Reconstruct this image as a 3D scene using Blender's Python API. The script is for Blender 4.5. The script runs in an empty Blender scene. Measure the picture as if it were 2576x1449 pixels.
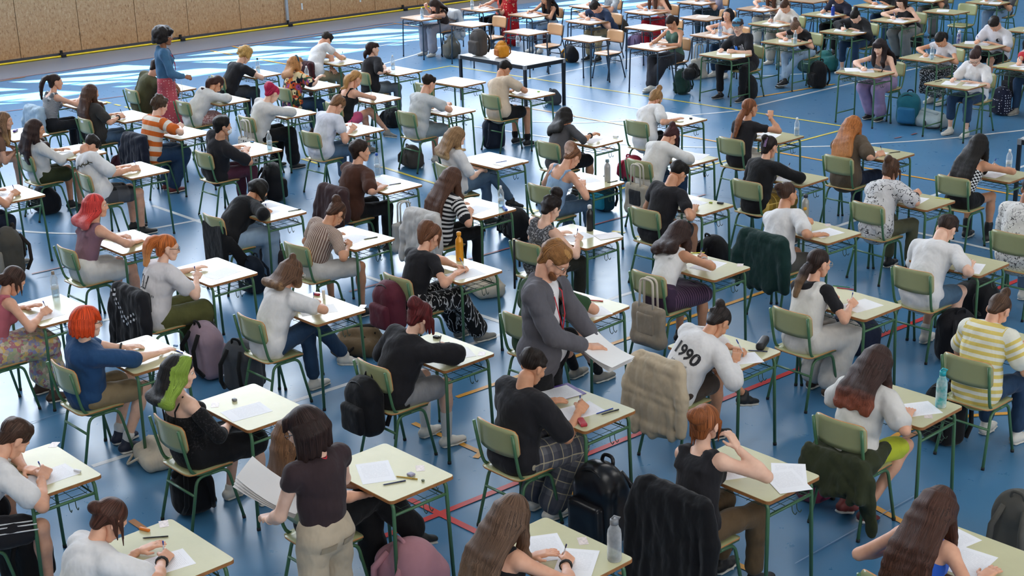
import bpy, math, random
import numpy as np
from mathutils import Vector, Matrix
from mathutils.bvhtree import BVHTree
random.seed(7)
SC = bpy.context.scene
COL = SC.collection

# ------------------------------------------------------------------ camera
FPX, PITCH, ROLL, CAMH = 3666.28, 0.323783, -0.031983, 4.70906
IW, IH = 2576, 1449
_fw = np.array([0, math.cos(PITCH), -math.sin(PITCH)])
_r0 = np.array([1.0, 0, 0]); _u0 = np.cross(_r0, _fw)
CR = math.cos(ROLL) * _r0 + math.sin(ROLL) * _u0
CU = -math.sin(ROLL) * _r0 + math.cos(ROLL) * _u0
CF = _fw
CP = np.array([0, 0, CAMH])
cd = bpy.data.cameras.new('camera'); cam = bpy.data.objects.new('camera', cd); COL.objects.link(cam)
cd.sensor_fit = 'HORIZONTAL'; cd.sensor_width = 36.0; cd.lens = FPX * 36.0 / IW
cd.clip_start = 0.1; cd.clip_end = 200
cam.matrix_world = Matrix(((CR[0], CU[0], -CF[0], CP[0]), (CR[1], CU[1], -CF[1], CP[1]), (CR[2], CU[2], -CF[2], CP[2]), (0, 0, 0, 1)))
SC.camera = cam

def project(P):
    d = np.asarray(P, float) - CP
    z = d @ CF
    return np.array([IW / 2 + FPX * (d @ CR) / z, IH / 2 - FPX * (d @ CU) / z])

def at(px, py, z=0.0):
    """the point at height z that the photograph shows at this pixel"""
    d = CF + (px - IW / 2) / FPX * CR - (py - IH / 2) / FPX * CU
    t = (z - CP[2]) / d[2]
    return CP + t * d

# ------------------------------------------------------------------ world, sun, daylight, exposure
W = bpy.data.worlds.new('sky'); SC.world = W; W.use_nodes = True
W.node_tree.nodes['Background'].inputs[0].default_value = (0.75, 0.86, 1.0, 1)
W.node_tree.nodes['Background'].inputs[1].default_value = 0.9
VS = SC.view_settings
VS.view_transform = 'Standard'; VS.look = 'None'; VS.gamma = 1.0; VS.use_curve_mapping = False
VS.exposure = 0.0
SC.cycles.use_denoising = True
SC.cycles.max_bounces = 6; SC.cycles.diffuse_bounces = 3; SC.cycles.glossy_bounces = 3
SC.cycles.transmission_bounces = 4; SC.cycles.transparent_max_bounces = 8
SC.cycles.caustics_reflective = False; SC.cycles.caustics_refractive = False

# the hall: a long timber wall with a high glazed band, seen at the far left
WALL_A = np.array([-10.04, 29.01]); WU = np.array([8.15, 6.55]); WU /= np.linalg.norm(WU)
WN = np.array([WU[1], -WU[0]])                       # into the hall
def wallp(s, h=0.0, off=0.0):
    q = WALL_A + WU * s + WN * off
    return Vector((q[0], q[1], h))
WIN_S0, WIN_S1, WIN_Z0, WIN_Z1 = -13.0, 20.0, 3.1, 9.4
HALL_Z = 11.0

sun = bpy.data.lights.new('sun', 'SUN'); sun.energy = 170.0; sun.angle = math.radians(0.6); sun.color = (1.0, 0.95, 0.88)
so = bpy.data.objects.new('sun', sun); COL.objects.link(so)
_sd = Vector((WN[0] * 0.60 + WU[0] * 0.80, WN[1] * 0.60 + WU[1] * 0.80, -0.92)).normalized()
so.rotation_euler = _sd.to_track_quat('-Z', 'Y').to_euler(); so.location = (-20, 40, 20)

def area(name, loc, direction, sx, sy, power, color=(1, 1, 1), spread=180):
    l = bpy.data.lights.new(name, 'AREA'); l.shape = 'RECTANGLE'; l.size = sx; l.size_y = sy
    l.energy = power; l.color = color; l.spread = math.radians(spread)
    o = bpy.data.objects.new(name, l); COL.objects.link(o)
    z = -Vector(direction).normalized()
    x = Vector((0, 0, 1)).cross(z)
    x = x.normalized() if x.length > 1e-4 else Vector((WU[0], WU[1], 0)).normalized()
    y = z.cross(x)
    o.matrix_world = Matrix(((x[0], y[0], z[0], loc[0]), (x[1], y[1], z[1], loc[1]), (x[2], y[2], z[2], loc[2]), (0, 0, 0, 1)))
    return o
# daylight standing in the glazed band of the far wall, and an unseen fill light added on the camera side
area('daylight_far_windows', wallp((WIN_S0 + WIN_S1) / 2, (WIN_Z0 + WIN_Z1) / 2, -0.25), (WN[0], WN[1], -0.12), WIN_S1 - WIN_S0, WIN_Z1 - WIN_Z0, 6800, (0.90, 0.95, 1.0))
area('camera_side_fill_light', wallp(-6.0, 7.0, 40.0), (-WN[0], -WN[1], -0.25), 36, 5.0, 2600, (1.0, 0.97, 0.93))
for _s in (-6, 8, 22):
    for _o in (6, 16, 26):
        area('overhead_fill_light', wallp(_s - 4, 10.6, _o), (0, 0, -1), 7.0, 1.2, 280, (1.0, 0.97, 0.92))  # unseen fill lights added overhead for general brightness
# ------------------------------------------------------------------ materials
def lin(c):
    if isinstance(c, str):
        c = c.lstrip('#'); c = tuple(int(c[i:i + 2], 16) / 255 for i in (0, 2, 4))
    return tuple((x / 12.92 if x <= 0.04045 else ((x + 0.055) / 1.055) ** 2.4) for x in c[:3]) + (1.0,)

class NT:
    def __init__(s, name):
        s.m = bpy.data.materials.new(name); s.m.use_nodes = True
        s.t = s.m.node_tree; s.b = s.t.nodes['Principled BSDF']; s.out = s.t.nodes['Material Output']
    def n(s, ty, **kw):
        nd = s.t.nodes.new(ty)
        for k, v in kw.items():
            if k.startswith('i_'):
                key = k[2:]
                key = int(key) if key.isdigit() else key.replace('_', ' ')
                nd.inputs[key].default_value = v
            else: setattr(nd, k, v)
        return nd
    def l(s, a, b): s.t.links.new(a, b)
    def coord(s, which='Object', scale=None):
        tc = s.n('ShaderNodeTexCoord')
        if scale is None: return tc.outputs[which]
        mp = s.n('ShaderNodeMapping'); mp.inputs['Scale'].default_value = scale
        s.l(tc.outputs[which], mp.inputs[0]); return mp.outputs[0]
    def ramp(s, fac, stops, interp='LINEAR'):
        r = s.n('ShaderNodeValToRGB'); r.color_ramp.interpolation = interp
        el = r.color_ramp.elements
        while len(el) < len(stops): el.new(0.5)
        for e, (p, c) in zip(el, stops): e.position = p; e.color = c
        s.l(fac, r.inputs[0]); return r.outputs[0]
    def mix(s, fac, a, b, mode='MIX'):
        m = s.n('ShaderNodeMix', data_type='RGBA', blend_type=mode)
        for sock, v in ((m.inputs[0], fac), (m.inputs[6], a), (m.inputs[7], b)):
            if hasattr(v, 'is_linked'): s.l(v, sock)
            else: sock.default_value = v
        return m.outputs[2]
    def math(s, op, a, b=None):
        m = s.n('ShaderNodeMath', operation=op)
        for sock, v in ((m.inputs[0], a), (m.inputs[1], b)):
            if v is None: continue
            if hasattr(v, 'is_linked'): s.l(v, sock)
            else: sock.default_value = v
        return m.outputs[0]
    def noise(s, vec, scale, detail=3, rough=0.55):
        x = s.n('ShaderNodeTexNoise'); x.inputs['Scale'].default_value = scale
        x.inputs['Detail'].default_value = detail; x.inputs['Roughness'].default_value = rough
        if vec is not None: s.l(vec, x.inputs['Vector'])
        return x.outputs['Fac']
    def bump(s, h, strength=0.3, dist=0.01):
        b = s.n('ShaderNodeBump'); b.inputs['Strength'].default_value = strength; b.inputs['Distance'].default_value = dist
        s.l(h, b.inputs['Height']); s.l(b.outputs[0], s.b.inputs['Normal'])
    def attr(s, name):
        a = s.n('ShaderNodeAttribute'); a.attribute_name = name; return a.outputs['Fac']

_MC = {}
def mat(name, color, rough=0.5, metal=0.0, spec=0.5, vary=0.06, nscale=8.0, coat=0.0):
    k = ('m', name, str(color), rough, metal)
    if k in _MC: return _MC[k]
    t = NT(name); c = lin(color)
    f = t.noise(t.coord('Object'), nscale)
    d = tuple(x * (1 - vary * 2) for x in c[:3]) + (1,); e = tuple(min(1, x * (1 + vary)) for x in c[:3]) + (1,)
    t.l(t.ramp(f, [(0.3, d), (0.7, e)]), t.b.inputs['Base Color'])
    t.b.inputs['Roughness'].default_value = rough; t.b.inputs['Metallic'].default_value = metal
    t.b.inputs['Specular IOR Level'].default_value = spec; t.b.inputs['Coat Weight'].default_value = coat
    _MC[k] = t.m; return t.m

def skin(color):
    k = ('skin', color)
    if k in _MC: return _MC[k]
    t = NT('skin'); c = lin(color)
    f = t.noise(t.coord('Object'), 14, 2)
    a = (c[0] * 0.9, c[1] * 0.82, c[2] * 0.8, 1); b = (min(1, c[0] * 1.05), c[1] * 1.03, c[2] * 1.03, 1)
    t.l(t.ramp(f, [(0.3, a), (0.7, b)]), t.b.inputs['Base Color'])
    t.b.inputs['Roughness'].default_value = 0.5; t.b.inputs['Specular IOR Level'].default_value = 0.35
    t.b.inputs['Sheen Weight'].default_value = 0.05
    _MC[k] = t.m; return t.m

def hairmat(c1, c2=None, split=None):
    """c2: second colour; split 'tip' (lower), 'side' (patch)"""
    k = ('hair', c1, c2, split)
    if k in _MC: return _MC[k]
    t = NT('hair'); c = lin(c1)
    sx = t.n('ShaderNodeSeparateXYZ'); t.l(t.coord('Object'), sx.inputs[0]); cb = t.n('ShaderNodeCombineXYZ')
    t.l(t.math('ADD', t.math('MULTIPLY', t.attr('an'), 70.0), t.math('MULTIPLY', sx.outputs[0], 14.0)), cb.inputs[0])
    t.l(t.math('MULTIPLY', sx.outputs[2], 5.0), cb.inputs[1]); t.l(t.math('MULTIPLY', sx.outputs[1], 5.0), cb.inputs[2])
    f = t.noise(cb.outputs[0], 1.0, 2, 0.5)
    dk = tuple(x * 0.42 for x in c[:3]) + (1,); lt = tuple(min(1, x * 1.6 + 0.006) for x in c[:3]) + (1,)
    col = t.ramp(f, [(0.36, dk), (0.5, c), (0.66, lt)])
    if c2:
        d = lin(c2); dk2 = tuple(x * 0.55 for x in d[:3]) + (1,); lt2 = tuple(min(1, x * 1.4) for x in d[:3]) + (1,)
        col2 = t.ramp(f, [(0.3, dk2), (0.5, d), (0.72, lt2)])
        sel = t.attr('st')
        m = t.n('ShaderNodeMapRange'); m.inputs[1].default_value = 0.25; m.inputs[2].default_value = 0.75
        t.l(sel, m.inputs[0])
        col = t.mix(m.outputs[0], col, col2)
    t.l(col, t.b.inputs['Base Color'])
    t.b.inputs['Roughness'].default_value = 0.48; t.b.inputs['Specular IOR Level'].default_value = 0.22
    t.bump(f, 0.45, 0.008)
    _MC[k] = t.m; return t.m

def cloth(color, pattern=None, c2='#ffffff', scale=1.0, rough=0.85, c3=None):
    k = ('cloth', color, pattern, c2, scale, c3)
    if k in _MC: return _MC[k]
    t = NT('fabric'); c = lin(color); d = lin(c2)
    oc = t.coord('Object')
    fold = t.noise(oc, 9, 3, 0.6)
    vr = t.ramp(fold, [(0.25, tuple(x * 0.9 for x in c[:3]) + (1,)), (0.75, tuple(min(1, x * 1.05) for x in c[:3]) + (1,))])
    col = vr
    if pattern == 'stripes':
        s = t.math('MULTIPLY', t.attr('st'), scale)
        w = t.math('FRACT', s)
        col = t.mix(t.math('GREATER_THAN', w, 0.5), vr, d)
    elif pattern == 'thin':
        w = t.math('FRACT', t.math('MULTIPLY', t.attr('st'), scale))
        col = t.mix(t.math('GREATER_THAN', w, 0.72), vr, d)
    elif pattern == 'ribs':
        w = t.math('FRACT', t.math('MULTIPLY', t.attr('an'), scale))
        e = t.math('GREATER_THAN', w, 0.55)
        col = t.mix(e, vr, d)
    elif pattern == 'plaid':
        a = t.math('FRACT', t.math('MULTIPLY', t.attr('st'), scale)); b = t.math('FRACT', t.math('MULTIPLY', t.attr('an'), scale * 0.5))
        e3 = lin(c3 or c2)
        col = t.mix(t.math('MULTIPLY', t.math('GREATER_THAN', a, 0.55), 0.55), vr, d)
        col = t.mix(t.math('MULTIPLY', t.math('GREATER_THAN', b, 0.55), 0.55), col, d)
        col = t.mix(t.math('MULTIPLY', t.math('LESS_THAN', a, 0.08), 0.8), col, e3)
        col = t.mix(t.math('MULTIPLY', t.math('LESS_THAN', b, 0.08), 0.8), col, e3)
    elif pattern == 'checks':
        a = t.math('GREATER_THAN', t.math('FRACT', t.math('MULTIPLY', t.attr('st'), scale)), 0.5)
        b = t.math('GREATER_THAN', t.math('FRACT', t.math('MULTIPLY', t.attr('an'), scale * 0.55)), 0.5)
        x = t.math('ABSOLUTE', t.math('SUBTRACT', a, b))
        col = t.mix(x, vr, d)
    elif pattern == 'floral':
        v = t.n('ShaderNodeTexVoronoi'); v.inputs['Scale'].default_value = scale; t.l(oc, v.inputs['Vector'])
        sx = t.n('ShaderNodeSeparateColor'); t.l(v.outputs['Color'], sx.inputs[0])
        pal = [lin(x) for x in (c3 or '#d77f35,#1c2030,#8d4a86,#e0cda0,#2f4a33,#b5452c').split(',')]
        col = t.ramp(sx.outputs[0], [(i / len(pal), p) for i, p in enumerate(pal)], 'CONSTANT')
        col = t.mix(t.math('LESS_THAN', v.outputs['Distance'], 0.22), col, vr)
    elif pattern == 'marks':      # sparse line drawings on a plain ground
        n1 = t.noise(oc, scale, 2, 0.5)
        band = t.math('LESS_THAN', t.math('ABSOLUTE', t.math('SUBTRACT', n1, 0.5)), 0.018)
        n2 = t.math('GREATER_THAN', t.noise(oc, scale * 0.35, 1), 0.44)
        col = t.mix(t.math('MULTIPLY', band, n2), vr, d)
    elif pattern == 'speck':
        n1 = t.noise(oc, scale, 2, 0.7)
        col = t.mix(t.math('GREATER_THAN', n1, 0.56), vr, d)
    elif pattern == 'dots':
        v = t.n('ShaderNodeTexVoronoi'); v.inputs['Scale'].default_value = scale; t.l(oc, v.inputs['Vector']); v.inputs['Randomness'].default_value = 0.35
        col = t.mix(t.math('LESS_THAN', v.outputs['Distance'], 0.22), vr, d)
    elif pattern == 'rings':
        v = t.n('ShaderNodeTexVoronoi'); v.inputs['Scale'].default_value = scale; t.l(oc, v.inputs['Vector']); v.inputs['Randomness'].default_value = 0.1
        x = t.math('LESS_THAN', t.math('ABSOLUTE', t.math('SUBTRACT', v.outputs['Distance'], 0.26)), 0.07)
        col = t.mix(x, vr, d)
    elif pattern == 'bolts':
        n1 = t.noise(t.coord('Object', (10, 10, 3)), scale, 2, 0.6)
        col = t.mix(t.math('LESS_THAN', t.math('ABSOLUTE', t.math('SUBTRACT', n1, 0.5)), 0.022), vr, d)
    elif pattern == 'denim':
        n1 = t.noise(oc, 6, 3, 0.6)
        col = t.mix(t.math('MULTIPLY', n1, 0.7), vr, d)
    t.l(col, t.b.inputs['Base Color'])
    t.b.inputs['Roughness'].default_value = rough; t.b.inputs['Specular IOR Level'].default_value = 0.2
    t.b.inputs['Sheen Weight'].default_value = 0.08
    w1 = t.noise(t.coord('Object', (1, 1, 0.55)), 13, 2, 0.5)
    t.bump(w1, 0.55, 0.03)
    _MC[k] = t.m; return t.m

def clear_plastic(name, tint, alpha=0.28):
    k = ('cl', name, tint, alpha)
    if k in _MC: return _MC[k]
    t = NT(name)
    tr = t.n('ShaderNodeBsdfTransparent'); tr.inputs[0].default_value = lin(tint)
    lw = t.n('ShaderNodeLayerWeight'); lw.inputs[0].default_value = 0.35
    f = t.math('ADD', t.math('MULTIPLY', lw.outputs['Facing'], 0.55), alpha)
    mx = t.n('ShaderNodeMixShader'); t.l(f, mx.inputs[0]); t.l(tr.outputs[0], mx.inputs[1]); t.l(t.b.outputs[0], mx.inputs[2])
    n = t.noise(t.coord('Object'), 20, 2)
    t.l(t.ramp(n, [(0.3, lin(tint)), (0.7, (1, 1, 1, 1))]), t.b.inputs['Base Color'])
    t.b.inputs['Roughness'].default_value = 0.08
    t.l(mx.outputs[0], t.out.inputs[0]); _MC[k] = t.m; return t.m

# ------------------------------------------------------------------ mesh helpers
def mesh_from(name, V, F, mats=(), fm=None, smooth=True):
    """V (n,3), F list of index tuples or (m,4)/(m,3) array"""
    me = bpy.data.meshes.new(name)
    if isinstance(F, np.ndarray):
        k = F.shape[1]; m = F.shape[0]
        me.vertices.add(len(V)); me.vertices.foreach_set('co', np.ascontiguousarray(V, dtype=np.float32).ravel())
        me.loops.add(m * k); me.loops.foreach_set('vertex_index', np.ascontiguousarray(F, dtype=np.int32).ravel())
        me.polygons.add(m); me.polygons.foreach_set('loop_start', np.arange(0, m * k, k, dtype=np.int32))
        try: me.polygons.foreach_set('loop_total', np.full(m, k, dtype=np.int32))
        except Exception: pass
        me.update(calc_edges=True)
    else:
        me.from_pydata([tuple(v) for v in V], [], F); me.update()
    for mm in mats: me.materials.append(mm)
    if fm is not None: me.polygons.foreach_set('material_index', np.asarray(fm, dtype=np.int32))
    me.polygons.foreach_set('use_smooth', np.full(len(me.polygons), smooth, dtype=bool))
    me.update(); return me

def link(name, data, parent=None, loc=None, rot=None, mtx=None):
    o = bpy.data.objects.new(name, data); COL.objects.link(o)
    if parent is not None: o.parent = parent
    if mtx is not None: o.matrix_local = mtx
    else:
        if loc is not None: o.location = loc
        if rot is not None: o.rotation_euler = rot
    return o

def tag(o, label, cat, group=None, kind=None):
    o['label'] = label; o['category'] = cat
    if group: o['group'] = group
    if kind: o['kind'] = kind
    return o

def setmat(o, *ms):
    """give this object its own materials on a shared mesh"""
    for i, m in enumerate(ms):
        if m is None: continue
        o.material_slots[i].link = 'OBJECT'; o.material_slots[i].material = m

class MB:
    """collects simple solids into one mesh"""
    def __init__(s): s.v = []; s.f = []; s.m = []
    def add(s, V, F, mi=0):
        b = len(s.v); s.v += [tuple(v) for v in V]; s.f += [tuple(i + b for i in f) for f in F]; s.m += [mi] * len(F)
    def box(s, c, h, mi=0, M=None):
        V = [Vector((c[0] + sx * h[0], c[1] + sy * h[1], c[2] + sz * h[2])) for sx in (-1, 1) for sy in (-1, 1) for sz in (-1, 1)]
        if M is not None: V = [M @ v for v in V]
        s.add(V, [(0, 1, 3, 2), (4, 6, 7, 5), (0, 4, 5, 1), (2, 3, 7, 6), (0, 2, 6, 4), (1, 5, 7, 3)], mi)
    def tube(s, pts, r, seg=6, mi=0, cap=True):
        pts = [np.array(p, float) for p in pts]; n = len(pts)
        rr = r if isinstance(r, (list, tuple)) else [r] * n
        up = None; V = []
        for i in range(n):
            t = (pts[min(i + 1, n - 1)] - pts[max(i - 1, 0)]); t /= (np.linalg.norm(t) + 1e-9)
            if up is None:
                a = np.array([0, 0, 1.0]) if abs(t[2]) < 0.9 else np.array([1.0, 0, 0])
                up = np.cross(t, a); up /= np.linalg.norm(up)
            else:
                up = up - t * (up @ t); up /= (np.linalg.norm(up) + 1e-9)
            bi = np.cross(t, up)
            for k in range(seg):
                a = 2 * math.pi * k / seg
                V.append(pts[i] + rr[i] * (math.cos(a) * up + math.sin(a) * bi))
        F = []
        for i in range(n - 1):
            for k in range(seg):
                k2 = (k + 1) % seg
                F.append((i * seg + k, i * seg + k2, (i + 1) * seg + k2, (i + 1) * seg + k))
        if cap:
            F.append(tuple(range(seg - 1, -1, -1))); F.append(tuple((n - 1) * seg + k for k in range(seg)))
        s.add(V, F, mi)
    def lathe(s, prof, seg=12, mi=0, c=(0, 0, 0)):
        V = []
        for r, z in prof:
            for k in range(seg):
                a = 2 * math.pi * k / seg; V.append((c[0] + r * math.cos(a), c[1] + r * math.sin(a), c[2] + z))
        F = []
        for i in range(len(prof) - 1):
            for k in range(seg):
                k2 = (k + 1) % seg; F.append((i * seg + k, i * seg + k2, (i + 1) * seg + k2, (i + 1) * seg + k))
        F.append(tuple(range(seg - 1, -1, -1))); F.append(tuple((len(prof) - 1) * seg + k for k in range(seg)))
        s.add(V, F, mi)
    def mesh(s, name, mats=(), smooth=True):
        return mesh_from(name, s.v, s.f, mats, s.m, smooth)

def fillet(pts, rad, n=4):
    """round the inner corners of a polyline"""
    P = [np.array(p, float) for p in pts]; out = [P[0]]
    for i in range(1, len(P) - 1):
        a, b, c = P[i - 1], P[i], P[i + 1]
        d1 = a - b; d2 = c - b; l1 = np.linalg.norm(d1); l2 = np.linalg.norm(d2)
        r = min(rad, l1 * 0.49, l2 * 0.49); s = b + d1 / l1 * r; e = b + d2 / l2 * r
        for k in range(n + 1):
            t = k / n; out.append((1 - t) ** 2 * s + 2 * t * (1 - t) * b + t * t * e)
    out.append(P[-1]); return out

# ------------------------------------------------------------------ smooth solids from blended shapes
def nrm_(v): return v / (np.linalg.norm(v) + 1e-9)
class Field:
    seed = 0
    def __init__(s, voxel, blend=0.012):
        s.h = voxel; s.s = blend; s.P = []
    def seg(s, a, b, ra, rb=None, side=None, st=(0, 0), mi=0, infl=0.0):
        """a solid from a to b; radii are numbers or (across, deep); side is the 'across' axis"""
        ra = ra if isinstance(ra, tuple) else (ra, ra)
        rb = ra if rb is None else (rb if isinstance(rb, tuple) else (rb, rb))
        a = np.array(a, float); b = np.array(b, float)
        s.P.append(('s', a, b, (ra[0] + infl, ra[1] + infl), (rb[0] + infl, rb[1] + infl), None if side is None else np.array(side, float), st, mi))
    def ball(s, c, r, st=0.0, mi=0, axes=None):
        """ellipsoid with radii r=(x,y,z) on axes"""
        r = r if isinstance(r, tuple) else (r, r, r)
        s.P.append(('b', np.array(c, float), np.array(r, float), None if axes is None else np.array(axes, float), st, mi))
    def rbox(s, c, h, r, st=0.0, mi=0, axes=None):
        s.P.append(('r', np.array(c, float), np.array(h, float), r, None if axes is None else np.array(axes, float), st, mi))
    @staticmethod
    def ev(p, X):
        """distance and along-parameter for points X (n,3)"""
        if p[0] == 's':
            _, a, b, ra, rb, side, st, mi = p
            w = b - a; L = np.linalg.norm(w)
            if L < 1e-6: w = np.array([0, 0, 1.0]); L = 1e-6
            else: w = w / L
            if side is None: side = np.array([1.0, 0, 0]) if abs(w[0]) < 0.9 else np.array([0, 1.0, 0])
            u = side - w * (side @ w); u = u / (np.linalg.norm(u) + 1e-9); v = np.cross(w, u)
            q = X - a; tz = q @ w; t = np.clip(tz / L, 0, 1); qz = tz - t * L
            rx = ra[0] + (rb[0] - ra[0]) * t; ry = ra[1] + (rb[1] - ra[1]) * t; rm = np.minimum(rx, ry)
            qx = q @ u; qy = q @ v
            nrm = np.sqrt((qx / rx) ** 2 + (qy / ry) ** 2 + (qz / rm) ** 2)
            sv = st[0] + (st[1] - st[0]) * t if len(st) == 2 else st[2] + (X - st[0]) @ st[1]
            return (nrm - 1) * rm, sv, np.arctan2(qy, qx)
        if p[0] == 'b':
            _, c, r, axes, st, mi = p
            q = X - c
            if axes is not None: q = q @ axes.T
            nrm = np.sqrt(((q / r) ** 2).sum(1))
            return (nrm - 1) * r.min(), np.full(len(X), st), np.arctan2(q[:, 1], q[:, 0])
        _, c, h, r, axes, st, mi = p
        q = X - c
        if axes is not None: q = q @ axes.T
        e = np.abs(q) - (h - r)
        return np.sqrt((np.maximum(e, 0) ** 2).sum(1)) + np.minimum(e.max(1), 0) - r, np.full(len(X), st), np.arctan2(q[:, 1], q[:, 0])
    def bounds(s, p):
        if p[0] == 's':
            r = max(p[3] + p[4]); return np.minimum(p[1], p[2]) - r, np.maximum(p[1], p[2]) + r
        r = p[2].max() if p[0] == 'b' else np.linalg.norm(p[2])
        return p[1] - r, p[1] + r
    def mesh(s, clip_z=None, noise=0.0, want=True):
        h = s.h; m = 5 * s.s
        lo = np.min([s.bounds(p)[0] for p in s.P], 0) - m - 2 * h; hi = np.max([s.bounds(p)[1] for p in s.P], 0) + m + 2 * h
        n = np.ceil((hi - lo) / h).astype(int) + 1
        acc = np.zeros(n, np.float32)
        ax = [lo[i] + h * np.arange(n[i]) for i in range(3)]
        for p in s.P:
            a, b = s.bounds(p); i0 = np.maximum(((a - m - lo) / h).astype(int), 0); i1 = np.minimum(((b + m - lo) / h).astype(int) + 2, n)
            G = np.stack(np.meshgrid(*[ax[i][i0[i]:i1[i]] for i in range(3)], indexing='ij'), -1)
            sh = G.shape[:3]; d = s.ev(p, G.reshape(-1, 3))[0].reshape(sh)
            acc[i0[0]:i1[0], i0[1]:i1[1], i0[2]:i1[2]] += np.exp(np.clip(-d / s.s, -20, 12)).astype(np.float32)
        D = -s.s * np.log(np.maximum(acc, 1e-6))
        if clip_z is not None: D = np.maximum(D, (clip_z - ax[2])[None, None, :].astype(np.float32))
        if noise:
            mk = np.abs(D) < 0.05; ii = np.argwhere(mk); X = lo + h * ii; rg = np.random.RandomState(int(abs(lo[0] * 977 + hi[2] * 613 + len(s.P) * 31)) % 9973 + s.seed)
            nz = np.zeros(len(X))
            for w in (0.15, 0.21, 0.11):
                k1 = nrm_(rg.normal(size=3) * (0.7, 0.7, 1.2)) * 2 * math.pi / w; k2 = nrm_(rg.normal(size=3)) * 2 * math.pi / (w * 2.3)
                nz += 1.0 - 2.0 * np.abs(np.sin(0.5 * (X @ k1 + 1.7 * np.sin(X @ k2 + rg.uniform(0, 6)) + rg.uniform(0, 6))))
            D[mk] += (noise * nz / 1.6).astype(np.float32)
        V, F = nets(D, lo, h)
        st = an = None
        if want and len(V):
            best = np.full(len(V), 1e9); st = np.zeros(len(V)); an = np.zeros(len(V)); s.mi = np.zeros(len(V), int)
            for p in s.P:
                d, t, a = s.ev(p, V); k = d < best; best[k] = d[k]; st[k] = t[k]; an[k] = a[k]; s.mi[k] = p[-1]
        return V, F, st, an

def nets(D, lo, h):
    ins = D < 0
    c = [ins[i:ins.shape[0] - 1 + i, j:ins.shape[1] - 1 + j, k:ins.shape[2] - 1 + k] for i in (0, 1) for j in (0, 1) for k in (0, 1)]
    al = c[0].copy(); an = c[0].copy()
    for x in c[1:]: al &= x; an |= x
    act = an & ~al
    idx = np.argwhere(act)
    if len(idx) == 0: return np.zeros((0, 3)), np.zeros((0, 4), int)
    cid = np.full(act.shape, -1, np.int32); cid[act] = np.arange(len(idx))
    off = np.array([(i, j, k) for i in (0, 1) for j in (0, 1) for k in (0, 1)])
    cv = np.stack([D[idx[:, 0] + o[0], idx[:, 1] + o[1], idx[:, 2] + o[2]] for o in off], 1)
    pos = np.zeros((len(idx), 3)); cnt = np.zeros(len(idx))
    for a in range(8):
        for b in range(a + 1, 8):
            if np.abs(off[a] - off[b]).sum() != 1: continue
            x = (cv[:, a] < 0) != (cv[:, b] < 0)
            t = np.where(x, cv[:, a] / np.where(x, cv[:, a] - cv[:, b], 1), 0)
            pos += np.where(x[:, None], off[a] + t[:, None] * (off[b] - off[a]), 0); cnt += x
    V = lo + h * (idx + pos / cnt[:, None])
    Fs = []
    for axn in range(3):
        o1, o2 = [(1, 2), (2, 0), (0, 1)][axn]
        sl0 = [slice(1, -1)] * 3; sl1 = [slice(1, -1)] * 3
        sl0[axn] = slice(0, -1); sl1[axn] = slice(1, None)
        A = ins[tuple(sl0)]; B = ins[tuple(sl1)]
        e = np.argwhere(A != B)
        if len(e) == 0: continue
        fl = A[e[:, 0], e[:, 1], e[:, 2]]
        base = e.copy()
        base[:, o1] += 1; base[:, o2] += 1
        def g(d1, d2):
            q = base.copy(); q[:, o1] += d1; q[:, o2] += d2; return cid[q[:, 0], q[:, 1], q[:, 2]]
        q = np.stack([g(-1, -1), g(0, -1), g(0, 0), g(-1, 0)], 1)
        q[~fl] = q[~fl][:, ::-1]
        Fs.append(q)
    F = np.concatenate(Fs); F = F[(F >= 0).all(1)]
    return V, F

def attrs(me, st, an):
    a = me.attributes.new('st', 'FLOAT', 'POINT'); a.data.foreach_set('value', np.asarray(st, np.float32))
    b = me.attributes.new('an', 'FLOAT', 'POINT'); b.data.foreach_set('value', (np.asarray(an) / (2 * math.pi) + 0.5).astype(np.float32))

def solid(name, field, mats, clip_z=None, fm=None, noise=0.0):
    V, F, st, an = field.mesh(clip_z, noise)
    if fm == 'mi': fm = field.mi[F[:, 0]]
    me = mesh_from(name, V, F, mats, fm); attrs(me, st, an); return me
# ------------------------------------------------------------------ people
BK_ = cloth('#141416'); SOLE_ = mat('sole', '#cfccc4', 0.6); LACE_ = mat('laces', '#c9c9c6', 0.7)
def nrm(v): v = np.asarray(v, float); return v / (np.linalg.norm(v) + 1e-9)
def rotx(a): c, s = math.cos(a), math.sin(a); return np.array([[1, 0, 0], [0, c, -s], [0, s, c]])
def roty(a): c, s = math.cos(a), math.sin(a); return np.array([[c, 0, s], [0, 1, 0], [-s, 0, c]])
def rotz(a): c, s = math.cos(a), math.sin(a); return np.array([[c, -s, 0], [s, c, 0], [0, 0, 1]])
A_ = np.array

VOX = {0: (0.013, 0.0065, 0.0050), 1: (0.017, 0.009, 0.007), 2: (0.022, 0.012, 0.010)}

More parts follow.
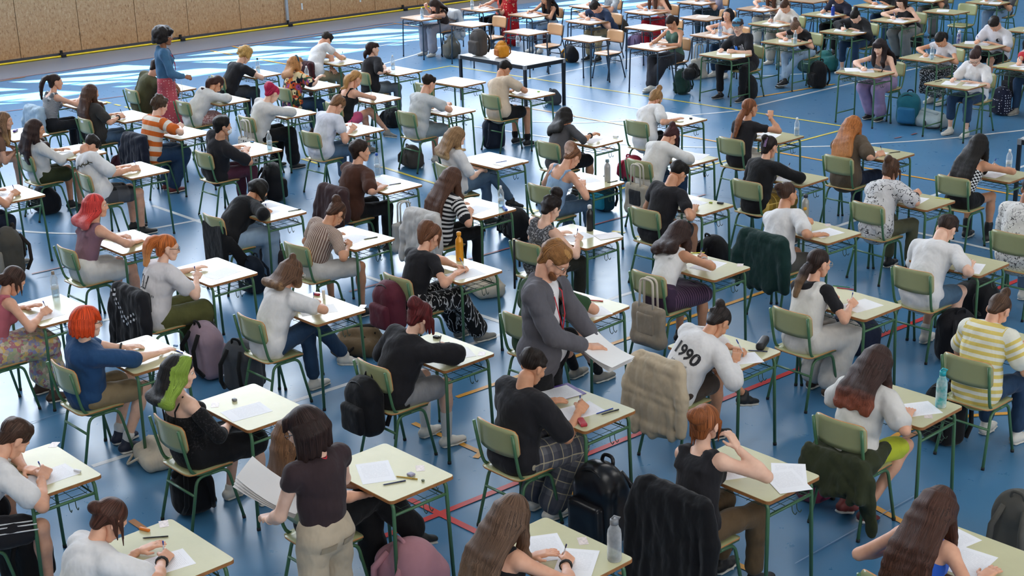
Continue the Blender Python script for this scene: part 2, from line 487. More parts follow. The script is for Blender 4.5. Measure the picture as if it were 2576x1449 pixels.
# -- hands, one mesh per pose and level: wrist at the origin, fingers along +Y, back of the hand up, thumb at -X
_HC = {}
def hand_mesh(pose, lod):
    if (pose, lod) in _HC: return _HC[(pose, lod)]
    f = Field(VOX[lod][2], 0.0035)
    f.rbox((0, 0.048, 0), (0.038, 0.045, 0.0145), 0.012)
    f.seg((0, -0.045, 0), (0, 0.02, 0), (0.026, 0.020), (0.030, 0.017), side=(1, 0, 0))
    curl = {'flat': (6, 10, 8), 'curl': (28, 38, 28), 'grip': (42, 62, 40), 'fist': (75, 90, 55)}[pose]
    for i, (x, L, sp) in enumerate(((-0.0285, 0.072, -7), (-0.0095, 0.080, -2), (0.0098, 0.074, 3), (0.028, 0.058, 9))):
        p = A_((x, 0.088, 0.0)); ang = 0
        for j, fr in enumerate((0.45, 0.31, 0.24)):
            ang += math.radians(curl[j] * (0.8 if (pose == 'grip' and i == 0) else 1.0))
            d = A_((math.sin(math.radians(sp)) * math.cos(ang), math.cos(ang), -math.sin(ang)))
            q = p + d * L * fr
            f.seg(p, q, 0.0088 - 0.0008 * j, 0.0080 - 0.0008 * j); p = q
    tp = {'flat': ((-0.75, 0.62, -0.15), (-0.35, 0.92, -0.1)), 'curl': ((-0.6, 0.7, -0.4), (-0.1, 0.9, -0.4)),
          'grip': ((-0.45, 0.75, -0.5), (0.1, 0.85, -0.5)), 'fist': ((-0.3, 0.75, -0.6), (0.6, 0.6, -0.5))}[pose]
    b = A_((-0.028, 0.022, -0.004)); m1 = b + nrm(tp[0]) * 0.042; m2 = m1 + nrm(tp[1]) * 0.034
    f.seg(b, m1, 0.0145, 0.0105); f.seg(m1, m2, 0.0100, 0.0085)
    V, F, _, _ = f.mesh(want=False)
    _HC[(pose, lod)] = (V, F); return V, F

# -- heads: origin between the ears, face towards +Y
_HD = {}
def head_mesh(lod, male):
    k = (lod, male)
    if k in _HD: return _HD[k]
    f = Field(VOX[lod][1], 0.006); j = 1.06 if male else 0.98
    f.ball((0, -0.012, 0.034), (0.073, 0.092, 0.080))
    f.seg((0, 0.034, 0.005), (0, 0.050, -0.078), (0.058, 0.050), (0.033 * j, 0.032), side=(1, 0, 0))
    for sx in (-1, 1):
        f.seg((sx * 0.047 * j, 0.004, -0.030), (sx * 0.024 * j, 0.052, -0.084), 0.021, 0.018)
        f.ball((sx * 0.040, 0.062, -0.022), 0.022)
        f.ball((sx * 0.078, -0.010, -0.004), (0.010, 0.019, 0.031))
        f.seg((sx * 0.012, 0.088, -0.033), (sx * 0.012, 0.090, -0.033), 0.007)
        f.seg((sx * 0.018, 0.079, 0.032), (sx * 0.046, 0.066, 0.030), 0.009)
    f.seg((0, 0.086, 0.016), (0, 0.107, -0.026), 0.0075, 0.0115)
    f.seg((0, 0.079, 0.030), (0, 0.080, 0.031), 0.012)
    f.seg((-0.020, 0.080, -0.055), (0.020, 0.080, -0.055), 0.0085)
    f.seg((-0.017, 0.079, -0.066), (0.017, 0.079, -0.066), 0.0085)
    f.ball((0, 0.070, -0.092), 0.018)
    V, F, _, _ = f.mesh(want=False)
    n = len(V)
    # lips take their own colour
    c = V[F].mean(1)
    mi = np.where((np.abs(c[:, 0]) < 0.026) & (c[:, 2] > -0.071) & (c[:, 2] < -0.053) & (c[:, 1] > 0.078), 3, 0)
    Vs, Fs, Ms = [V], [F], [mi]
    def sph(cc, r, m, seg=8):
        u = np.linspace(0, 2 * math.pi, seg, endpoint=False); w = np.linspace(0.15, math.pi - 0.15, 5)
        P = A_([[r * math.sin(b) * math.cos(a), r * math.sin(b) * math.sin(a), r * math.cos(b)] for b in w for a in u]) + cc
        Q = A_([[i * seg + k, (i + 1) * seg + k, (i + 1) * seg + (k + 1) % seg, i * seg + (k + 1) % seg] for i in range(4) for k in range(seg)])
        Vs.append(P); Fs.append(Q + sum(len(x) for x in Vs[:-1])); Ms.append(np.full(len(Q), m))
    for sx in (-1, 1):
        sph(A_((sx * 0.031, 0.0735, 0.010)), 0.0125, 1); sph(A_((sx * 0.031, 0.0825, 0.008)), 0.0058, 2)
    r = (np.concatenate(Vs), np.concatenate(Fs), np.concatenate(Ms)); _HD[k] = r; return r

def ik(S, T, l1, l2, ok):
    """elbow for shoulder S and wrist T; 'ok' scores a candidate, lowest wins"""
    d = T - S; L = np.linalg.norm(d)
    if L > (l1 + l2) * 0.985: T = S + d / L * (l1 + l2) * 0.985; d = T - S; L = np.linalg.norm(d)
    L = max(L, abs(l1 - l2) + 0.05)
    w = d / np.linalg.norm(d); a = (l1 * l1 - l2 * l2 + L * L) / (2 * L); h = math.sqrt(max(l1 * l1 - a * a, 0))
    u = nrm(np.cross(w, (0, 0, 1.0))); v = np.cross(w, u)
    best = None
    for k in range(36):
        t = 2 * math.pi * k / 36; E = S + w * a + h * (math.cos(t) * u + math.sin(t) * v); c = ok(E)
        if best is None or c < best[0]: best = (c, E)
    return best[1], T

def joints(sp, lean, side, stand=False):
    """skeleton in the person's own frame: +Y faces ahead, origin on the floor under the seat"""
    s = sp['s']; hz = sp.get('hipz', 0.535) if not stand else 0.93 * s
    R1 = roty(side) @ rotx(-lean * 0.65); R2 = roty(side) @ rotx(-lean)
    tw = rotz(math.radians(sp.get('twist', 0)))
    P0 = A_((0, 0.0 if not stand else 0, hz))
    P1 = P0 + R1 @ A_((0, 0, 0.20 * s)); P2 = P1 + R2 @ A_((0, 0, 0.26 * s))
    Rn = roty(side) @ rotx(-lean * 0.8 - math.radians(8))
    P3 = P2 + Rn @ A_((0, 0, 0.085 * s))
    hp = math.radians(sp['hp']); Rh = tw @ rotz(math.radians(sp['hy'])) @ roty(math.radians(sp.get('hr', 0))) @ rotx(-hp)
    H = P3 + Rh @ A_((0, 0.018, 0.098 * s))
    return dict(P0=P0, P1=P1, P2=P2, P3=P3, H=H, R1=R1, R2=R2 @ tw, Rh=Rh)

def solve_lean(sp, M, px):
    """choose how far the trunk leans so that the head stands where the photograph shows it"""
    x = A_([math.radians(20), 0.0])
    def e(x):
        J = joints(sp, x[0], x[1], sp.get('stand', False)); q = M @ Vector(J['H']); return project(q) - A_(px)
    for _ in range(14):
        r = e(x); Jm = np.stack([(e(x + d) - r) / 1e-3 for d in (A_([1e-3, 0]), A_([0, 1e-3]))], 1)
        st = np.linalg.lstsq(Jm.T @ Jm + np.diag([30.0, 30.0]), -Jm.T @ r, rcond=None)[0]
        x = x + np.clip(st, -0.25, 0.25); x[0] = np.clip(x[0], -0.22, 1.05); x[1] = np.clip(x[1], -0.42, 0.42)
    return x

def person(sp, M, lod, desk=None):
    """sp: description; M: world matrix of the person's frame; desk: (centre x, y in the person's frame, yaw offset)"""
    s = sp['s']; male = sp['sex'] == 'm'; stand = sp.get('stand', False)
    wd = 1.06 if male else 0.94
    if sp.get('wide'): wd *= sp['wide']
    if 'lean' in sp: lean, side = math.radians(sp['lean']), math.radians(sp.get('side', 0))
    elif sp.get('head') is not None: lean, side = solve_lean(sp, M, sp['head'])
    else: lean, side = math.radians(18), 0.0
    J = joints(sp, lean, side, stand)
    P0, P1, P2, P3, H, R1, R2, Rh = [J[k] for k in ('P0', 'P1', 'P2', 'P3', 'H', 'R1', 'R2', 'Rh')]
    X1, X2 = R1 @ A_((1, 0, 0)), R2 @ A_((1, 0, 0)); F2 = R2 @ A_((0, 1, 0)); U2 = R2 @ A_((0, 0, 1)); F1 = R1 @ A_((0, 1, 0))
    # shoulders and arms
    sw = (0.178 if male else 0.158) * s * wd / (1.06 if male else 0.94)
    SH = {k: P2 - U2 * 0.035 * s + X2 * sw * sg + F2 * 0.015 for k, sg in (('R', 1), ('L', -1))}
    l1, l2 = 0.285 * s, 0.245 * s
    arms = {}
    for k, sg in (('R', 1), ('L', -1)):
        t = sp[k]
        pose = t[2] if len(t) > 2 else 'flat'
        if t[0] == 'p':           # a point in the person's own frame: ('p',(x,y,z),pose)
            T = A_(t[1], float)
        else:                     # on the desk: across, depth from the near edge
            dx, dy, dya = desk
            q = rotz(dya) @ A_((t[0], -0.25 + t[1], 0)); T = A_((dx + q[0], dy + q[1], 0.790 if pose != 'grip' else 0.803))
        E0 = SH[k] + A_((sg * 0.10, 0.06, -0.22))
        hd = T - E0; hd[2] *= 0.35; hd = nrm(hd)
        if len(t) > 3 and t[3] is not None: hd = nrm(A_(t[3], float))
        Wt = T - hd * 0.075
        def ok(E):
            c = -0.5 * sg * (E[0] - SH[k][0]) + 0.35 * E[2] + 0.25 * E[1]
            if desk is not None:
                dx, dy, _ = desk
                if abs(E[0] - dx) < 0.37 and E[1] > dy - 0.30 and E[2] < 0.815: c += 6 * (0.815 - E[2])
            tz = np.linalg.norm((E - P1)[:2])
            if tz < 0.2: c += (0.2 - tz) * 3
            if len(t) > 4: c -= 1.2 * float(A_(t[4], float) @ (E - SH[k]))
            return c
        E, Wr = ik(SH[k], Wt, l1, l2, ok)
        arms[k] = (SH[k], E, Wr, nrm(0.6 * hd + 0.4 * nrm(Wr - E)), pose, sg)
    # legs
    lg = sp.get('legs', 'n')
    hips = {'R': P0 + A_((0.085 * s, 0, -0.015)), 'L': P0 + A_((-0.085 * s, 0, -0.015))}
    th, sh = 0.43 * s, 0.43 * s
    if stand: hips = {'R': P0 + A_((0.085, 0, -0.02)), 'L': P0 + A_((-0.085, 0, -0.02))}
    LP = {
        'n': (((0.13, 0.41, 0.51), (0.13, 0.40, 0.085)), ((-0.13, 0.41, 0.51), (-0.13, 0.40, 0.085))),
        'n2': (((0.14, 0.41, 0.51), (0.12, 0.46, 0.085)), ((-0.12, 0.41, 0.51), (-0.14, 0.34, 0.085))),
        'tuck': (((0.15, 0.40, 0.49), (0.09, 0.05, 0.11)), ((-0.15, 0.40, 0.49), (-0.09, 0.07, 0.11))),
        'half': (((0.13, 0.41, 0.50), (0.10, 0.22, 0.09)), ((-0.13, 0.41, 0.50), (-0.10, 0.26, 0.09))),
        'out': (((0.12, 0.41, 0.50), (0.10, 0.68, 0.085)), ((-0.12, 0.41, 0.50), (-0.12, 0.62, 0.085))),
        'ankles': (((0.13, 0.41, 0.50), (-0.03, 0.60, 0.13)), ((-0.13, 0.41, 0.50), (0.05, 0.58, 0.085))),
        'cross': (((0.02, 0.44, 0.61), (0.17, 0.62, 0.30)), ((-0.06, 0.41, 0.50), (-0.03, 0.42, 0.085))),
        'crossL': (((0.06, 0.41, 0.50), (0.03, 0.42, 0.085)), ((-0.02, 0.44, 0.61), (0.12, 0.66, 0.32))),
        'wide': (((0.27, 0.37, 0.52), (0.24, 0.38, 0.085)), ((-0.24, 0.38, 0.51), (-0.2, 0.36, 0.085))),
        'rest': (((0.31, 0.30, 0.55), (0.02, 0.42, 0.52)), ((-0.10, 0.41, 0.50), (-0.1, 0.42, 0.085))),
        'stand': (((0.10, 0.03, 0.50 * s), (0.11, 0.0, 0.085)), ((-0.10, 0.03, 0.50 * s), (-0.11, 0.02, 0.085))),
    }[lg if not stand else 'stand']
    legs = {'R': (hips['R'],) + tuple(A_(x, float) for x in LP[0]), 'L': (hips['L'],) + tuple(A_(x, float) for x in LP[1])}
    # ---------------- body
    thick = 1.0 if male else 0.88
    thick *= sp.get('wide', 1.0)
    vox = VOX[lod][0]
    B = Field(vox, 0.009)
    B.seg(P0 - X1 * 0.055 * s, P0 + X1 * 0.055 * s, 0.098 * s * wd)
    B.seg(P0, P1, (0.130 * wd, 0.094), (0.118 * wd, 0.088), side=X1)
    B.seg(P1, P2 - U2 * 0.085, (0.120 * wd, 0.092), (0.140 * wd, 0.096), side=X2)
    B.seg(SH['L'] + X2 * 0.03, SH['R'] - X2 * 0.03, 0.052 * wd)
    if not male:
        for sg in (-1, 1): B.ball(P2 - U2 * 0.14 * s + X2 * 0.062 * sg + F2 * 0.085, 0.05)
    B.seg(P2 - U2 * 0.05, P3 + Rh @ A_((0, 0.0, 0.02)), 0.056 * s * (1.05 if male else 0.92), 0.050 * s * (1.1 if male else 0.92))
    for k in 'RL':
        a, e, w, hd, pose, sg = arms[k]
        B.seg(a, e, 0.046 * thick, 0.036 * thick); B.seg(e, e + (w - e) * 0.35, 0.037 * thick, 0.039 * thick); B.seg(e + (w - e) * 0.3, w, 0.039 * thick, 0.0245 * thick)
        B.seg(P2 - U2 * 0.005, a, 0.044, 0.042)
        h, kn, an = legs[k]
        B.seg(h, kn, 0.078 * thick, 0.054 * thick); B.seg(kn, kn + (an - kn) * 0.35, 0.050 * thick, 0.052 * thick); B.seg(kn + (an - kn) * 0.3, an, 0.052 * thick, 0.033 * thick)
    V, F, _, _ = B.mesh(want=False)
    Vs, Fs, Ms, n = [V], [F], [np.zeros(len(F), int)], len(V)
    hs = 0.985 * s / (1.0 if male else 0.96)
    HV, HF, HM = head_mesh(lod, male)
    Vs.append((HV * hs) @ Rh.T + H); Fs.append(HF + n); Ms.append(HM); n += len(HV)
    for k in 'RL':
        a, e, w, hd, pose, sg = arms[k]
        out = A_((sg, 0, 0)); up = A_((0, 0, 1.0)) if pose in ('flat', 'curl') else A_((0, 0, 0.72)) + out * 0.7
        if pose == 'fist': up = A_((0, 0, 0.5)) + out * 0.8
        if len(sp[k]) > 5: up = A_(sp[k][5], float)
        y = hd; z = nrm(up - y * (up @ y)); x = np.cross(y, z)
        Rm = np.stack([x * (1 if sg > 0 else -1), y, z], 1)
        hv, hf = hand_mesh(pose, lod); hv = (hv * s * (1.0 if male else 0.93)) @ Rm.T + w + hd * 0.012
        if sg < 0: hf = hf[:, ::-1]
        Vs.append(hv); Fs.append(hf + n); Ms.append(np.zeros(len(hf), int)); n += len(hv)
        arms[k] = arms[k] + (Rm, w + hd * 0.012)
    body = mesh_from('body', np.concatenate(Vs), np.concatenate(Fs),
                     [skin(sp['skin']), mat('eye_white', '#e8e2da', 0.2, vary=0.01), mat('iris', '#2a1a12', 0.2, vary=0.02), mat('lips', sp.get('lips', '#b87a6c'), 0.45)], np.concatenate(Ms))
    root = link('person', None, mtx=M); root.empty_display_size = 0.2
    link('body', body, root)
    info = dict(root=root, M=M, J=J, arms=arms, legs=legs, Rh=Rh, H=H, hs=hs, X2=X2, F2=F2, U2=U2, P2=P2, P1=P1, P0=P0, F1=F1, lod=lod)
    # ---------------- bottoms
    bt = sp['bot']; o = bt[2] if len(bt) > 2 else 0.012
    bm = bt[1]
    if bt[0] != 'none':
        G = Field(vox, 0.008)
        G.seg(P0 - X1 * 0.055 * s + R1 @ A_((0, -.005, .02)), P0 + X1 * 0.055 * s + R1 @ A_((0, -.005, .02)), 0.106 * s * wd + o * 0.5, st=(0, 0))
        G.seg(P0, P0 + (P1 - P0) * 0.35, (0.132 * wd + o * .5, 0.100 + o * .5), side=X1, st=(0, -0.1))
        for k in 'RL':
            h, kn, an = legs[k]
            if bt[0] in ('pants', 'wide'):
                ww = 0.03 if bt[0] == 'wide' else 0.0
                G.seg(h, kn, 0.080 * thick + o + ww * .3, 0.058 * thick + o + ww, st=(0, 0.43)); G.seg(kn, kn + (an - kn) * 0.86, 0.057 * thick + o + ww, 0.044 * thick + o + ww * 1.3, st=(0.43, 0.83))
            elif bt[0] == 'shorts':
                ln = bt[3] if len(bt) > 3 else 0.62
                G.seg(h, h + (kn - h) * max(ln - .15, .2), 0.082 * thick + o, 0.070 * thick + o, st=(0, 0.43 * ln))
            elif bt[0] == 'capri':
                G.seg(h, kn, 0.080 * thick + o, 0.060 * thick + o, st=(0, 0.43)); G.seg(kn, kn + (an - kn) * 0.6, 0.058 * thick + o, 0.052 * thick + o, st=(0.43, 0.7))
        if bt[0] in ('skirt', 'longskirt'):
            ln = (bt[3] if len(bt) > 3 else 0.75)
            kc = (legs['R'][1] + legs['L'][1]) / 2; hc = (hips['R'] + hips['L']) / 2; ac = (legs['R'][2] + legs['L'][2]) / 2
            if stand:
                dn = A_((0, 0, -1.0)); top = P0
                G.seg(top, top + dn * (0.45 * ln if bt[0] == 'skirt' else 0.78), (0.15 * wd, 0.12), (0.21, 0.19), side=(1, 0, 0), st=(0, 0.6))
            else:
                e = hc + (kc - hc) * (ln if bt[0] == 'skirt' else 1.0)
                G.seg(hc, e, (0.165 * wd, 0.088 + o), (0.165, 0.075 + o), side=(1, 0, 0), st=(0, 0.4))
                for k in 'RL': G.seg(legs[k][0], legs[k][0] + (legs[k][1] - legs[k][0]) * (ln if bt[0] == 'skirt' else 1.0), 0.08 * thick + o, 0.064 + o, st=(0, 0.4))
                if bt[0] == 'longskirt':
                    G.seg(kc, kc + (ac - kc) * 0.72, (0.16, 0.075), (0.20, 0.10), side=(1, 0, 0), st=(0.4, 0.8))
                    for dx in (-.12, -.04, .05, .13): G.seg(kc + A_((dx, .05, 0)), kc + (ac - kc) * .72 + A_((dx * 1.4, .08, 0)), 0.03, 0.045, st=(0.4, 0.8))
        nm = {'pants': 'trousers', 'wide': 'trousers', 'capri': 'trousers', 'shorts': 'shorts', 'skirt': 'skirt', 'longskirt': 'skirt'}[bt[0]]
        if sp.get('botname'): nm = sp['botname']
        info['bot'] = link(nm, solid(nm, G, [bm], noise=0.0045), root)
    # ---------------- tops
    tp = sp['top']; kind = tp[0]; tm = tp[1]; sl = tp[2] if len(tp) > 2 else 0.55; o = tp[3] if len(tp) > 3 else 0.014
    cov = tp[4] if len(tp) > 4 else 0.0       # where the hem is: 0 over the hips, 0.7 cropped
    def make_top(kind, sl, o, cov, low=0.03):
        G = Field(vox, 0.008)
        U1 = R1 @ A_((0, 0, 1.0)); sa = (P0, U1, 0.0); sb = (P1, U2, 0.2)
        topz = {'tee': 0.05, 'tank': 0.075, 'cami': 0.12, 'tube': 0.14}[kind] * s
        a0 = P0 + (P1 - P0) * cov - (R1 @ A_((0, 0, low)) if cov == 0 else 0)
        G.seg(a0, P1, (0.138 * wd + o, 0.104 + o) if cov == 0 else (0.122 * wd + o, 0.092 + o), (0.124 * wd + o, 0.092 + o), side=X1, st=sa)
        G.seg(P1, P2 - U2 * (topz + 0.035), (0.124 * wd + o, 0.094 + o), (0.142 * wd + o, 0.098 + o), side=X2, st=sb)
        if cov == 0 and not stand:
            G.seg(P0 - X1 * 0.05 * s + A_((0, -0.01, .02)), P0 + X1 * 0.05 * s + A_((0, -0.01, .02)), 0.121 * s * wd + o * 0.6, st=sa)
        if cov == 0 and stand:
            G.seg(P0 - X1 * 0.05 * s, P0 + X1 * 0.05 * s, 0.116 * s * wd + o * 0.8, st=sa)
        if not male:
            for sg in (-1, 1): G.ball(P2 - U2 * 0.14 * s + X2 * 0.062 * sg + F2 * 0.085, 0.052 + o * 0.4, st=0.3)
        if kind == 'tee':
            G.seg(SH['L'] + X2 * 0.03, SH['R'] - X2 * 0.03, 0.052 * wd + o * 0.6, st=sb)
            for k in 'RL':
                a, e, w = arms[k][:3]
                G.seg(P2 - U2 * 0.012 + X2 * arms[k][5] * 0.045, a, 0.040 + o * 0.6, 0.046 + o * .6, st=sb)
                if sl > 0:
                    t1 = min(max(sl - 0.16, 0.12), 1.0) if sl <= 1.12 else 1.0; G.seg(a, a + (e - a) * t1, 0.046 * thick + o * .8, (0.041 * thick + o * 1.15 if sl <= 1.12 else 0.038 * thick + o * .8), st=(0.42, 0.42 - 0.285 * t1))
                    if sl > 1.12: G.seg(e, e + (w - e) * (sl - 1.12), 0.039 * thick + o * .8, 0.028 * thick + o * .7, st=(0.135, 0.135 - 0.245 * (sl - 1)))
        elif kind in ('tank', 'cami'):
            r = (0.026, 0.014) if kind == 'tank' else 0.010
            for sg in (-1, 1):
                bb = P2 - U2 * 0.10 * s + X2 * sg * 0.085 - F2 * 0.098; tt = P2 + U2 * 0.022 * s + X2 * sg * 0.100 * wd; ff = P2 - U2 * 0.10 * s + X2 * sg * 0.085 + F2 * 0.105
                t2 = P2 + U2 * 0.012 * s + X2 * sg * 0.097 * wd - F2 * 0.05
                G.seg(bb, t2, r, r, side=X2, st=(.41, .43)); G.seg(t2, tt, r, r, side=X2, st=(.43, .45)); G.seg(tt, ff, r, r, side=X2, st=(.45, .41))
            if kind == 'tank': G.seg(SH['L'] * 0.78 + SH['R'] * 0.22 - U2 * .03, SH['L'] * 0.22 + SH['R'] * 0.78 - U2 * .03, 0.070 * wd, st=(0.42, 0.42))
        return G
    G = make_top(kind, sl, o, cov)
    nm = sp.get('topname', {'tee': 'shirt', 'tank': 'tank_top', 'cami': 'camisole', 'tube': 'tube_top'}[kind])
    tme = solid(nm, G, [tm], noise=min(0.0055, 0.0012 + o * 0.16)); to = link(nm, tme, root); info['top'] = to
    if sp.get('jacket'):
        jm, jsl, jo, gap, jcov, jn, jlow = sp['jacket']
        G = make_top('tee', jsl, jo, jcov, jlow)
        G.seg(P2 - U2 * 0.02 - X2 * 0.05 - F2 * 0.03, P2 + U2 * 0.03 - F2 * 0.05, 0.03); G.seg(P2 - U2 * 0.02 + X2 * 0.05 - F2 * 0.03, P2 + U2 * 0.03 - F2 * 0.05, 0.03)
        Vj, Fj, st, an = G.mesh(noise=0.005)
        c = Vj[Fj].mean(1); dd = c - P2
        keep = ~((dd @ F2 > 0.03) & (np.abs(dd @ X2) < gap * np.clip(1.0 - (dd @ U2 + 0.5) * 0.0, 0.6, 1)) & (np.abs(dd @ X2) < 0.16))
        me = mesh_from(jn, Vj, Fj[keep], [jm]); attrs(me, st, an); info['jacket'] = link(jn, me, root)
    if sp.get('over'): link('overalls_bib', solid('overalls_bib', make_top('tank', 0, o + 0.012, 0), [sp['over']]), root)
    if sp.get('mask'):
        f = Field(0.009, 0.006); f.ball(H + Rh @ (A_((0, 0.066, -0.052)) * hs), (0.054, 0.050, 0.046), axes=Rh.T)
        link('face_mask', solid('face_mask', f, [mat('mask_paper', '#e6e6e4', 0.8)]), root)
        bm_ = MB(); bm_.tube([H + Rh @ (A_(q) * hs) for q in ((-.083, -.01, 0), (-.062, .06, -.035), (.062, .06, -.035), (.083, -.01, 0))], 0.002, 5); link('mask_strap', bm_.mesh('mask_strap', [mat('mask_paper', '#e6e6e4', 0.8)]), root)
    if sp.get('coat'):
        f = Field(vox, 0.01); f.rbox(P0 + A_((0, -0.16, -0.06)), (0.20, 0.03, 0.26), 0.025)
        for sx in (-1, 1): f.seg(P0 + A_((sx * .19, -.12, .05)), P0 + A_((sx * .23, .02, -.22)), (.03, .05), (.03, .07), side=(1, 0, 0))
        link('cardigan_tail', solid('cardigan_tail', f, [tm]), root)
    if sp.get('lace'):
        for k in 'RL':
            a, e, w = arms[k][:3]; f = Field(vox, 0.008); f.seg(a + (e - a) * .30, e, 0.056, 0.050); f.seg(e, e + (w - e) * .2, 0.050, 0.046); link('lace_sleeve', solid('lace_sleeve', f, [tm]), root)
        for sg in (-1, 1):
            bm_ = MB(); bm_.tube([P2 - U2 * 0.20 + X2 * sg * .07 - F2 * .112, P2 - U2 * .05 + X2 * sg * .085 - F2 * .085, P2 + U2 * .026 + X2 * sg * .09, P2 - U2 * .12 + X2 * sg * .08 + F2 * .11], 0.006, 6); link('shoulder_strap', bm_.mesh('shoulder_strap', [BK_]), root)
    if sp.get('side_stripes'):
        for k, sg in (('R', 1), ('L', -1)):
            h, kn, an = legs[k]; bm_ = MB()
            for j in (-1, 0, 1):
                r1 = 0.082 * thick + .026; n1 = A_((sg * .8, 0, .6)) if True else 0; n1 = nrm(n1 + A_((0, 0, j * .35)))
                bm_.tube([h + (kn - h) * t + n1 * (r1 - .010 * t + .004) for t in (.15, .4, .65, .88)], 0.005, 5)
            link('side_stripe', bm_.mesh('side_stripe', [mat('stripe_white', '#dcdcdc', .7)]), root)
    # ---------------- shoes
    for k in 'RL':
        h, kn, an = legs[k]
        dirf = A_((0.12 * (1 if k == 'R' else -1), 1.0, 0)); dz = -0.05
        if an[2] > 0.2: dirf = nrm(A_((an[0] - kn[0], an[1] - kn[1], 0)) * 0.4 + A_((0, 1, 0.0))) + A_((0, 0, -0.25)); dz = -0.045
        elif lg == 'tuck' and not stand: dirf = A_((0, 1, -0.35))
        dirf = nrm(dirf); sd = nrm(np.cross(dirf, (0, 0, 1))); upv = np.cross(sd, dirf)
        c = an + A_((0, 0, 0)) + upv * dz
        toe = c + dirf * 0.160 * s; heel = c - dirf * 0.042 * s; boot = sp.get('boot', 0); hv = max(0.009, vox * 0.62)
        flat = 0.004 if an[2] < 0.16 else None
        f = Field(hv, 0.006)
        f.seg(heel + upv * .008, c + dirf * 0.06 + upv * .004, (0.033, 0.034), (0.039, 0.032), side=sd); f.seg(c + dirf * 0.06, toe - upv * .004, (0.041, 0.029), (0.035, 0.018), side=sd)
        f.seg(c + dirf * 0.0 + upv * 0.012, c + dirf * .05 + upv * .012, 0.034, 0.026)
        f.seg(c + upv * 0.01 - dirf * .01, an + upv * .008 + (kn - an) * boot, 0.037, 0.036 if not boot else 0.046)
        shoe = link('shoe', solid('shoe', f, [sp['shoe']], flat), root)
        g = Field(hv, 0.004); so_ = -upv * .028
        g.seg(heel + so_ - dirf * .004, c + dirf * .06 + so_, (0.036, 0.013), (0.043, 0.012), side=sd); g.seg(c + dirf * .06 + so_, toe + so_ + dirf * .006, (0.044, 0.012), (0.037, 0.012), side=sd)
        link('sole', solid('sole', g, [sp.get('sole', SOLE_)], flat), shoe)
        if lod < 2:
            lb = MB()
            for j in range(4):
                p0 = c + dirf * (.045 + .018 * j) + upv * (.036 - .006 * j); lb.tube([p0 - sd * .020 - upv * .008, p0, p0 + sd * .020 - upv * .008], .0028, 5)
            link('laces', lb.mesh('laces', [LACE_]), shoe)
        if sp.get('sock'):
            f = Field(max(0.012, vox * 0.8), 0.006); f.seg(an + (kn - an) * 0.05, an + (kn - an) * sp.get('sockh', 0.28), 0.042 * thick, 0.050 * thick)
            link('sock', solid('sock', f, [sp['sock']]), root)
    hair(sp, info, root)
    if sp.get('glasses'): glasses(sp, info, root)
    return info

def glasses(sp, I, root):
    b = MB(); Rh, H, hs = I['Rh'], I['H'], I['hs']
    for sx in (-1, 1):
        b.tube([(sx * 0.032 + 0.024 * math.cos(a), 0.099, 0.008 + 0.021 * math.sin(a)) for a in np.linspace(0, 2 * math.pi, 13)], 0.0022, 5, cap=False)
        b.tube([(sx * 0.056, 0.097, 0.014), (sx * 0.080, 0.06, 0.014), (sx * 0.082, -0.012, 0.012)], 0.0022, 5)
    b.tube([(-0.009, 0.099, 0.014), (0.009, 0.099, 0.014)], 0.002, 5)
    me = b.mesh('glasses', [mat('glasses_frame', sp['glasses'] if isinstance(sp['glasses'], str) else '#1d1c1e', 0.3)])
    V = A_([v.co[:] for v in me.vertices]); V = (V * hs) @ Rh.T + H
    me.vertices.foreach_set('co', V.astype(np.float32).ravel()); me.update()
    link('glasses', me, root)

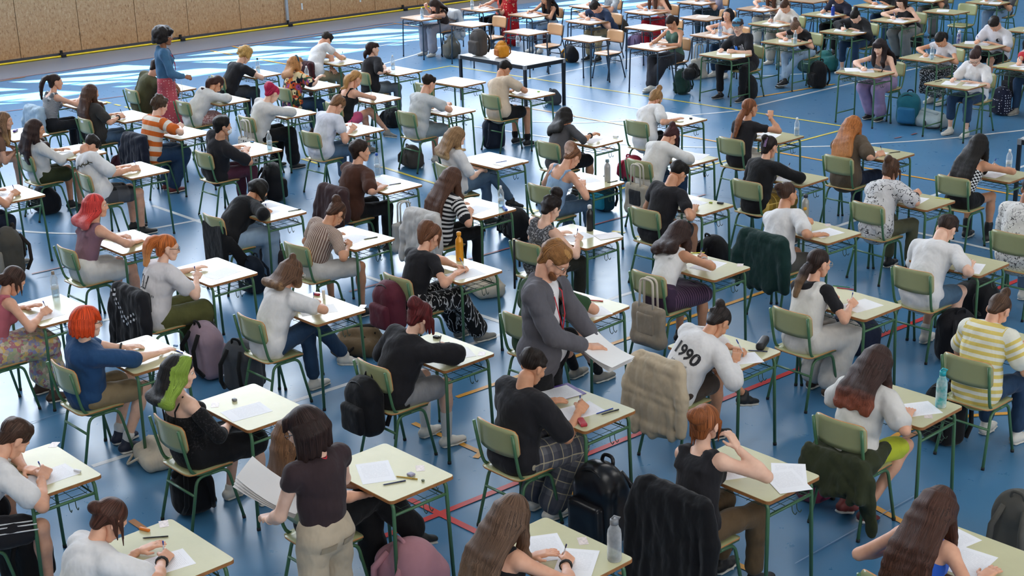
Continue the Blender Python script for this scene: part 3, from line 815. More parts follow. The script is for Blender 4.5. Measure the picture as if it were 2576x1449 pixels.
def hair(sp, I, root):
    hs_, = (sp['hair'],); style = hs_[0]; c1 = hs_[1]; opt = hs_[2] if len(hs_) > 2 else {}
    if style == 'none': return
    Rh, H, hs, lod = I['Rh'], I['H'], I['hs'], I['lod']
    P2, F2, U2, X2, P1 = I['P2'], I['F2'], I['U2'], I['X2'], I['P1']
    L = lambda x, y, z: H + Rh @ (A_((x, y, z)) * hs)
    ax = Rh.T
    vol = opt.get('vol', 0.0); rng = random.Random(opt.get('seed', len(sp['phrase']) * 7 + 3))
    f = Field(max(0.0085, VOX[lod][1] * 1.15), 0.007)
    down = A_((0, 0, -1.0))
    hline = opt.get('front', 0.0)
    tip = 1.0 if opt.get('c2') else 0.0
    f.ball(L(0, -0.020, 0.043), tuple(x * hs for x in (0.080 + vol, 0.098 + vol + hline * .5, 0.084 + vol)), axes=ax)
    if opt.get('fade') is None:
        f.seg(L(0, -0.060, 0.01), L(0, -0.062, -0.055), ((0.062 + vol) * hs, (0.045 + vol * .6) * hs), ((0.045) * hs, 0.032 * hs), side=Rh[:, 0])
    if opt.get('fringe'):
        for i in range(5):
            x = -0.05 + 0.025 * i
            f.seg(L(x, 0.062, 0.085), L(x * 1.1, 0.090, 0.034 + 0.006 * rng.random()), 0.019 * hs, 0.010 * hs, st=(0, opt.get('fringe_st', 0)))
    if opt.get('topvol'):
        tv = opt['topvol']
        for i in range(14):
            a = rng.uniform(0, 6.28); r = rng.uniform(0, 0.055)
            f.ball(L(r * math.cos(a), -0.005 + r * math.sin(a) * 1.2, 0.10 + rng.uniform(-0.015, tv)), rng.uniform(0.018, 0.030) * hs, st=opt.get('top_st', 0))
    if style in ('short', 'bob'):
        if style == 'bob':
            for a in np.linspace(-112, 112, 11):
                t = math.radians(a); x, y = 0.080 * math.sin(t), -0.022 - 0.085 * math.cos(t)
                p = L(x, y, 0.03); q = L(x * 1.10, y * 1.04, -0.02); e = q + down * opt.get('len', 0.10) * rng.uniform(.9, 1.1) + Rh @ A_((x * .2, y * .15, 0))
                f.seg(p, q, 0.024 * hs, 0.026 * hs); f.seg(q, e, 0.026 * hs, 0.014 * hs, st=(0, tip))
        else:
            for i in range(opt.get('tufts', 46)):
                a = rng.uniform(0, 6.28); z = rng.uniform(0.03, 0.11); r = math.sqrt(max(0.05, 1 - ((z - .043) / .09) ** 2))
                x, y = 0.076 * r * math.cos(a), -0.02 + 0.09 * r * math.sin(a)
                if y > 0.055 and z < 0.075: continue
                f.seg(L(x, y, z), L(x * 1.08 + rng.uniform(-.01, .014), y * 1.03 + rng.uniform(-.004, .016), z - 0.002), 0.013 * hs, 0.008 * hs)
    if style == 'curly':
        rr = opt.get('r', 0.022)
        for i in range(opt.get('n', 60)):
            a = rng.uniform(0, 6.28); z = rng.uniform(opt.get('z0', -0.03), 0.125); r = math.sqrt(max(0.06, 1 - ((z - .04) / .095) ** 2)) if z > 0.02 else 1.0
            x, y = (0.085 + vol) * r * math.cos(a), -0.02 + (0.102 + vol) * r * math.sin(a)
            if y > 0.04 and z < 0.07: continue
            f.ball(L(x, y, z), rng.uniform(.8, 1.25) * rr)
    if style in ('long', 'half'):
        ln = opt.get('len', 0.38); wv = opt.get('wave', 0.006)
        nl = opt.get('locks', 15)
        for i, a in enumerate(np.linspace(-118, 118, nl)):
            t = math.radians(a + rng.uniform(-4, 4)); x, y = 0.078 * math.sin(t), -0.022 - 0.088 * math.cos(t)
            p = L(x, y, 0.035); q = L(x * 1.12, y * 1.08, -0.035)
            sc_ = opt.get('sidec'); s1 = (1.0 if a > 66 else 0.0) if sc_ else None
            f.seg(p, q, 0.024 * hs, 0.025 * hs, st=(s1 or 0, s1 or 0))
            if s1: f.seg(L(x * .6, y * .5 + .03, .105), p, 0.026 * hs, 0.024 * hs, st=(1, 1))
            l = ln * rng.uniform(0.90, 1.06); prev = q; r0 = 0.025; n = 6
            back = abs(a) < 92 or not opt.get('fronty', True)
            xs = (q - P2) @ X2
            for j in range(1, n + 1):
                t = j / n
                if back:      # lies on the back
                    g = P2 + U2 * (0.06 - (l - .03) * t) + X2 * (xs * (1.0 + 0.35 * t)) - F2 * (0.085 + 0.050 * min(1, t * 2.2) - 0.02 * abs(xs) / .08 * t)
                    if j == 1: g = q * 0.55 + g * 0.45
                else:         # hangs in front of the shoulder
                    g = q + down * min(l, .26) * t; d = g - (P2 - U2 * 0.08); du, dx, df = d @ U2, d @ X2, d @ F2
                    if du < 0.09: g = g + F2 * max(0, 0.120 - df)
                g = g + A_((rng.uniform(-1, 1), rng.uniform(-1, 1), 0)) * wv
                r1 = 0.026 * (1 - 0.45 * t ** 3)
                f.seg(prev, g, (r0 * hs * 1.2, r0 * hs * .8), (r1 * hs * 1.2, r1 * hs * .8), side=X2, st=((s1, s1) if s1 is not None else (tip * max(0, (j - 2.2) / n * 1.5), tip * max(0, (j - 1.2) / n * 1.5)))); prev = g; r0 = r1
    if style == 'half': f.ball(L(0, -0.055, 0.135), 0.030 * hs)
    if style in ('ponytail', 'lowpony'):
        z0 = 0.075 if style == 'ponytail' else -0.03
        p = L(0, -0.112, z0); ln = opt.get('len', 0.28)
        f.ball(p, 0.024 * hs); prev = p; vel = Rh @ A_((0, -1.0, 0.35 if style == 'ponytail' else -0.4)); pos = p
        n = 6
        for j in range(1, n + 1):
            vel = nrm(vel * 0.62 + down * 0.55); pos = pos + vel * ln / n
            d = pos - (P2 - U2 * 0.08); du = d @ U2; df = d @ F2
            if du < 0.09 and df > -0.13: pos = pos + F2 * (-0.13 - df)
            w = opt.get('w', 0.030) * (1.15 if j < 4 else 0.85 - 0.12 * (j - 4))
            for kx in (-0.5, 0.5):
                f.seg(prev + X2 * kx * w * .8, pos + X2 * kx * w * .9 + A_((0, 0, rng.uniform(-.004, .004))), w * 0.8 * hs, w * 0.75 * hs, st=(tip * (j - 1) / n, tip * j / n))
            prev = pos
    if style in ('bun', 'topknot', 'curlbun', 'lowbun'):
        c = {'bun': (0, -0.115, 0.085), 'topknot': (0, -0.055, 0.148), 'curlbun': (0, -0.03, 0.160), 'lowbun': (0, -0.125, 0.02)}[style]
        r = opt.get('r', 0.036)
        f.ball(L(*c), r * hs * 0.9)
        for i in range(14):
            d = nrm(A_((rng.gauss(0, 1), rng.gauss(0, 1), rng.gauss(0, 1)))); f.ball(L(*c) + d * r * 0.6, r * 0.5)
        if style == 'curlbun':
            for i in range(26):
                a = rng.uniform(0, 6.28); z = rng.uniform(0.0, 0.12); rr = math.sqrt(max(0.05, 1 - ((z - .04) / .09) ** 2))
                f.ball(L(0.078 * rr * math.cos(a), -0.025 + 0.09 * rr * math.sin(a) - (0.03 if math.sin(a) > .6 else 0), z), 0.020)
    if opt.get('wisps'):
        for i in range(opt['wisps']):
            sx = rng.choice((-1, 1)); y = rng.uniform(-0.11, 0.06); x = sx * 0.078 * (1 if y > -.05 else .5)
            p = L(x, y, 0.02); f.seg(p, p + down * rng.uniform(.08, .16) + X2 * rng.uniform(-.015, .015), 0.012, 0.005)
    me = solid('hair', f, [hairmat(c1, opt.get('c2'))])
    o = link('hair', me, root)
    if opt.get('band'):
        b = MB(); pts = [L(0.088 * math.sin(t), 0.012, 0.035 + 0.092 * math.cos(t)) for t in np.linspace(-1.9, 1.9, 13)]
        b.tube(pts, 0.012, 6); link('hair_band', b.mesh('hair_band', [cloth(opt['band'])]), root)
    if opt.get('tie'):
        b = MB(); c = {'ponytail': (0, -0.110, 0.075), 'lowpony': (0, -0.112, -0.03)}.get(style, (0, -0.10, 0.06))
        b.tube([L(c[0] + 0.026 * math.cos(t), c[1] - 0.01, c[2] + 0.026 * math.sin(t)) for t in np.linspace(0, 6.28, 11)], 0.009, 6); link('hair_tie', b.mesh('hair_tie', [cloth(opt['tie'])]), root)
    if opt.get('claw'):
        b = MB()
        for i in range(8):
            b.tube([L(0.012 + 0.03 * math.cos(t) , -0.125 - 0.012 * math.sin(t), 0.09 - i * 0.014) for t in np.linspace(-1.4, 1.4, 5)], 0.004, 5)
        b.tube([L(0.03, -0.125, 0.09), L(0.034, -0.13, -0.01)], 0.007, 6)
        link('hair_claw', b.mesh('hair_claw', [mat('claw', opt['claw'], 0.3)]), root)
# ------------------------------------------------------------------ the hall
def smat(name, build):
    t = NT(name); build(t); return t.m

def _floor(t):
    oc = t.coord('Object')
    n = t.noise(oc, 0.35, 3); n2 = t.noise(oc, 7.0, 4, 0.7)
    base = t.ramp(n, [(0.3, lin('#41739a')), (0.7, lin('#4b7fa6'))])
    t.l(base, t.b.inputs['Base Color'])
    r = t.n('ShaderNodeMapRange'); r.inputs[1].default_value = 0.3; r.inputs[2].default_value = 0.7; r.inputs[3].default_value = 0.27; r.inputs[4].default_value = 0.31
    t.l(n2, r.inputs[0]); t.l(r.outputs[0], t.b.inputs['Roughness'])
    t.b.inputs['Specular IOR Level'].default_value = 0.7
    t.bump(t.noise(oc, 1.2, 1), 0.03, 0.02)
M_FLOOR = smat('blue_sports_floor', _floor)
M_STRIP = mat('grey_sports_floor', '#757c88', 0.34, vary=0.04, nscale=0.7)
def _osb(t):
    f1 = t.noise(t.coord('Object', (26, 26, 15)), 1.0, 4, 0.75); f2 = t.noise(t.coord('Object', (30, 30, 11)), 1.0, 2, 0.6)
    big = t.noise(t.coord('Object'), 0.6, 2)
    c = t.ramp(f1, [(0.28, lin('#8a5c34')), (0.45, lin('#bb8d5e')), (0.60, lin('#c99f72')), (0.75, lin('#dcbb90'))])
    c = t.mix(t.math('MULTIPLY', t.math('GREATER_THAN', f2, 0.665), 0.6), c, lin('#6d4526'))
    c = t.mix(t.math('MULTIPLY', big, 0.35), c, lin('#b07c4a'))
    t.l(c, t.b.inputs['Base Color']); t.b.inputs['Roughness'].default_value = 0.6
    t.bump(f1, 0.25, 0.004)
M_OSB = smat('chipboard', _osb)
M_WHITEWALL = mat('painted_plaster', '#c3c5c4', 0.8, vary=0.03)
M_CEIL = mat('ceiling_panel', '#9a9c9c', 0.85, vary=0.04)
M_DARKSTEEL = mat('dark_steel', '#24262b', 0.45, 0.3)
M_YELLOW = mat('yellow_edge', '#f2d21f', 0.5)
M_BLACKRUB = mat('black_rubber', '#1b1b1d', 0.7)

def struct(name, me, parent=None):
    o = link(name, me, parent)
    o['kind'] = 'structure'; return o

b = MB(); b.box((4, 20, -0.05), (40, 40, 0.05)); FLOOR = struct('floor', b.mesh('floor', [M_FLOOR], False))

def ribbon(pts, w, z, m, name, lab=None, n=1):
    """a painted line on the floor through ground points"""
    P = [np.array(p[:2], float) for p in pts]; V = []; F = []
    for i, p in enumerate(P):
        t = P[min(i + 1, len(P) - 1)] - P[max(i - 1, 0)]; t = t / np.linalg.norm(t); nn = np.array([-t[1], t[0]]) * w / 2
        V += [(p[0] + nn[0], p[1] + nn[1], z), (p[0] - nn[0], p[1] - nn[1], z)]
        if i: k = 2 * i; F.append((k - 2, k - 1, k + 1, k))
    V2 = [(x, y, z - 0.0008) for x, y, z in V]; k = len(V)
    F2 = [tuple(reversed([i + k for i in f])) for f in F]
    me = mesh_from(name, V + V2, F + F2, [m], None, False)
    return link(name, me, FLOOR)

M_LWHITE = mat('line_white', '#d3d6d6', 0.35, vary=0.08, nscale=3); M_LYEL = mat('line_yellow', '#d9c64f', 0.35, vary=0.1, nscale=3)
M_LOR = mat('line_orange', '#e0a02c', 0.35, vary=0.1, nscale=3); M_LRED = mat('line_red', '#c8322f', 0.35, vary=0.08, nscale=3)
M_LBRN = mat('line_faded_orange', '#b0794f', 0.4, vary=0.1, nscale=3); M_LTHIN = mat('line_faded_red', '#9a5a58', 0.4, vary=0.15, nscale=3)
def arc3(*px):
    """smooth curve through photographed floor points"""
    g = [at(*p)[:2] for p in px]; out = []
    for i in range(len(g) - 1):
        p0, p1, p2, p3 = g[max(i - 1, 0)], g[i], g[i + 1], g[min(i + 2, len(g) - 1)]
        for k in range(6):
            t = k / 6; out.append(0.5 * ((2 * p1) + (-p0 + p2) * t + (2 * p0 - 5 * p1 + 4 * p2 - p3) * t * t + (-p0 + 3 * p1 - 3 * p2 + p3) * t ** 3))
    out.append(g[-1]); return out
def L2(a, b): return [at(*a)[:2], at(*b)[:2]]
_lz = [0.0012]
def line(pts, w, m, name):
    _lz[0] += 0.00012; ribbon(pts, w, _lz[0], m, name)
for n_, m_, w_, segs in (
    ('white_line', M_LWHITE, 0.055, [L2((232, 1173), (2600, 410)), L2((1064, 97), (880, 128)), L2((880, 186), (1108, 119)), L2((1232, 219), (1860, 92)), L2((384, 517), (540, 571)),
        L2((380, 576), (540, 546)), L2((884, 683), (1290, 821)), L2((1876, 272), (2200, 196)), L2((2200, 196), (2480, 132)), L2((1860, 194), (2060, 184)), L2((2279, 579), (2520, 634)),
        L2((257, 807), (330, 792)), L2((1426, 243), (1640, 280)), arc3((1190, 318), (1290, 332), (1390, 347), (1480, 357), (1580, 364), (1741, 370), (1824, 371), (1964, 370), (2086, 368), (2207, 361), (2378, 349), (2590, 326)),
        arc3((1330, 306), (1450, 309), (1573, 303), (1700, 293), (1852, 279), (1900, 268)), arc3((20, 576), (69, 583), (179, 588), (300, 585)), arc3((1236, 280), (1215, 260), (1225, 243), (1255, 232))]),
    ('yellow_line', M_LYEL, 0.05, [L2((1133, 166), (2130, 319)), L2((1040, 183), (1133, 166)), L2((1290, 547), (2112, 329)), L2((1290, 516), (1352, 531)), L2((960, 420), (1120, 470)), L2((760, 400), (800, 412)), L2((1540, 582), (1572, 586)), L2((1600, 595), (1632, 600)), L2((264, 256), (278, 260)), L2((288, 263), (303, 266)), L2((314, 269), (330, 273))]),
    ('orange_line', M_LOR, 0.05, [L2((1340, 274), (2580, 495)), L2((1149, 1000), (2030, 697)), L2((1040, 1065), (1210, 1139)), L2((1196, 1153), (1210, 1139)), L2((1426, 1235), (2000, 1484)), arc3((2236, 1108), (2286, 1082), (2419, 1050), (2552, 1040)), L2((2200, 1276), (2300, 1330)), L2((2375, 805), (2402, 816)), L2((1860, 252), (2100, 212)), arc3((1445, 26), (1460, 34), (1462, 42), (1450, 46)), L2((530, 128), (585, 138)), L2((585, 117), (610, 123)), L2((655, 150), (720, 162))]),
    ('red_line', M_LRED, 0.055, [L2((900, 1377), (2600, 690)), L2((1030, 1257), (1215, 1347)), L2((1510, 892), (1590, 920)), L2((2398, 786), (2425, 800))]),
    ('faded_orange_line', M_LBRN, 0.05, [L2((1560, 1447), (2310, 1088)), L2((330, 1310), (420, 1370)), L2((600, 119), (1000, 60)), L2((0, 205), (64, 194)), L2((990, 59), (1120, 78))]),
    ('faded_red_line', M_LTHIN, 0.03, [L2((879, 735), (1774, 490)), L2((80, 690), (180, 668)), L2((0, 202), (990, 57)), L2((0, 283), (330, 240)), L2((1310, 650), (1330, 640)), L2((2250, 349), (2268, 345)), L2((2292, 340), (2306, 336)), L2((1490, 790), (1520, 800))]),
):
    for s_ in segs: line(s_, w_, m_, n_)
# welds of the sports floor, faint
for a_, b_ in (((90, 700), (400, 640)), ((0, 1090), (400, 960)), ((1240, 1400), (1620, 1240)), ((1700, 480), (2000, 520)), ((2000, 1420), (2300, 1250)), ((1180, 1110), (1330, 1050)), ((700, 1300), (960, 1200))):
    line(L2(a_, b_), 0.008, mat('floor_weld', '#7f9dbd', 0.4), 'floor_weld')
# grey run-off strip along the wall
g0, g1 = at(0, 201), at(990, 57)
d_ = (g1 - g0)[:2]; d_ /= np.linalg.norm(d_)
pA, pB = g0[:2] - d_ * 14, g0[:2] + d_ * 36
me = mesh_from('run_off_strip', [(pA[0], pA[1], 0.001), (pB[0], pB[1], 0.001), tuple(wallp(36, 0.001)), tuple(wallp(-14, 0.001))], [(0, 1, 2, 3)], [M_STRIP], None, False)
link('run_off_strip', me, FLOOR)

# timber wall: panels in a row with recessed joints
WLEN0, WLEN1 = -16.0, 34.0
def wbox(b, s0, s1, z0, z1, o0, o1, mi=0):
    V = [wallp(s, z, o) for s in (s0, s1) for o in (o0, o1) for z in (z0, z1)]
    b.add(V, [(0, 1, 3, 2), (4, 6, 7, 5), (0, 4, 5, 1), (2, 3, 7, 6), (0, 2, 6, 4), (1, 5, 7, 3)], mi)
b = MB(); wbox(b, WLEN0, WLEN1, 0, WIN_Z0, -0.30, -0.02); wbox(b, WLEN0, WIN_S0, WIN_Z0, HALL_Z, -0.3, -0.02); wbox(b, WIN_S1, WLEN1, WIN_Z0, HALL_Z, -0.3, -0.02); wbox(b, WIN_S0, WIN_S1, WIN_Z1, HALL_Z, -0.3, -0.02)
WALL = struct('wall_left', b.mesh('wall_left', [mat('wall_backing', '#35271a', 0.8)], False))
def ws(px, py): return float((at(px, py)[:2] - WALL_A) @ WU)
J_ = [ws(46, 153), ws(196, 132), ws(337, 113), ws(472, 97), ws(600, 79), ws(721, 66)]
st_ = (J_[-1] - J_[0]) / 5
edges_ = [J_[0] - st_ * k for k in range(11, 0, -1)] + J_ + [J_[-1] + st_ * k for k in range(1, 14)]
for i in range(len(edges_) - 1):
    b = MB(); wbox(b, edges_[i] + 0.006, edges_[i + 1] - 0.006, 0.07, WIN_Z0 - 0.05, -0.02, 0.0)
    link('chipboard_panel', b.mesh('chipboard_panel', [M_OSB], False), WALL)
b = MB(); wbox(b, WLEN0, WLEN1, 0.0, 0.075, -0.02, 0.012); o_ = struct('baseboard_left', b.mesh('baseboard_left', [mat('dark_skirting', '#4a4a50', 0.6)], False))
b = MB(); b.tube([wallp(WLEN0, 0.022, 0.12), wallp(WLEN1, 0.022, 0.12)], 0.020, 8); o_ = struct('trim_1', b.mesh('trim_1', [M_YELLOW]))
b = MB(); wbox(b, ws(721, 66) + 0.02, ws(721, 66) + 0.08, 0.0, WIN_Z0, 0.0, 0.05); struct('trim_2', b.mesh('trim_2', [mat('grey_post', '#a5a7a8', 0.5)], False))
b = MB(); wbox(b, ws(1076, 12), ws(1076, 12) + 0.08, 0.0, WIN_Z0, 0.0, 0.05); struct('trim_3', b.mesh('trim_3', [mat('grey_post', '#a5a7a8', 0.5)], False))
for px, py in ((152, 142), (453, 102), (716, 64), (1005, 25)):
    s = ws(px, py); q = at(px, py); b = MB()
    wbox(b, s - 0.045, s + 0.045, 0, 0.055, 0.05, 0.19); wbox(b, s - 0.025, s + 0.025, 0.0, 0.13, 0.04, 0.07)
    o = link('pipe_bracket', b.mesh('pipe_bracket', [M_BLACKRUB], False)); tag(o, 'small black bracket holding the yellow pipe, %s along the chipboard wall' % {152: 'first', 453: 'second', 716: 'third', 1005: 'fourth'}[px], 'bracket', 'brackets along the wall')
for px, py in ((793, 38), (941, 18)):
    s = ws(px, py + 27); b = MB(); wbox(b, s - 0.02, s + 0.02, 0.32, 0.46, 0.0, 0.015)
    o = link('wall_socket', b.mesh('wall_socket', [mat('white_plate', '#dddcd6', 0.4)], False)); tag(o, 'small white plate on the chipboard wall, %s of two' % ('left one' if px < 800 else 'right one'), 'plate', 'plates on the wall')

# glazed band with mullions and added shadow rods; panes let the sun through
M_GLASS = clear_plastic('window_glass', '#f4f8ff', 0.02)
nb = 11; bw = (WIN_S1 - WIN_S0) / nb
for i in range(nb):
    s0, s1 = WIN_S0 + i * bw, WIN_S0 + (i + 1) * bw
    b = MB(); wbox(b, s0 + 0.06, s1 - 0.06, WIN_Z0 + 0.06, WIN_Z1 - 0.06, -0.17, -0.16)
    w_ = struct('window_%d' % (i + 1), b.mesh('window_pane', [M_GLASS], False))
    b = MB(); wbox(b, s0 - 0.03, s0 + 0.03, WIN_Z0, WIN_Z1, -0.24, -0.10)
    for z in (WIN_Z0 + 2.1, WIN_Z0 + 4.2): wbox(b, s0, s1, z - 0.02, z + 0.02, -0.20, -0.14)
    b.tube([wallp(s0, WIN_Z0 + 0.1, -0.5), wallp(s1, WIN_Z1 - 0.1, -0.5)], 0.20, 6)  # diagonals added outside the panes to cast slanted shadow bands
    b.tube([wallp(s0, WIN_Z0 + 2.6, -0.5), wallp(s1, WIN_Z1 - 2.6, -0.5)], 0.05, 6)
    b.tube([wallp(s1, WIN_Z0 + 0.1, -0.5), wallp(s0, WIN_Z1 - 0.1, -0.5)], 0.26, 6)
    fr_ = link('window_frame', b.mesh('window_frame', [mat('window_steel', '#5c6066', 0.5)], False), w_)
b = MB(); wbox(b, WLEN0, WLEN1, HALL_Z - 1.3, HALL_Z - 1.1, -2.1, -0.3); struct('added_sun_baffle', b.mesh('added_sun_baffle', [M_CEIL], False))  # unseen slab added to keep the sun out of the upper panes
# the remaining walls and the ceiling, which close the hall
def slab(name, pts, m):
    c = np.mean([tuple(p) for p in pts], 0)
    me = mesh_from(name, [tuple(p) for p in pts], [(0, 1, 2, 3)], [m], None, False); return struct(name, me)
slab('wall_far', [wallp(34, 0, 0), wallp(34, 0, 41), wallp(34, HALL_Z, 41), wallp(34, HALL_Z, 0)], M_WHITEWALL)
slab('wall_back', [wallp(-26, 0, 0), wallp(-26, 0, 41), wallp(-26, HALL_Z, 41), wallp(-26, HALL_Z, 0)], M_WHITEWALL)
slab('wall_right', [wallp(-26, 0, 41), wallp(34, 0, 41), wallp(34, HALL_Z, 41), wallp(-26, HALL_Z, 41)], M_WHITEWALL)
slab('wall_left_end', [wallp(-26, 0, 0), wallp(-16, 0, 0), wallp(-16, HALL_Z, 0), wallp(-26, HALL_Z, 0)], M_WHITEWALL)
CEIL_ = slab('ceiling', [wallp(-26, HALL_Z, -0.3), wallp(34, HALL_Z, -0.3), wallp(34, HALL_Z, 41), wallp(-26, HALL_Z, 41)], M_CEIL)

for s_ in (-6, 8, 22):
    for o_ in (6, 16, 26):
        b = MB(); wbox(b, s_ - 7.6, s_ - 0.4, 10.63, 10.75, o_ - 0.65, o_ + 0.65); link('fill_light_box', b.mesh('fill_light_box', [M_WHITEWALL], False), CEIL_)  # boxes added above the overhead fill lights
for i in range(9):
    b = MB(); s0 = -24 + 4 * i; wbox(b, s0 - 0.05, s0 + 0.05, 4.4, 9.6, 40.3, 40.5); wbox(b, s0, s0 + 4, 4.3, 4.4, 40.3, 40.5); wbox(b, s0, s0 + 4, 9.6, 9.7, 40.3, 40.5)
    w_ = struct('window_%d' % (12 + i), b.mesh('window_frame', [mat('window_steel', '#5c6066', 0.5)], False))  # frames and panes added behind the unseen camera-side fill light
    b = MB(); wbox(b, s0 + 0.06, s0 + 3.94, 4.4, 9.6, 40.40, 40.41); link('window_pane', b.mesh('window_pane', [M_GLASS], False), w_)

# ------------------------------------------------------------------ school furniture (frames along +Y: the way the sitter faces)
def laminate(name, c):
    def f(t):
        n = t.noise(t.coord('Object'), 5, 4, 0.65); cc = lin(c)
        t.l(t.ramp(n, [(0.3, tuple(x * 0.93 for x in cc[:3]) + (1,)), (0.7, cc)]), t.b.inputs['Base Color'])
        t.b.inputs['Roughness'].default_value = 0.24; t.b.inputs['Specular IOR Level'].default_value = 0.5
    return smat(name, f)
M_TOPG = laminate('desk_laminate_green', '#c8c49c'); M_TOPW = laminate('desk_laminate_beige', '#cdb29a')
M_EDGE = mat('wood_edge', '#a06a3a', 0.55, vary=0.12, nscale=25)
M_FRG = mat('green_enamel', '#4b7350', 0.35, vary=0.05); M_FRB = mat('slate_enamel', '#38434f', 0.35, vary=0.05)
M_SEATG = laminate('seat_laminate_green', '#a6a97b'); M_WOODP = laminate('plywood', '#cf9f72'); M_EDGEW = mat('plywood_edge', '#c98e55', 0.5, vary=0.1, nscale=20)
M_WIRE = mat('basket_wire', '#2e4a3c', 0.4, 0.2); M_WIREB = mat('basket_wire_dark', '#2b333c', 0.4, 0.2)

def rrect(w, d, r, n=4):
    P = []
    for cx, cy, a0 in ((w - r, d - r, 0), (-w + r, d - r, 90), (-w + r, -d + r, 180), (w - r, -d + r, 270)):
        for k in range(n + 1):
            a = math.radians(a0 + 90 * k / n); P.append((cx + r * math.cos(a), cy + r * math.sin(a)))
    return P
def prism(P, z0, z1):
    n = len(P); V = [(x, y, z0) for x, y in P] + [(x, y, z1) for x, y in P]
    F = [tuple(range(n - 1, -1, -1)), tuple(range(n, 2 * n))] + [(i, (i + 1) % n, n + (i + 1) % n, n + i) for i in range(n)]
    return V, F
def pmesh(name, P, z0, z1, m):
    b = MB(); b.add(*prism(P, z0, z1)); return b.mesh(name, [m], False)
DT = 0.76
DM = {}
DM['board'] = pmesh('board', rrect(0.351, 0.251, 0.03), DT - 0.021, DT - 0.002, M_EDGE)
DM['top'] = pmesh('laminate_top', rrect(0.348, 0.248, 0.028), DT - 0.002, DT, M_TOPG)
b = MB()
pl = fillet([(0.325, 0.225, 0.02), (0.312, 0.205, DT - 0.035), (0.02, 0.205, DT - 0.033)], 0.055, 4)
b.tube(pl, 0.0125, 8, 0); b.tube([(0.326, 0.2265, 0.0), (0.3248, 0.2248, 0.022)], 0.0145, 8, 1); DM['leg'] = b.mesh('leg', [M_FRG, M_BLACKRUB])
b = MB(); b.tube([(0.313, -0.207, 0.640), (0.313, 0.207, 0.640)], 0.0105, 8); DM['rail'] = b.mesh('side_rail', [M_FRG])
b = MB()
for y in np.linspace(-0.12, 0.16, 4): b.tube([(-0.312, y, 0.640), (0.312, y, 0.640)], 0.0026, 4)
for x in np.linspace(-0.26, 0.26, 7): b.tube([(x, -0.13, 0.637), (x, 0.17, 0.637), (x, 0.19, 0.67)], 0.0022, 4)
for k in range(6):
    x0 = -0.255 + 0.085 * k; b.tube([(x0, 0.19, 0.645), (x0 + 0.02, 0.19, 0.675), (x0 + 0.06, 0.19, 0.675), (x0 + 0.085, 0.19, 0.645)], 0.0026, 4)
b.tube([(-0.31, 0.19, 0.64), (0.31, 0.19, 0.64)], 0.006, 6)
DM['basket'] = b.mesh('wire_basket', [M_WIRE])
b = MB()
for dy in (0.0, 0.045): b.tube(fillet([(0.313, 0.02 + dy, 0.635), (0.318, 0.02 + dy, 0.59), (0.342, 0.02 + dy, 0.575), (0.352, 0.02 + dy, 0.60)], 0.02, 3), 0.0032, 5)
DM['hook'] = b.mesh('bag_hook', [M_WIRE])
b = MB(); b.tube([(0.322, -0.218, 0.14), (0.322, 0.218, 0.14)], 0.010, 8); DM['low'] = b.mesh('low_rail', [M_FRG])

def yawm(x, y, yaw, z=0.0):
    return Matrix.Translation((x, y, z)) @ Matrix.Rotation(yaw - math.pi / 2, 4, 'Z')

def desk(x, y, yaw, label, style='g', low=False, group='school desks'):
    r = link('school_desk', None, mtx=yawm(x, y, yaw)); r.empty_display_size = 0.2
    tag(r, label, 'desk', group)
    link('board', DM['board'], r); t = link('laminate_top', DM['top'], r)
    fr = []
    for sx in (1, -1):
        for sy in (1, -1):
            o = link('leg', DM['leg'], r); o.scale = (sx, sy, 1); fr.append(o)
        o = link('side_rail', DM['rail'], r); o.scale = (sx, 1, 1); fr.append(o)
        h = link('bag_hook', DM['hook'], r); h.scale = (sx, 1, 1)
        if low: o = link('low_rail', DM['low'], r); o.scale = (sx, 1, 1); fr.append(o)
        if style == 'b': setmat(h, M_WIREB)
    k = link('wire_basket', DM['basket'], r)
    if style == 'b':
        setmat(t, M_TOPW); setmat(k, M_WIREB)
        for o in fr: setmat(o, M_FRB)
    return r

# chair
CM = {}
def plate(fn, nu, nv, th, edge):
    """curved sheet with rounded outline; fn(u,v) -> point, normal; u,v in -1..1"""
    V = []; F = []; M = []
    for side in (0, 1):
        for i in range(nu):
            for j in range(nv):
                u, v = -1 + 2 * i / (nu - 1), -1 + 2 * j / (nv - 1)
                # pull the corners in
                m = max(abs(u), abs(v)); l = math.hypot(u, v)
                if l > 1e-6:
                    p = 7; q = (abs(u) ** p + abs(v) ** p) ** (1 / p); k = m / q; u, v = u * k, v * k
                P, N = fn(u, v); V.append(np.array(P) + np.array(N) * th * (0.5 if side else -0.5))
    g = lambda s, i, j: s * nu * nv + i * nv + j
    for i in range(nu - 1):
        for j in range(nv - 1):
            F.append((g(1, i, j), g(1, i + 1, j), g(1, i + 1, j + 1), g(1, i, j + 1))); M.append(0)
            F.append((g(0, i, j), g(0, i, j + 1), g(0, i + 1, j + 1), g(0, i + 1, j))); M.append(0)
    for i in range(nu - 1):
        F.append((g(0, i, 0), g(0, i + 1, 0), g(1, i + 1, 0), g(1, i, 0))); F.append((g(0, i + 1, nv - 1), g(0, i, nv - 1), g(1, i, nv - 1), g(1, i + 1, nv - 1))); M += [1, 1]
    for j in range(nv - 1):
        F.append((g(0, 0, j + 1), g(0, 0, j), g(1, 0, j), g(1, 0, j + 1))); F.append((g(0, nu - 1, j), g(0, nu - 1, j + 1), g(1, nu - 1, j + 1), g(1, nu - 1, j))); M += [1, 1]
    return V, F, M
def _seat(u, v):
    z = 0.448 - 0.010 * (1 - u * u) * (1 - v * v) - (0.020 * max(0, v - 0.55) ** 2 / 0.2)
    return (u * 0.195, v * 0.19, z), (0, 0, 1)
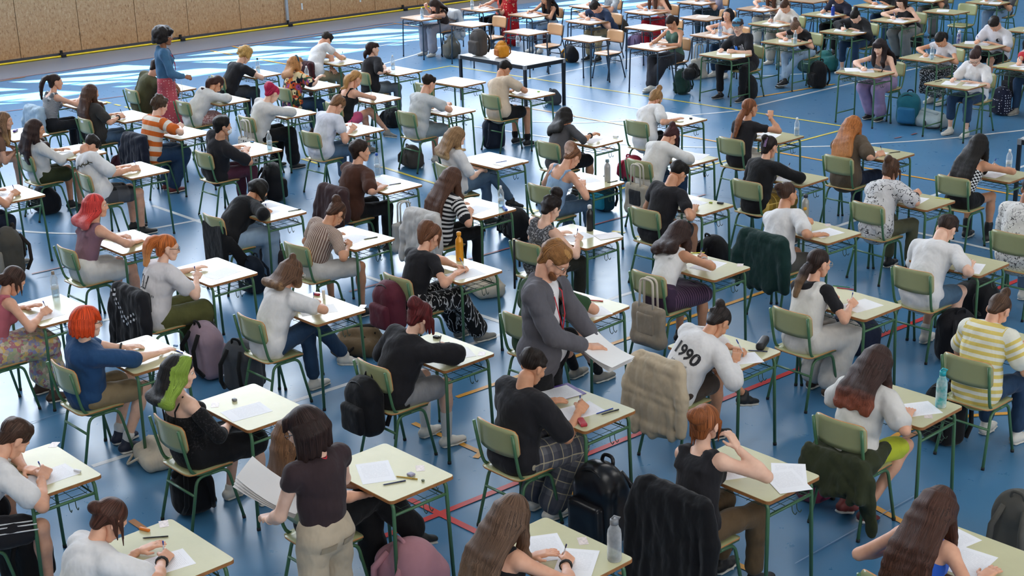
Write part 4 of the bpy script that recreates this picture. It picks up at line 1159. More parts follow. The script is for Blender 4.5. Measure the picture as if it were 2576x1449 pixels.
V, F, M_ = plate(_seat, 9, 9, 0.012, 1); CM['seat'] = mesh_from('seat', V, F, [M_SEATG, M_EDGEW], M_)
def _back(u, v):
    y = -0.215 + 0.040 * u * u - 0.012 * v
    return (u * 0.20, y, 0.715 + v * 0.105), (-0.35 * u, 1, 0.1)
V, F, M_ = plate(_back, 11, 7, 0.011, 1); CM['back'] = mesh_from('backrest', V, F, [M_SEATG, M_EDGEW], M_)
b = MB(); b.tube(fillet([(0.188, -0.225, 0.795), (0.185, -0.190, 0.60), (0.178, -0.150, 0.432), (0.172, 0.16, 0.428)], 0.08, 4), 0.0115, 8); CM['post'] = b.mesh('back_post', [M_FRG])
b = MB(); b.tube(fillet([(0.172, 0.0, 0.410), (0.172, -0.115, 0.410), (0.196, -0.215, 0.02)], 0.07, 4), 0.0115, 8); b.tube([(0.1965, -0.217, 0), (0.196, -0.2145, 0.022)], 0.0135, 8, 1); CM['rleg'] = b.mesh('leg', [M_FRG, M_BLACKRUB])
b = MB(); b.tube(fillet([(0.172, 0.0, 0.410), (0.172, 0.125, 0.410), (0.190, 0.205, 0.02)], 0.07, 4), 0.0115, 8); b.tube([(0.1905, 0.207, 0), (0.190, 0.2045, 0.022)], 0.0135, 8, 1); CM['fleg'] = b.mesh('leg', [M_FRG, M_BLACKRUB])
b = MB(); b.tube([(-0.182, -0.152, 0.29), (0.182, -0.152, 0.29)], 0.0095, 8); CM['str'] = b.mesh('stretcher', [M_FRG])
b = MB(); b.tube([(-0.172, 0.09, 0.408), (0.172, 0.09, 0.408)], 0.0095, 8); CM['str2'] = b.mesh('stretcher', [M_FRG])
b = MB(); b.box((0.0, -0.2275, 0.775), (0.035, 0.0012, 0.017)); CM['stick'] = b.mesh('number_sticker', [mat('sticker', '#eef0ee', 0.5)], False)

def chair(x, y, yaw, label, style='g', sticker=False, group='school chairs'):
    r = link('school_chair', None, mtx=yawm(x, y, yaw)); r.empty_display_size = 0.2
    tag(r, label, 'chair', group)
    s = link('seat', CM['seat'], r); bk = link('backrest', CM['back'], r); fr = []
    for sx in (1, -1):
        for k, n in (('post', 'back_post'), ('rleg', 'leg'), ('fleg', 'leg')):
            o = link(n, CM[k], r); o.scale = (sx, 1, 1); fr.append(o)
    fr += [link('stretcher', CM['str'], r), link('stretcher', CM['str2'], r)]
    if sticker: link('number_sticker', CM['stick'], bk)
    if style == 'b':
        setmat(s, M_WOODP, M_EDGEW); setmat(bk, M_WOODP, M_EDGEW)
        for o in fr: setmat(o, M_FRB)
    return r
# ------------------------------------------------------------------ where the desks stand (x, y, facing in degrees)
YA, YB = 42.0, 40.5
DESK = dict(a01=(-6.12, 20.78), a02=(-5.17, 19.68), a03=(-4.20, 18.50), a04=(-3.14, 17.42), a05=(-4.05, 20.66), a06=(-3.90, 22.73), a07=(-2.68, 23.60), a08=(-1.69, 22.57), a09=(-2.86, 21.59),
    a10=(-1.89, 20.45), a11=(-2.98, 19.60), a12=(-1.98, 18.38), a13=(-0.82, 19.42), a14=(-0.70, 21.46), a15=(0.29, 20.43), a20=(-6.35, 18.73), a21=(-5.32, 17.59), a22=(-4.32, 16.52), a23=(-5.48, 15.58),
    a24=(-3.70, 13.56), a25=(-2.68, 12.52), a26=(-2.49, 14.53), a27=(-1.52, 13.45), a28=(-1.35, 15.49), a29=(-0.17, 16.43), a30=(-0.34, 14.39), a31=(-0.49, 12.36), a32=(0.99, 17.36), a33=(0.84, 15.33), a34=(0.65, 13.26),
    a35=(2.15, 18.39), a36=(1.99, 16.29), a37=(1.85, 14.27), a38=(1.68, 12.22), a39=(3.16, 17.25), a40=(3.02, 15.24), a41=(4.20, 16.19), a42=(2.88, 13.18), a43=(4.06, 14.18), a44=(5.17, 15.13), a45=(3.91, 12.11),
    a46=(2.72, 11.13), a47=(3.75, 10.04), a48=(5.09, 13.07), a49=(1.57, 10.18), a50=(0.54, 11.28), a51=(0.40, 9.18), a52=(1.42, 8.10), a53=(2.58, 9.07), a54=(0.20, 7.16), a55=(2.43, 6.97), a56=(-2.00, 7.29),
    a57=(-3.03, 8.43), a58=(-2.86, 10.47), a59=(-3.88, 11.59), a60=(-1.84, 9.37), a61=(-0.56, 10.33), a62=(-1.62, 11.42), a63=(-0.81, 8.26), a64=(-5.02, 21.70),
    b01=(-1.59, 28.36), b02=(-0.61, 27.31), b03=(-0.44, 29.33), b04=(0.40, 26.14), b05=(0.50, 28.30), b06=(1.56, 27.19), b07=(1.42, 25.15), b08=(1.72, 29.22), b09=(2.74, 28.17), b10=(2.58, 26.20), b11=(2.45, 24.07), b12=(3.88, 29.29),
    b13=(3.69, 27.17), b14=(3.61, 25.08), b15=(3.50, 23.07), b16=(4.88, 28.10), b17=(4.79, 26.15), b18=(4.67, 24.12), b19=(5.93, 27.07), b20=(5.83, 25.00), b21=(6.97, 26.10), b22=(5.27, 21.18), b23=(8.15, 26.97), b24=(6.46, 22.19),
    b25=(6.26, 20.08), b26=(7.57, 23.19), b27=(9.26, 28.00), b28=(7.58, 21.22), b29=(7.11, 28.01), b30=(6.03, 29.07), b31=(8.22, 28.65), b32=(8.85, 24.5))
DYAW = dict(a27=45, a50=46, a36=40.5, a42=38.5, a43=39, a46=39.5, a14=44, a03=45, a12=44, a52=41)
NAVY = {'b01', 'b02', 'b03', 'b04', 'b05', 'b06', 'b07', 'b08', 'b09', 'b10', 'b11', 'b12', 'b13', 'b14', 'b16', 'b30'}
def face(d):
    return math.radians(DYAW.get(d, YA)) if d[0] == 'a' else math.radians(YB + 180)

# ------------------------------------------------------------------ cloth colours
WH = cloth('#dedcdb'); WH2 = cloth('#d3d0cb'); OFFW = cloth('#d6cfc2'); BK = cloth('#17171a'); BK2 = cloth('#212024'); NV = cloth('#1f2638'); CHAR = cloth('#3a3836')
GREY = cloth('#a3a3a6'); DGREY = cloth('#4b4a4d'); BEIGE = cloth('#cbb79f'); KHAKI = cloth('#a08f6d'); OLIVE = cloth('#4d4c31'); BROWN = cloth('#4a2d22')
JE = cloth('#41586f', 'denim', '#6c86a0'); DJ = cloth('#22364f', 'denim', '#35506f'); LJ = cloth('#7f9bb5', 'denim', '#b3c6d8'); GJ = cloth('#5c656c', 'denim', '#858f96'); BJ = cloth('#1b1c20', 'denim', '#2d2e33')
SW = mat('shoe_white', '#d6d2c8', 0.6); SB = mat('shoe_black', '#1c1c1e', 0.55); SG = mat('shoe_grey', '#8c8880', 0.6); SN = mat('shoe_navy', '#20263a', 0.6); SBR = mat('shoe_brown', '#4b3629', 0.6); SRD = mat('shoe_dark_red', '#6e2b2a', 0.6)
BSOLE = mat('sole_black', '#222222', 0.6)
SOCKW = cloth('#d8d6d2'); SOCKB = cloth('#1c1c1f')
l_, m_, d_s, p_ = '#dca98c', '#cd9876', '#9c6a4c', '#e6bda4'
BR, DB, BL, BLO, GIN = '#4a3022', '#2c1d17', '#16120f', '#b98b56', '#a85a2a'

PEOPLE = []
def P(d, nick, label, head, ch, sex, sk, hair_, top, bot, shoe, **kw):
    sp = dict(desk=d, nick=nick, phrase=label, head=head, chair=ch, sex=sex, skin=sk, hair=hair_, top=top, bot=bot, shoe=shoe, s=1.0 if sex == 'm' else 0.95, hp=38, hy=0,
              R=(0.09, 0.21, 'grip'), L=(-0.12, 0.16, 'flat'))
    sp.update(kw); PEOPLE.append(sp)
fold = lambda z=0.80: dict(R=(-0.04, 0.08, 'flat'), L=(0.04, 0.07, 'flat'))

P('a01', 'ponytailed striped-crop-top student', 'student with high dark ponytail, grey striped crop top and black ripped jeans', (131, 193), (97, 290), 'f', l_, ('ponytail', DB, dict(len=.34)), ('tank', cloth('#6f7174', 'thin', '#d8d8d8', 55), 0, .006, .45), ('pants', BJ), SB, hp=6, hy=-8, R=('p', (0.18, 0.52, 0.93), 'grip'), L=(-.05, .2, 'curl'))
P('a02', 'long-haired student in charcoal tee', 'student with long brown hair, loose charcoal tee and blue jeans', (235, 224), (213, 307), 'f', l_, ('long', BR, dict(len=.30)), ('tee', CHAR, .8, .03), ('pants', JE), SW, hp=15, R=(.12, .12, 'grip'))
P('a64', 'student in olive jacket', 'student in olive jacket hidden behind the woman in denim', (403, 152), (343, 236), 'm', l_, ('short', DB), ('tee', OLIVE, 1.95, .03), ('pants', BJ), SB, hp=40, topname='jacket')
P('a05', 'student in white hoodie', 'student in white hoodie bent over the desk with dark reddish hair', (546, 210), (473, 265), 'f', m_, ('lowpony', '#3a221d', dict(len=.22, wisps=5)), ('tee', cloth('#d5d2cd'), 1.6, .03), ('skirt', cloth('#b78a86', 'floral', '#e0c8c0', 60, c3='#b78a86,#d8b9b4,#a06f6c'), .012, .8), SBR, hp=62, topname='hoodie')
P('a06', 'curly blond student', 'student with curly blond hair, black tee and dark trousers', (617, 137), None, 'm', p_, ('curly', '#c49a58', dict(vol=.008, n=90)), ('tee', BK2, .6, .018), ('pants', cloth('#3c4046')), SB, hp=42)
P('a07', 'tall student in white tee', 'tall dark-haired student in white tee and khaki trousers leaning over his desk', (818, 102), (771, 172), 'm', l_, ('short', '#221913', dict(fade=1, topvol=.012)), ('tee', WH, .55, .02), ('pants', KHAKI), SW, hp=58, hipz=.60, s=1.05, R=('p', (-.02, .62, .80), 'grip'), L=('p', (.16, .28, .66), 'flat'))
P('a08', 'black-tee student with tiny ponytail', 'student with tiny dark ponytail and black tee looking ahead', (936, 117), (932, 185), 'f', p_, ('lowpony', '#2b1a18', dict(len=.10, fringe=1, w=.022)), ('tee', BK2, .95, .028), ('pants', GJ), SW, hp=2, hy=-14, **fold())
P('a09', 'student in floral blouse', 'student in colourful floral blouse with a blue hair band', (743, 154), (713, 237), 'f', p_, ('long', '#b07a48', dict(len=.14, fringe=1, band='#24485a', c2='#c9956a')), ('tee', cloth('#1d1b24', 'floral', '#ffffff', 17), .95, .03), ('pants', DJ), SBR, hp=4, hy=-12, R=('p', (.16, .44, .92), 'curl'), topname='blouse')
P('a10', 'blond student in black camisole', 'student with blond ponytail, black camisole and pink shorts', (896, 190), (866, 283), 'f', l_, ('lowpony', '#b08350', dict(len=.20, w=.034)), ('cami', BK, 0, .008), ('shorts', cloth('#c9567c'), .016, .6), SG, hp=45, legs='cross', lean=None)
P('a11', 'pink-haired student', 'student with bright pink ponytail and open white shirt over black trousers', (692, 219), (618, 312), 'f', p_, ('ponytail', '#b01c48', dict(len=.13, w=.040, tie='#1a1013')), ('tee', WH2, 1.55, .03), ('wide', BK), SB, hp=50, legs='n2', topname='white_shirt')
P('a12', 'brown-haired student bent low in white tee', 'student in plain white tee bent low with tousled light brown hair', (850, 250), (799, 340), 'm', l_, ('short', '#7a5638', dict(vol=.006)), ('tee', cloth('#d2d3dc'), .6, .022), ('pants', JE), SB, hp=62)
P('a13', 'student in pale grey tee', 'dark-haired student in pale grey tee raising one hand over the desk', (1080, 205), (1015, 293), 'm', l_, ('short', '#241912', dict(fade=1)), ('tee', cloth('#b9bbba'), .75, .026), ('shorts', cloth('#6f7c80', 'denim', '#9aa6a8'), .018, .95), SW, hp=30, R=('p', (.20, .42, .86), 'curl'))
P('a15', 'student in beige tee', 'black-haired student in beige tee and black shorts', (1270, 165), (1246, 248), 'm', m_, ('short', BL, dict(fade=1, topvol=.01)), ('tee', BEIGE, .75, .026), ('shorts', BK, .02, .85), SB, hp=48, legs='n', sock=SOCKB, sockh=.16, R=('p', (.05, .42, .83), 'grip'))
P('a20', 'blond student at the photo edge', 'student with very long blond-brown hair sitting sideways by the photo edge', (14, 318), None, 'f', l_, ('long', '#7a5a40', dict(len=.42, c2='#a98558')), ('tee', cloth('#7b5b4a'), .5), ('shorts', cloth('#cfc6bd'), .012, .5), SW, hp=10, hy=-14, dyaw=-20, R=('p', (.10, .40, .60), 'curl'), L=('p', (-.05, .42, .62), 'curl'))
P('a21', 'curly-haired student in white jacket', 'student with long dark curls, white jacket and dark green shorts', (90, 324), (60, 406), 'f', m_, ('long', '#33211c', dict(len=.34, wave=.016)), ('tee', WH2, 1.85, .024), ('shorts', cloth('#343a24'), .026, .8), SB, hp=15, hy=-30, R=(.16, .22, 'curl'), topname='white_jacket')
P('a22', 'student in printed white shirt', 'student with cropped dark hair and white shirt printed with thorny branches', (221, 368), (237, 452), 'm', l_, ('short', '#1d1714', dict(fade=1, tufts=20)), ('tee', WH, .95, .034), ('shorts', cloth('#1b1c20', 'plaid', '#5b5c60', 3), .024, .85), SB, hp=62, dyaw=-6, legs='n', topname='printed_shirt')
P('a23', 'student cut off at the photo edge', 'student in dark jeans cut off by the photo edge beside the grey backpack', None, None, 'm', m_, ('short', DB), ('tee', cloth('#5a5550'), .6), ('pants', NV), SG, hp=35, lean=28, dyaw=-4, R=(.16, .26, 'grip'))
P('a03', 'orange-striped student', 'student in orange and white striped shirt with navy jacket on chair', (416, 252), (378, 352), 'm', p_, ('curly', '#4a3a2c', dict(n=60, r=.017, z0=-.02)), ('tee', cloth('#d2692a', 'stripes', '#ddd5c8', 8.2), .75, .028), ('wide', DJ), SRD, hp=25, R=('p', (.20, .40, .88), 'fist'), legs='half')
P('a04', 'student in face mask', 'black-haired student wearing a white face mask and black tee', (560, 318), (530, 394), 'm', m_, ('short', BL, dict(vol=.006, topvol=.01)), ('tee', BK2, .95, .026), ('pants', cloth('#532c3c')), SB, hp=8, hy=-14, mask=1, R=(.13, .14, 'flat'))
P('a24', 'red mullet student', 'student with long red mullet hair, mauve tank top and white shorts', (249, 500), (199, 631), 'm', l_, ('long', '#c23a34', dict(len=.12, locks=13, wave=.014, fronty=False, c2='#cf5f5c')), ('tank', cloth('#83626e'), 0, .004, .18), ('shorts', WH2, .028, .85), SB, hp=4, hy=-22, legs='n2', R=(.14, .30, 'curl'), L=(-.10, .26, 'curl'), sock=SOCKW, sockh=.4)
P('a25', 'ginger ponytail student', 'student with ginger ponytail, glasses, white printed tee and olive trousers', (445, 603), (359, 771), 'f', p_, ('ponytail', '#b5622c', dict(len=.26, w=.038, c2='#c98a55')), ('tee', cloth('#d3cfd0'), .75, .028), ('wide', cloth('#5a5b34')), SW, hp=12, hy=-20, glasses='#20242c', wide=1.06, R=('p', (.09, .44, .83), 'grip'))
P('a26', 'student in black cardigan', 'black-haired student in long black cardigan bent over the desk', (648, 470), (549, 554), 'f', m_, ('bob', BL, dict(len=.07)), ('tee', BK, 1.9, .03), ('wide', LJ), SW, hp=62, topname='long_cardigan', coat=1)
P('a27', 'student in striped crop tee', 'student in brown striped crop tee and white shorts with messy bun', (845, 538), (732, 626), 'f', m_, ('bun', '#4a3022', dict(r=.040, wisps=6)), ('tee', cloth('#7d6258', 'ribs', '#c9b7a8', 34), .75, .018, .72), ('shorts', WH2, .03, .95), SB, hp=62, legs='wide', botname='white_shorts', R=(.16, .08, 'fist'))
P('a28', 'student in brown tee', 'student in brown tee looking sideways with short dark hair', (911, 373), (868, 480), 'm', l_, ('short', '#2c1d16', dict(vol=.004, topvol=.016)), ('tee', BROWN, .95, .03), ('pants', BK), SB, hp=2, hy=-24, R=(.14, .10, 'flat'), L=(-.04, .16, 'flat'))
P('a29', 'blond student holding black pouch', 'student with wavy blond hair and white tee, jeans crossed, holding a black pouch', (1149, 346), (1113, 435), 'f', p_, ('long', '#8a6a48', dict(len=.12, wave=.012, c2='#b99a70')), ('tee', WH, .9, .026), ('pants', JE), SB, hp=36, hy=-10, dyaw=-12, legs='cross', R=('p', (.10, .30, .70), 'curl'), L=('p', (.02, .33, .70), 'curl'))
P('a30', 'black-and-white striped tee student', 'student with long brown hair and black and white striped tee', (1139, 450), (1077, 548), 'f', l_, ('long', '#523628', dict(len=.36, locks=13)), ('tee', cloth('#dcdad8', 'stripes', '#1d1d20', 22), .85, .024), ('pants', BK), SB, hp=30, R=(.10, .10, 'fist'))
P('a31', 'black tee student beside orange bottle', 'student with brown ponytail, black tee and black trousers with white streaks', (1128, 584), (1030, 705), 'f', l_, ('ponytail', '#6b4630', dict(len=.22, w=.034, wisps=3)), ('tee', BK2, .6, .014, .35), ('wide', cloth('#17171a', 'bolts', '#c9c9c9', 1.5)), SG, hp=48, legs='out', R=(.16, .17, 'flat'), L=(.10, .26, 'grip'))
P('a32', 'long-black-haired student in grey top', 'student with long straight black hair, glasses and dark grey top', (1411, 299), (1390, 364), 'f', m_, ('long', BL, dict(len=.20, wave=.003, fronty=False)), ('tee', DGREY, 1.15, .016), ('skirt', BK, .014, .9), SB, hp=12, hy=-6, glasses=1, R=('p', (.20, .46, .84), 'curl'))
P('a33', 'student in light blue camisole', 'student in light blue camisole and jeans, pale ponytail', (1439, 398), (1368, 471), 'f', l_, ('ponytail', '#7a5238', dict(len=.15, w=.04, c2='#d9b9a8')), ('cami', cloth('#8fabca'), 0, .006), ('pants', JE), SW, hp=62, legs='n2', R=(.10, .10, 'flat'))
P('a34', 'curly-bun student', 'student with curly dark top bun and grey speckled sleeveless top', (1386, 526), (1321, 626), 'f', p_, ('curlbun', '#201715', dict(r=.055)), ('tank', cloth('#4a4a4e', 'speck', '#a3a3a6', 60), 0, .012), ('pants', cloth('#33332c')), SW, hp=38, R=(.14, .14, 'grip'))
P('a35', 'blond-bun student in white tee', 'student with small blond bun and white tee by the yellow line', (1649, 249), (1595, 323), 'f', l_, ('topknot', '#8d6a44', dict(r=.03, wisps=9, c2='#c9a36c')), ('tee', WH, .8, .03), ('pants', BK), SB, hp=50, R=(.14, .16, 'flat'))
P('a36', 'student in white shirt bent right down', 'student in long white shirt bent right down over the desk', (1731, 342), (1600, 419), 'f', l_, ('bun', '#3a1c1e', dict(r=.032, wisps=7)), ('tee', WH2, 1.9, .032), ('pants', DJ), SW, hp=68, topname='white_shirt')
P('a37', 'short-haired student in black tee', 'short black-haired student in black tee and grey shorts', (1706, 433), (1630, 546), 'm', m_, ('short', BL, dict(fade=1, topvol=.014)), ('tee', BK2, .65, .018), ('shorts', DGREY, .02, .9), SB, hp=48, R=(.16, .10, 'flat'))
P('a38', 'student in white ribbed tank', 'student in white tank top and purple skirt with dark wavy hair', (1720, 578), (1655, 705), 'f', m_, ('long', '#32201b', dict(len=.15, wave=.016, locks=17, vol=.008)), ('tank', WH, 0, .005, .3), ('skirt', cloth('#3a2a40', 'thin', '#6b4f66', 40), .02, 1.0), SB, hp=30, R=('p', (.13, .45, .86), 'grip'))
P('a39', 'auburn ponytail student in black', 'student with auburn ponytail and black tee raising a hand to the face', (1885, 256), (1854, 359), 'f', m_, ('lowpony', '#7a4a2e', dict(len=.32, w=.03, tie='#6a1f26')), ('tee', BK2, .55, .012), ('pants', OFFW), SW, hp=2, hy=-8, R=('p', (.20, .36, 1.06), 'curl'), glasses='#a58a6a')
P('a40', 'student with claw clip', 'student in black shirt and mustard checked skirt with purple hair claw', (1938, 353), (1888, 474), 'f', l_, ('bun', '#221816', dict(r=.03, claw='#8c6f96', wisps=4)), ('tee', BK, 1.8, .026), ('longskirt', cloth('#a08030', 'plaid', '#5a4a20', 9, c3='#d0b060'), .03), SB, hp=20, R=('p', (.14, .44, .84), 'grip'))
P('a41', 'student with long copper hair', 'student with long straight copper hair and loose brown shirt', (2147, 318), (2119, 408), 'f', l_, ('long', '#a3622f', dict(len=.34, wave=.004, locks=19, c2='#b87a48')), ('tee', cloth('#5d5042'), .9, .036), ('pants', NV), SB, hp=32, wide=1.08, R=(.16, .14, 'grip'))
P('a42', 'student with undercut and bun', 'student with shaved sides, hair bun and white tee, dark green jacket behind', (1980, 481), (1950, 612), 'm', m_, ('bun', '#3c281e', dict(r=.036, fade=1)), ('tee', WH, .8, .028), ('shorts', cloth('#55534e'), .016, .8), SB, hp=4, hy=-6, legs='ankles', sock=SOCKW, sockh=.35, R=(.16, .10, 'flat'), L=('p', (-.02, .42, .84), 'curl'))
P('a43', 'student in black-and-white print shirt', 'student in white shirt with black swirling print and olive trousers', (2241, 428), (2185, 535), 'f', l_, ('bun', '#4a3223', dict(r=.034, wisps=10)), ('tee', cloth('#cdcbcb', 'marks', '#202024', 17), .95, .04), ('pants', cloth('#5f5e48')), SB, hp=30, R=('p', (.20, .42, .86), 'fist'), topname='print_shirt')
P('a44', 'student in checked top', 'student with long straight black hair and checked strappy top', (2466, 360), (2417, 457), 'f', m_, ('long', BL, dict(len=.36, wave=.003, locks=13)), ('cami', cloth('#1b1b1d', 'checks', '#dcdcdc', 26), 0, .008, .45), ('shorts', BK, .016, .55), SB, hp=12, hy=-10, boot=.25, R=('p', (.16, .46, .85), 'grip'))
P('a45', 'white-tee student by red line', 'student with short brown hair, white tee and denim shorts by the red line', (2380, 578), (2293, 705), 'm', p_, ('short', '#2f211a', dict(fade=1, topvol=.014)), ('tee', WH, .75, .026), ('shorts', cloth('#3f5a72', 'denim', '#6d889f'), .018, .85), SW, hp=56, legs='half', sock=SOCKW, sockh=.12, R=(.18, .12, 'flat'))
P('a46', 'student in white overalls', 'student in white overalls over a black tee with dark ponytail', (2060, 663), (2019, 799), 'f', l_, ('lowpony', '#2b1d18', dict(len=.26, w=.03, c2='#7a6048', tie='#15131a')), ('tee', BK2, .7, .012), ('wide', cloth('#cfcac3'), .03), SBR, hp=12, hy=-12, glasses='#b9aa98', legs='half', R=(.11, .20, 'grip'), over=cloth('#d6d2cc'), botname='overalls')
P('a47', 'student in yellow striped tee', 'student in yellow and white striped tee with top knot', (2510, 776), (2456, 920), 'f', l_, ('topknot', '#4d3626', dict(r=.030)), ('tee', cloth('#d8c16a', 'stripes', '#dedccd', 19), .8, .034), ('pants', DJ), SW, hp=58, wide=1.05)
P('a48', 'student in bandana shirt', 'student in white bandana print shirt at the photo edge', (2592, 470), (2525, 609), 'm', d_s, ('short', BL, dict(fade=1)), ('tee', cloth('#d8d5d0', 'marks', '#2c2c30', 26), .9, .036), ('pants', JE), SW, hp=35, topname='bandana_shirt')
P('a49', 'student in white 1990 sweatshirt', 'student in white sweatshirt with big digits on the back and brown shorts', (1803, 801), (1631, 926), 'f', m_, ('bun', '#221a17', dict(r=.030, wisps=3)), ('tee', WH, 1.75, .036), ('shorts', cloth('#4a3f38'), .02, .9), SB, hp=62, legs='crossL', topname='sweatshirt', R=(.20, .16, 'flat'), L=(.16, .26, 'grip'))
P('a50', 'student in green tee', 'student in dark green tee and black shorts behind the man in blazer', (1388, 632), (1290, 782), 'm', l_, ('topknot', '#a07a4e', dict(r=.032)), ('tee', cloth('#2f4a30'), .8, .026), ('shorts', BK, .022, .85), SG, hp=45, legs='out', sock=SOCKB, sockh=.3, R=('p', (.14, .46, .82), 'fist'))
P('a51', 'student in plaid trousers', 'student with cropped dark hair, black tee and grey plaid trousers', (1340, 923), (1246, 1102), 'm', m_, ('short', '#201712', dict(fade=1, tufts=30)), ('tee', BK2, .95, .032), ('wide', cloth('#6a6a70', 'plaid', '#3a3c48', 12, c3='#b5a98c'), .02), SW, hp=34, legs='half', R=(.12, .22, 'grip'))
P('a52', 'auburn-haired student in black sleeveless', 'student with auburn bun and black sleeveless top holding a pen to her cheek', (1776, 1066), (1722, 1265), 'f', p_, ('bun', '#8a4f2a', dict(r=.052, wisps=6, vol=.006)), ('tank', BK2, 0, .012), ('pants', cloth('#63503a')), SB, hp=4, hy=10, wide=1.08, R=('p', (.10, .22, 1.07), 'curl', (-.45, .0, .9), (0.3, 0.3, -0.6)), L=(-.10, .16, 'flat'))
P('a53', 'student in neon shorts', 'student with auburn-tipped long hair, white tee and neon yellow shorts', (2203, 890), (2131, 1080), 'f', l_, ('long', '#382520', dict(len=.24, wave=.012, locks=19, c2='#7d4432', vol=.006)), ('tee', WH2, .85, .034), ('shorts', cloth('#c3cc3c'), .012, .95), SRD, hp=40, legs='tuck', R=(.18, .12, 'flat'))
P('a54', 'long-haired student in black top by steel bottle', 'student with very long light brown hair and black top at the photo bottom', (1291, 1260), None, 'f', l_, ('long', '#5d4636', dict(len=.36, locks=19, wave=.010, c2='#6f5744')), ('cami', BK, 0, .010), ('pants', BK), SB, hp=26, R=(.15, .22, 'grip'), L=(.02, .14, 'flat'))
P('a55', 'student in bright blue top', 'student with very long dark brown hair and bright blue top', (2434, 1250), (2248, 1440), 'f', l_, ('long', '#43281d', dict(len=.38, locks=19, wave=.010)), ('cami', cloth('#2f5fc4'), 0, .012), ('pants', DJ), SB, hp=44, R=(.20, .12, 'flat'), L=(-.26, .10, 'flat'))
P('a56', 'white-tee student in the lower corner', 'student with loose brown bun and white tee writing at the photo corner', (289, 1278), None, 'f', l_, ('lowbun', '#45281d', dict(r=.030, wisps=8)), ('tee', WH, .8, .034), ('pants', JE), SW, hp=46, R=(.10, .24, 'grip'), L=(-.04, .20, 'flat'))
P('a57', 'student in striped-side black shorts', 'student with brown hair, white tee and black shorts with white side stripes', (36, 1104), None, 'm', l_, ('short', '#3f2b20', dict(vol=.004, topvol=.014)), ('tee', WH, .8, .03), ('shorts', BK2, .026, .9), SB, hp=52, R=(.14, .24, 'grip'), L=(.0, .22, 'flat'), side_stripes=1, legs='wide')
P('a58', 'orange-haired student in denim shirt', 'student with bright orange-red hair and denim shirt', (219, 812), (171, 945), 'f', p_, ('bob', '#cc4418', dict(len=.06, vol=.010, fringe=1, topvol=.012)), ('tee', cloth('#1f3e62', 'denim', '#2f5580'), 1.25, .032), ('shorts', cloth('#8d7b5e'), .022, .9), SN, hp=6, hy=-14, legs='half', glasses='#2b2320', wide=1.05, topname='denim_shirt', R=('p', (.26, .56, .80), 'flat'), L=(-.14, .26, 'flat'), sock=SOCKW, sockh=.12)
P('a59', 'student in pink top', 'student in pink top and floral skirt at the photo edge', (34, 706), None, 'f', l_, ('lowpony', '#3d2a22', dict(len=.24, wisps=5)), ('tank', cloth('#b0606a'), 0, .006), ('longskirt', cloth('#b8a58e', 'floral', '#9c8d7b', 34, c3='#b8a58e,#8d8fb0,#d0b070,#a8727a,#9fa583,#cbbba6'), .04), SBR, hp=44, R=(.12, .18, 'grip'))
P('a60', 'green-and-black-haired student', 'student with black and green hair and black lace off-shoulder top', (452, 937), (431, 1083), 'f', p_, ('long', '#1d1a18', dict(len=.07, locks=15, c2='#7f9a3a', wave=.014, fronty=False, sidec=1, vol=.006)), ('tube', cloth('#141416', 'speck', '#2c2a2c', 70), 0, .016), ('skirt', BK, .03, 1.0), SW, hp=12, hy=-22, legs='n2', R=('p', (.12, .30, .72), 'curl'), L=('p', (-.10, .30, .70), 'curl'), lace=1)
P('a61', 'maroon-haired student', 'student with messy maroon bun, oversized black tee and grey shorts', (1056, 800), (956, 939), 'f', p_, ('bun', '#5a1f20', dict(r=.050, wisps=9, vol=.006)), ('tee', BK2, 1.05, .034), ('shorts', cloth('#8e8e90'), .024, .9), SW, hp=34, legs='n', sock=SOCKW, sockh=.45, R=('p', (.11, .46, .82), 'grip'), wide=1.08)
P('a62', 'white-tee student with crossed legs', 'student with half-up knot, glasses, white tee and dark jeans crossed', (734, 684), (647, 821), 'f', l_, ('half', '#5d4230', dict(len=.06, locks=13, c2='#8a6a4a')), ('tee', WH, .75, .028), ('pants', DJ, .016), SW, hp=30, glasses='#d8d0c8', legs='cross', R=('p', (.12, .44, .83), 'grip'))
P('a63', 'seated student hidden behind the invigilator', 'student in black trousers hidden behind the woman in brown tee', (742, 1092), (700, 1255), 'f', l_, ('long', '#6a4a30', dict(len=.24)), ('tee', BK, .6), ('wide', BK), SB, hp=25, legs='cross', R=('p', (.14, .34, .68), 'curl'), L=('p', (.06, .36, .68), 'curl'))

P('b01', 'grey-trousered student leaning on her hand', 'student in brown top and grey trousers leaning her head on one hand', (1094, 15), None, 'f', l_, ('long', DB, dict(len=.20)), ('tank', cloth('#3a2c28'), 0, .008), ('wide', cloth('#9c9ba3')), SW, hp=50, R=('p', (.14, .30, .98), 'fist', (-.2, .1, .9)), L=(-.06, .2, 'flat'))
P('b03', 'student in coral top', 'student in coral top behind the red dress', (1268, -22), None, 'f', l_, ('long', DB), ('tee', cloth('#d0604e'), .6), ('pants', BK), SG, hp=30)
P('b05', 'student in black halter', 'student in black halter top with tattooed arm', (1372, -4), None, 'f', m_, ('long', DB), ('tank', BK, 0, .004), ('pants', LJ), SW, hp=42)
P('b06', 'student in navy polo', 'dark-haired student in navy polo bent over papers', (1498, 18), None, 'm', l_, ('short', '#221a16', dict(topvol=.012)), ('tee', cloth('#2c3a55'), .6, .02), ('pants', KHAKI), SB, hp=62)
P('b08', 'student in patterned shirt', 'student in patterned shirt behind the navy polo student', (1540, -22), None, 'm', l_, ('short', DB), ('tee', cloth('#b9bdc0', 'marks', '#4a5a5e', 20), .7), ('pants', JE), SB, hp=40)
P('b09', 'student in red trousers', 'student in white vest top and red trousers', (1640, -14), None, 'f', l_, ('long', BR), ('cami', cloth('#d5d2cc'), 0, .006), ('wide', cloth('#b3202c')), SB, hp=40)
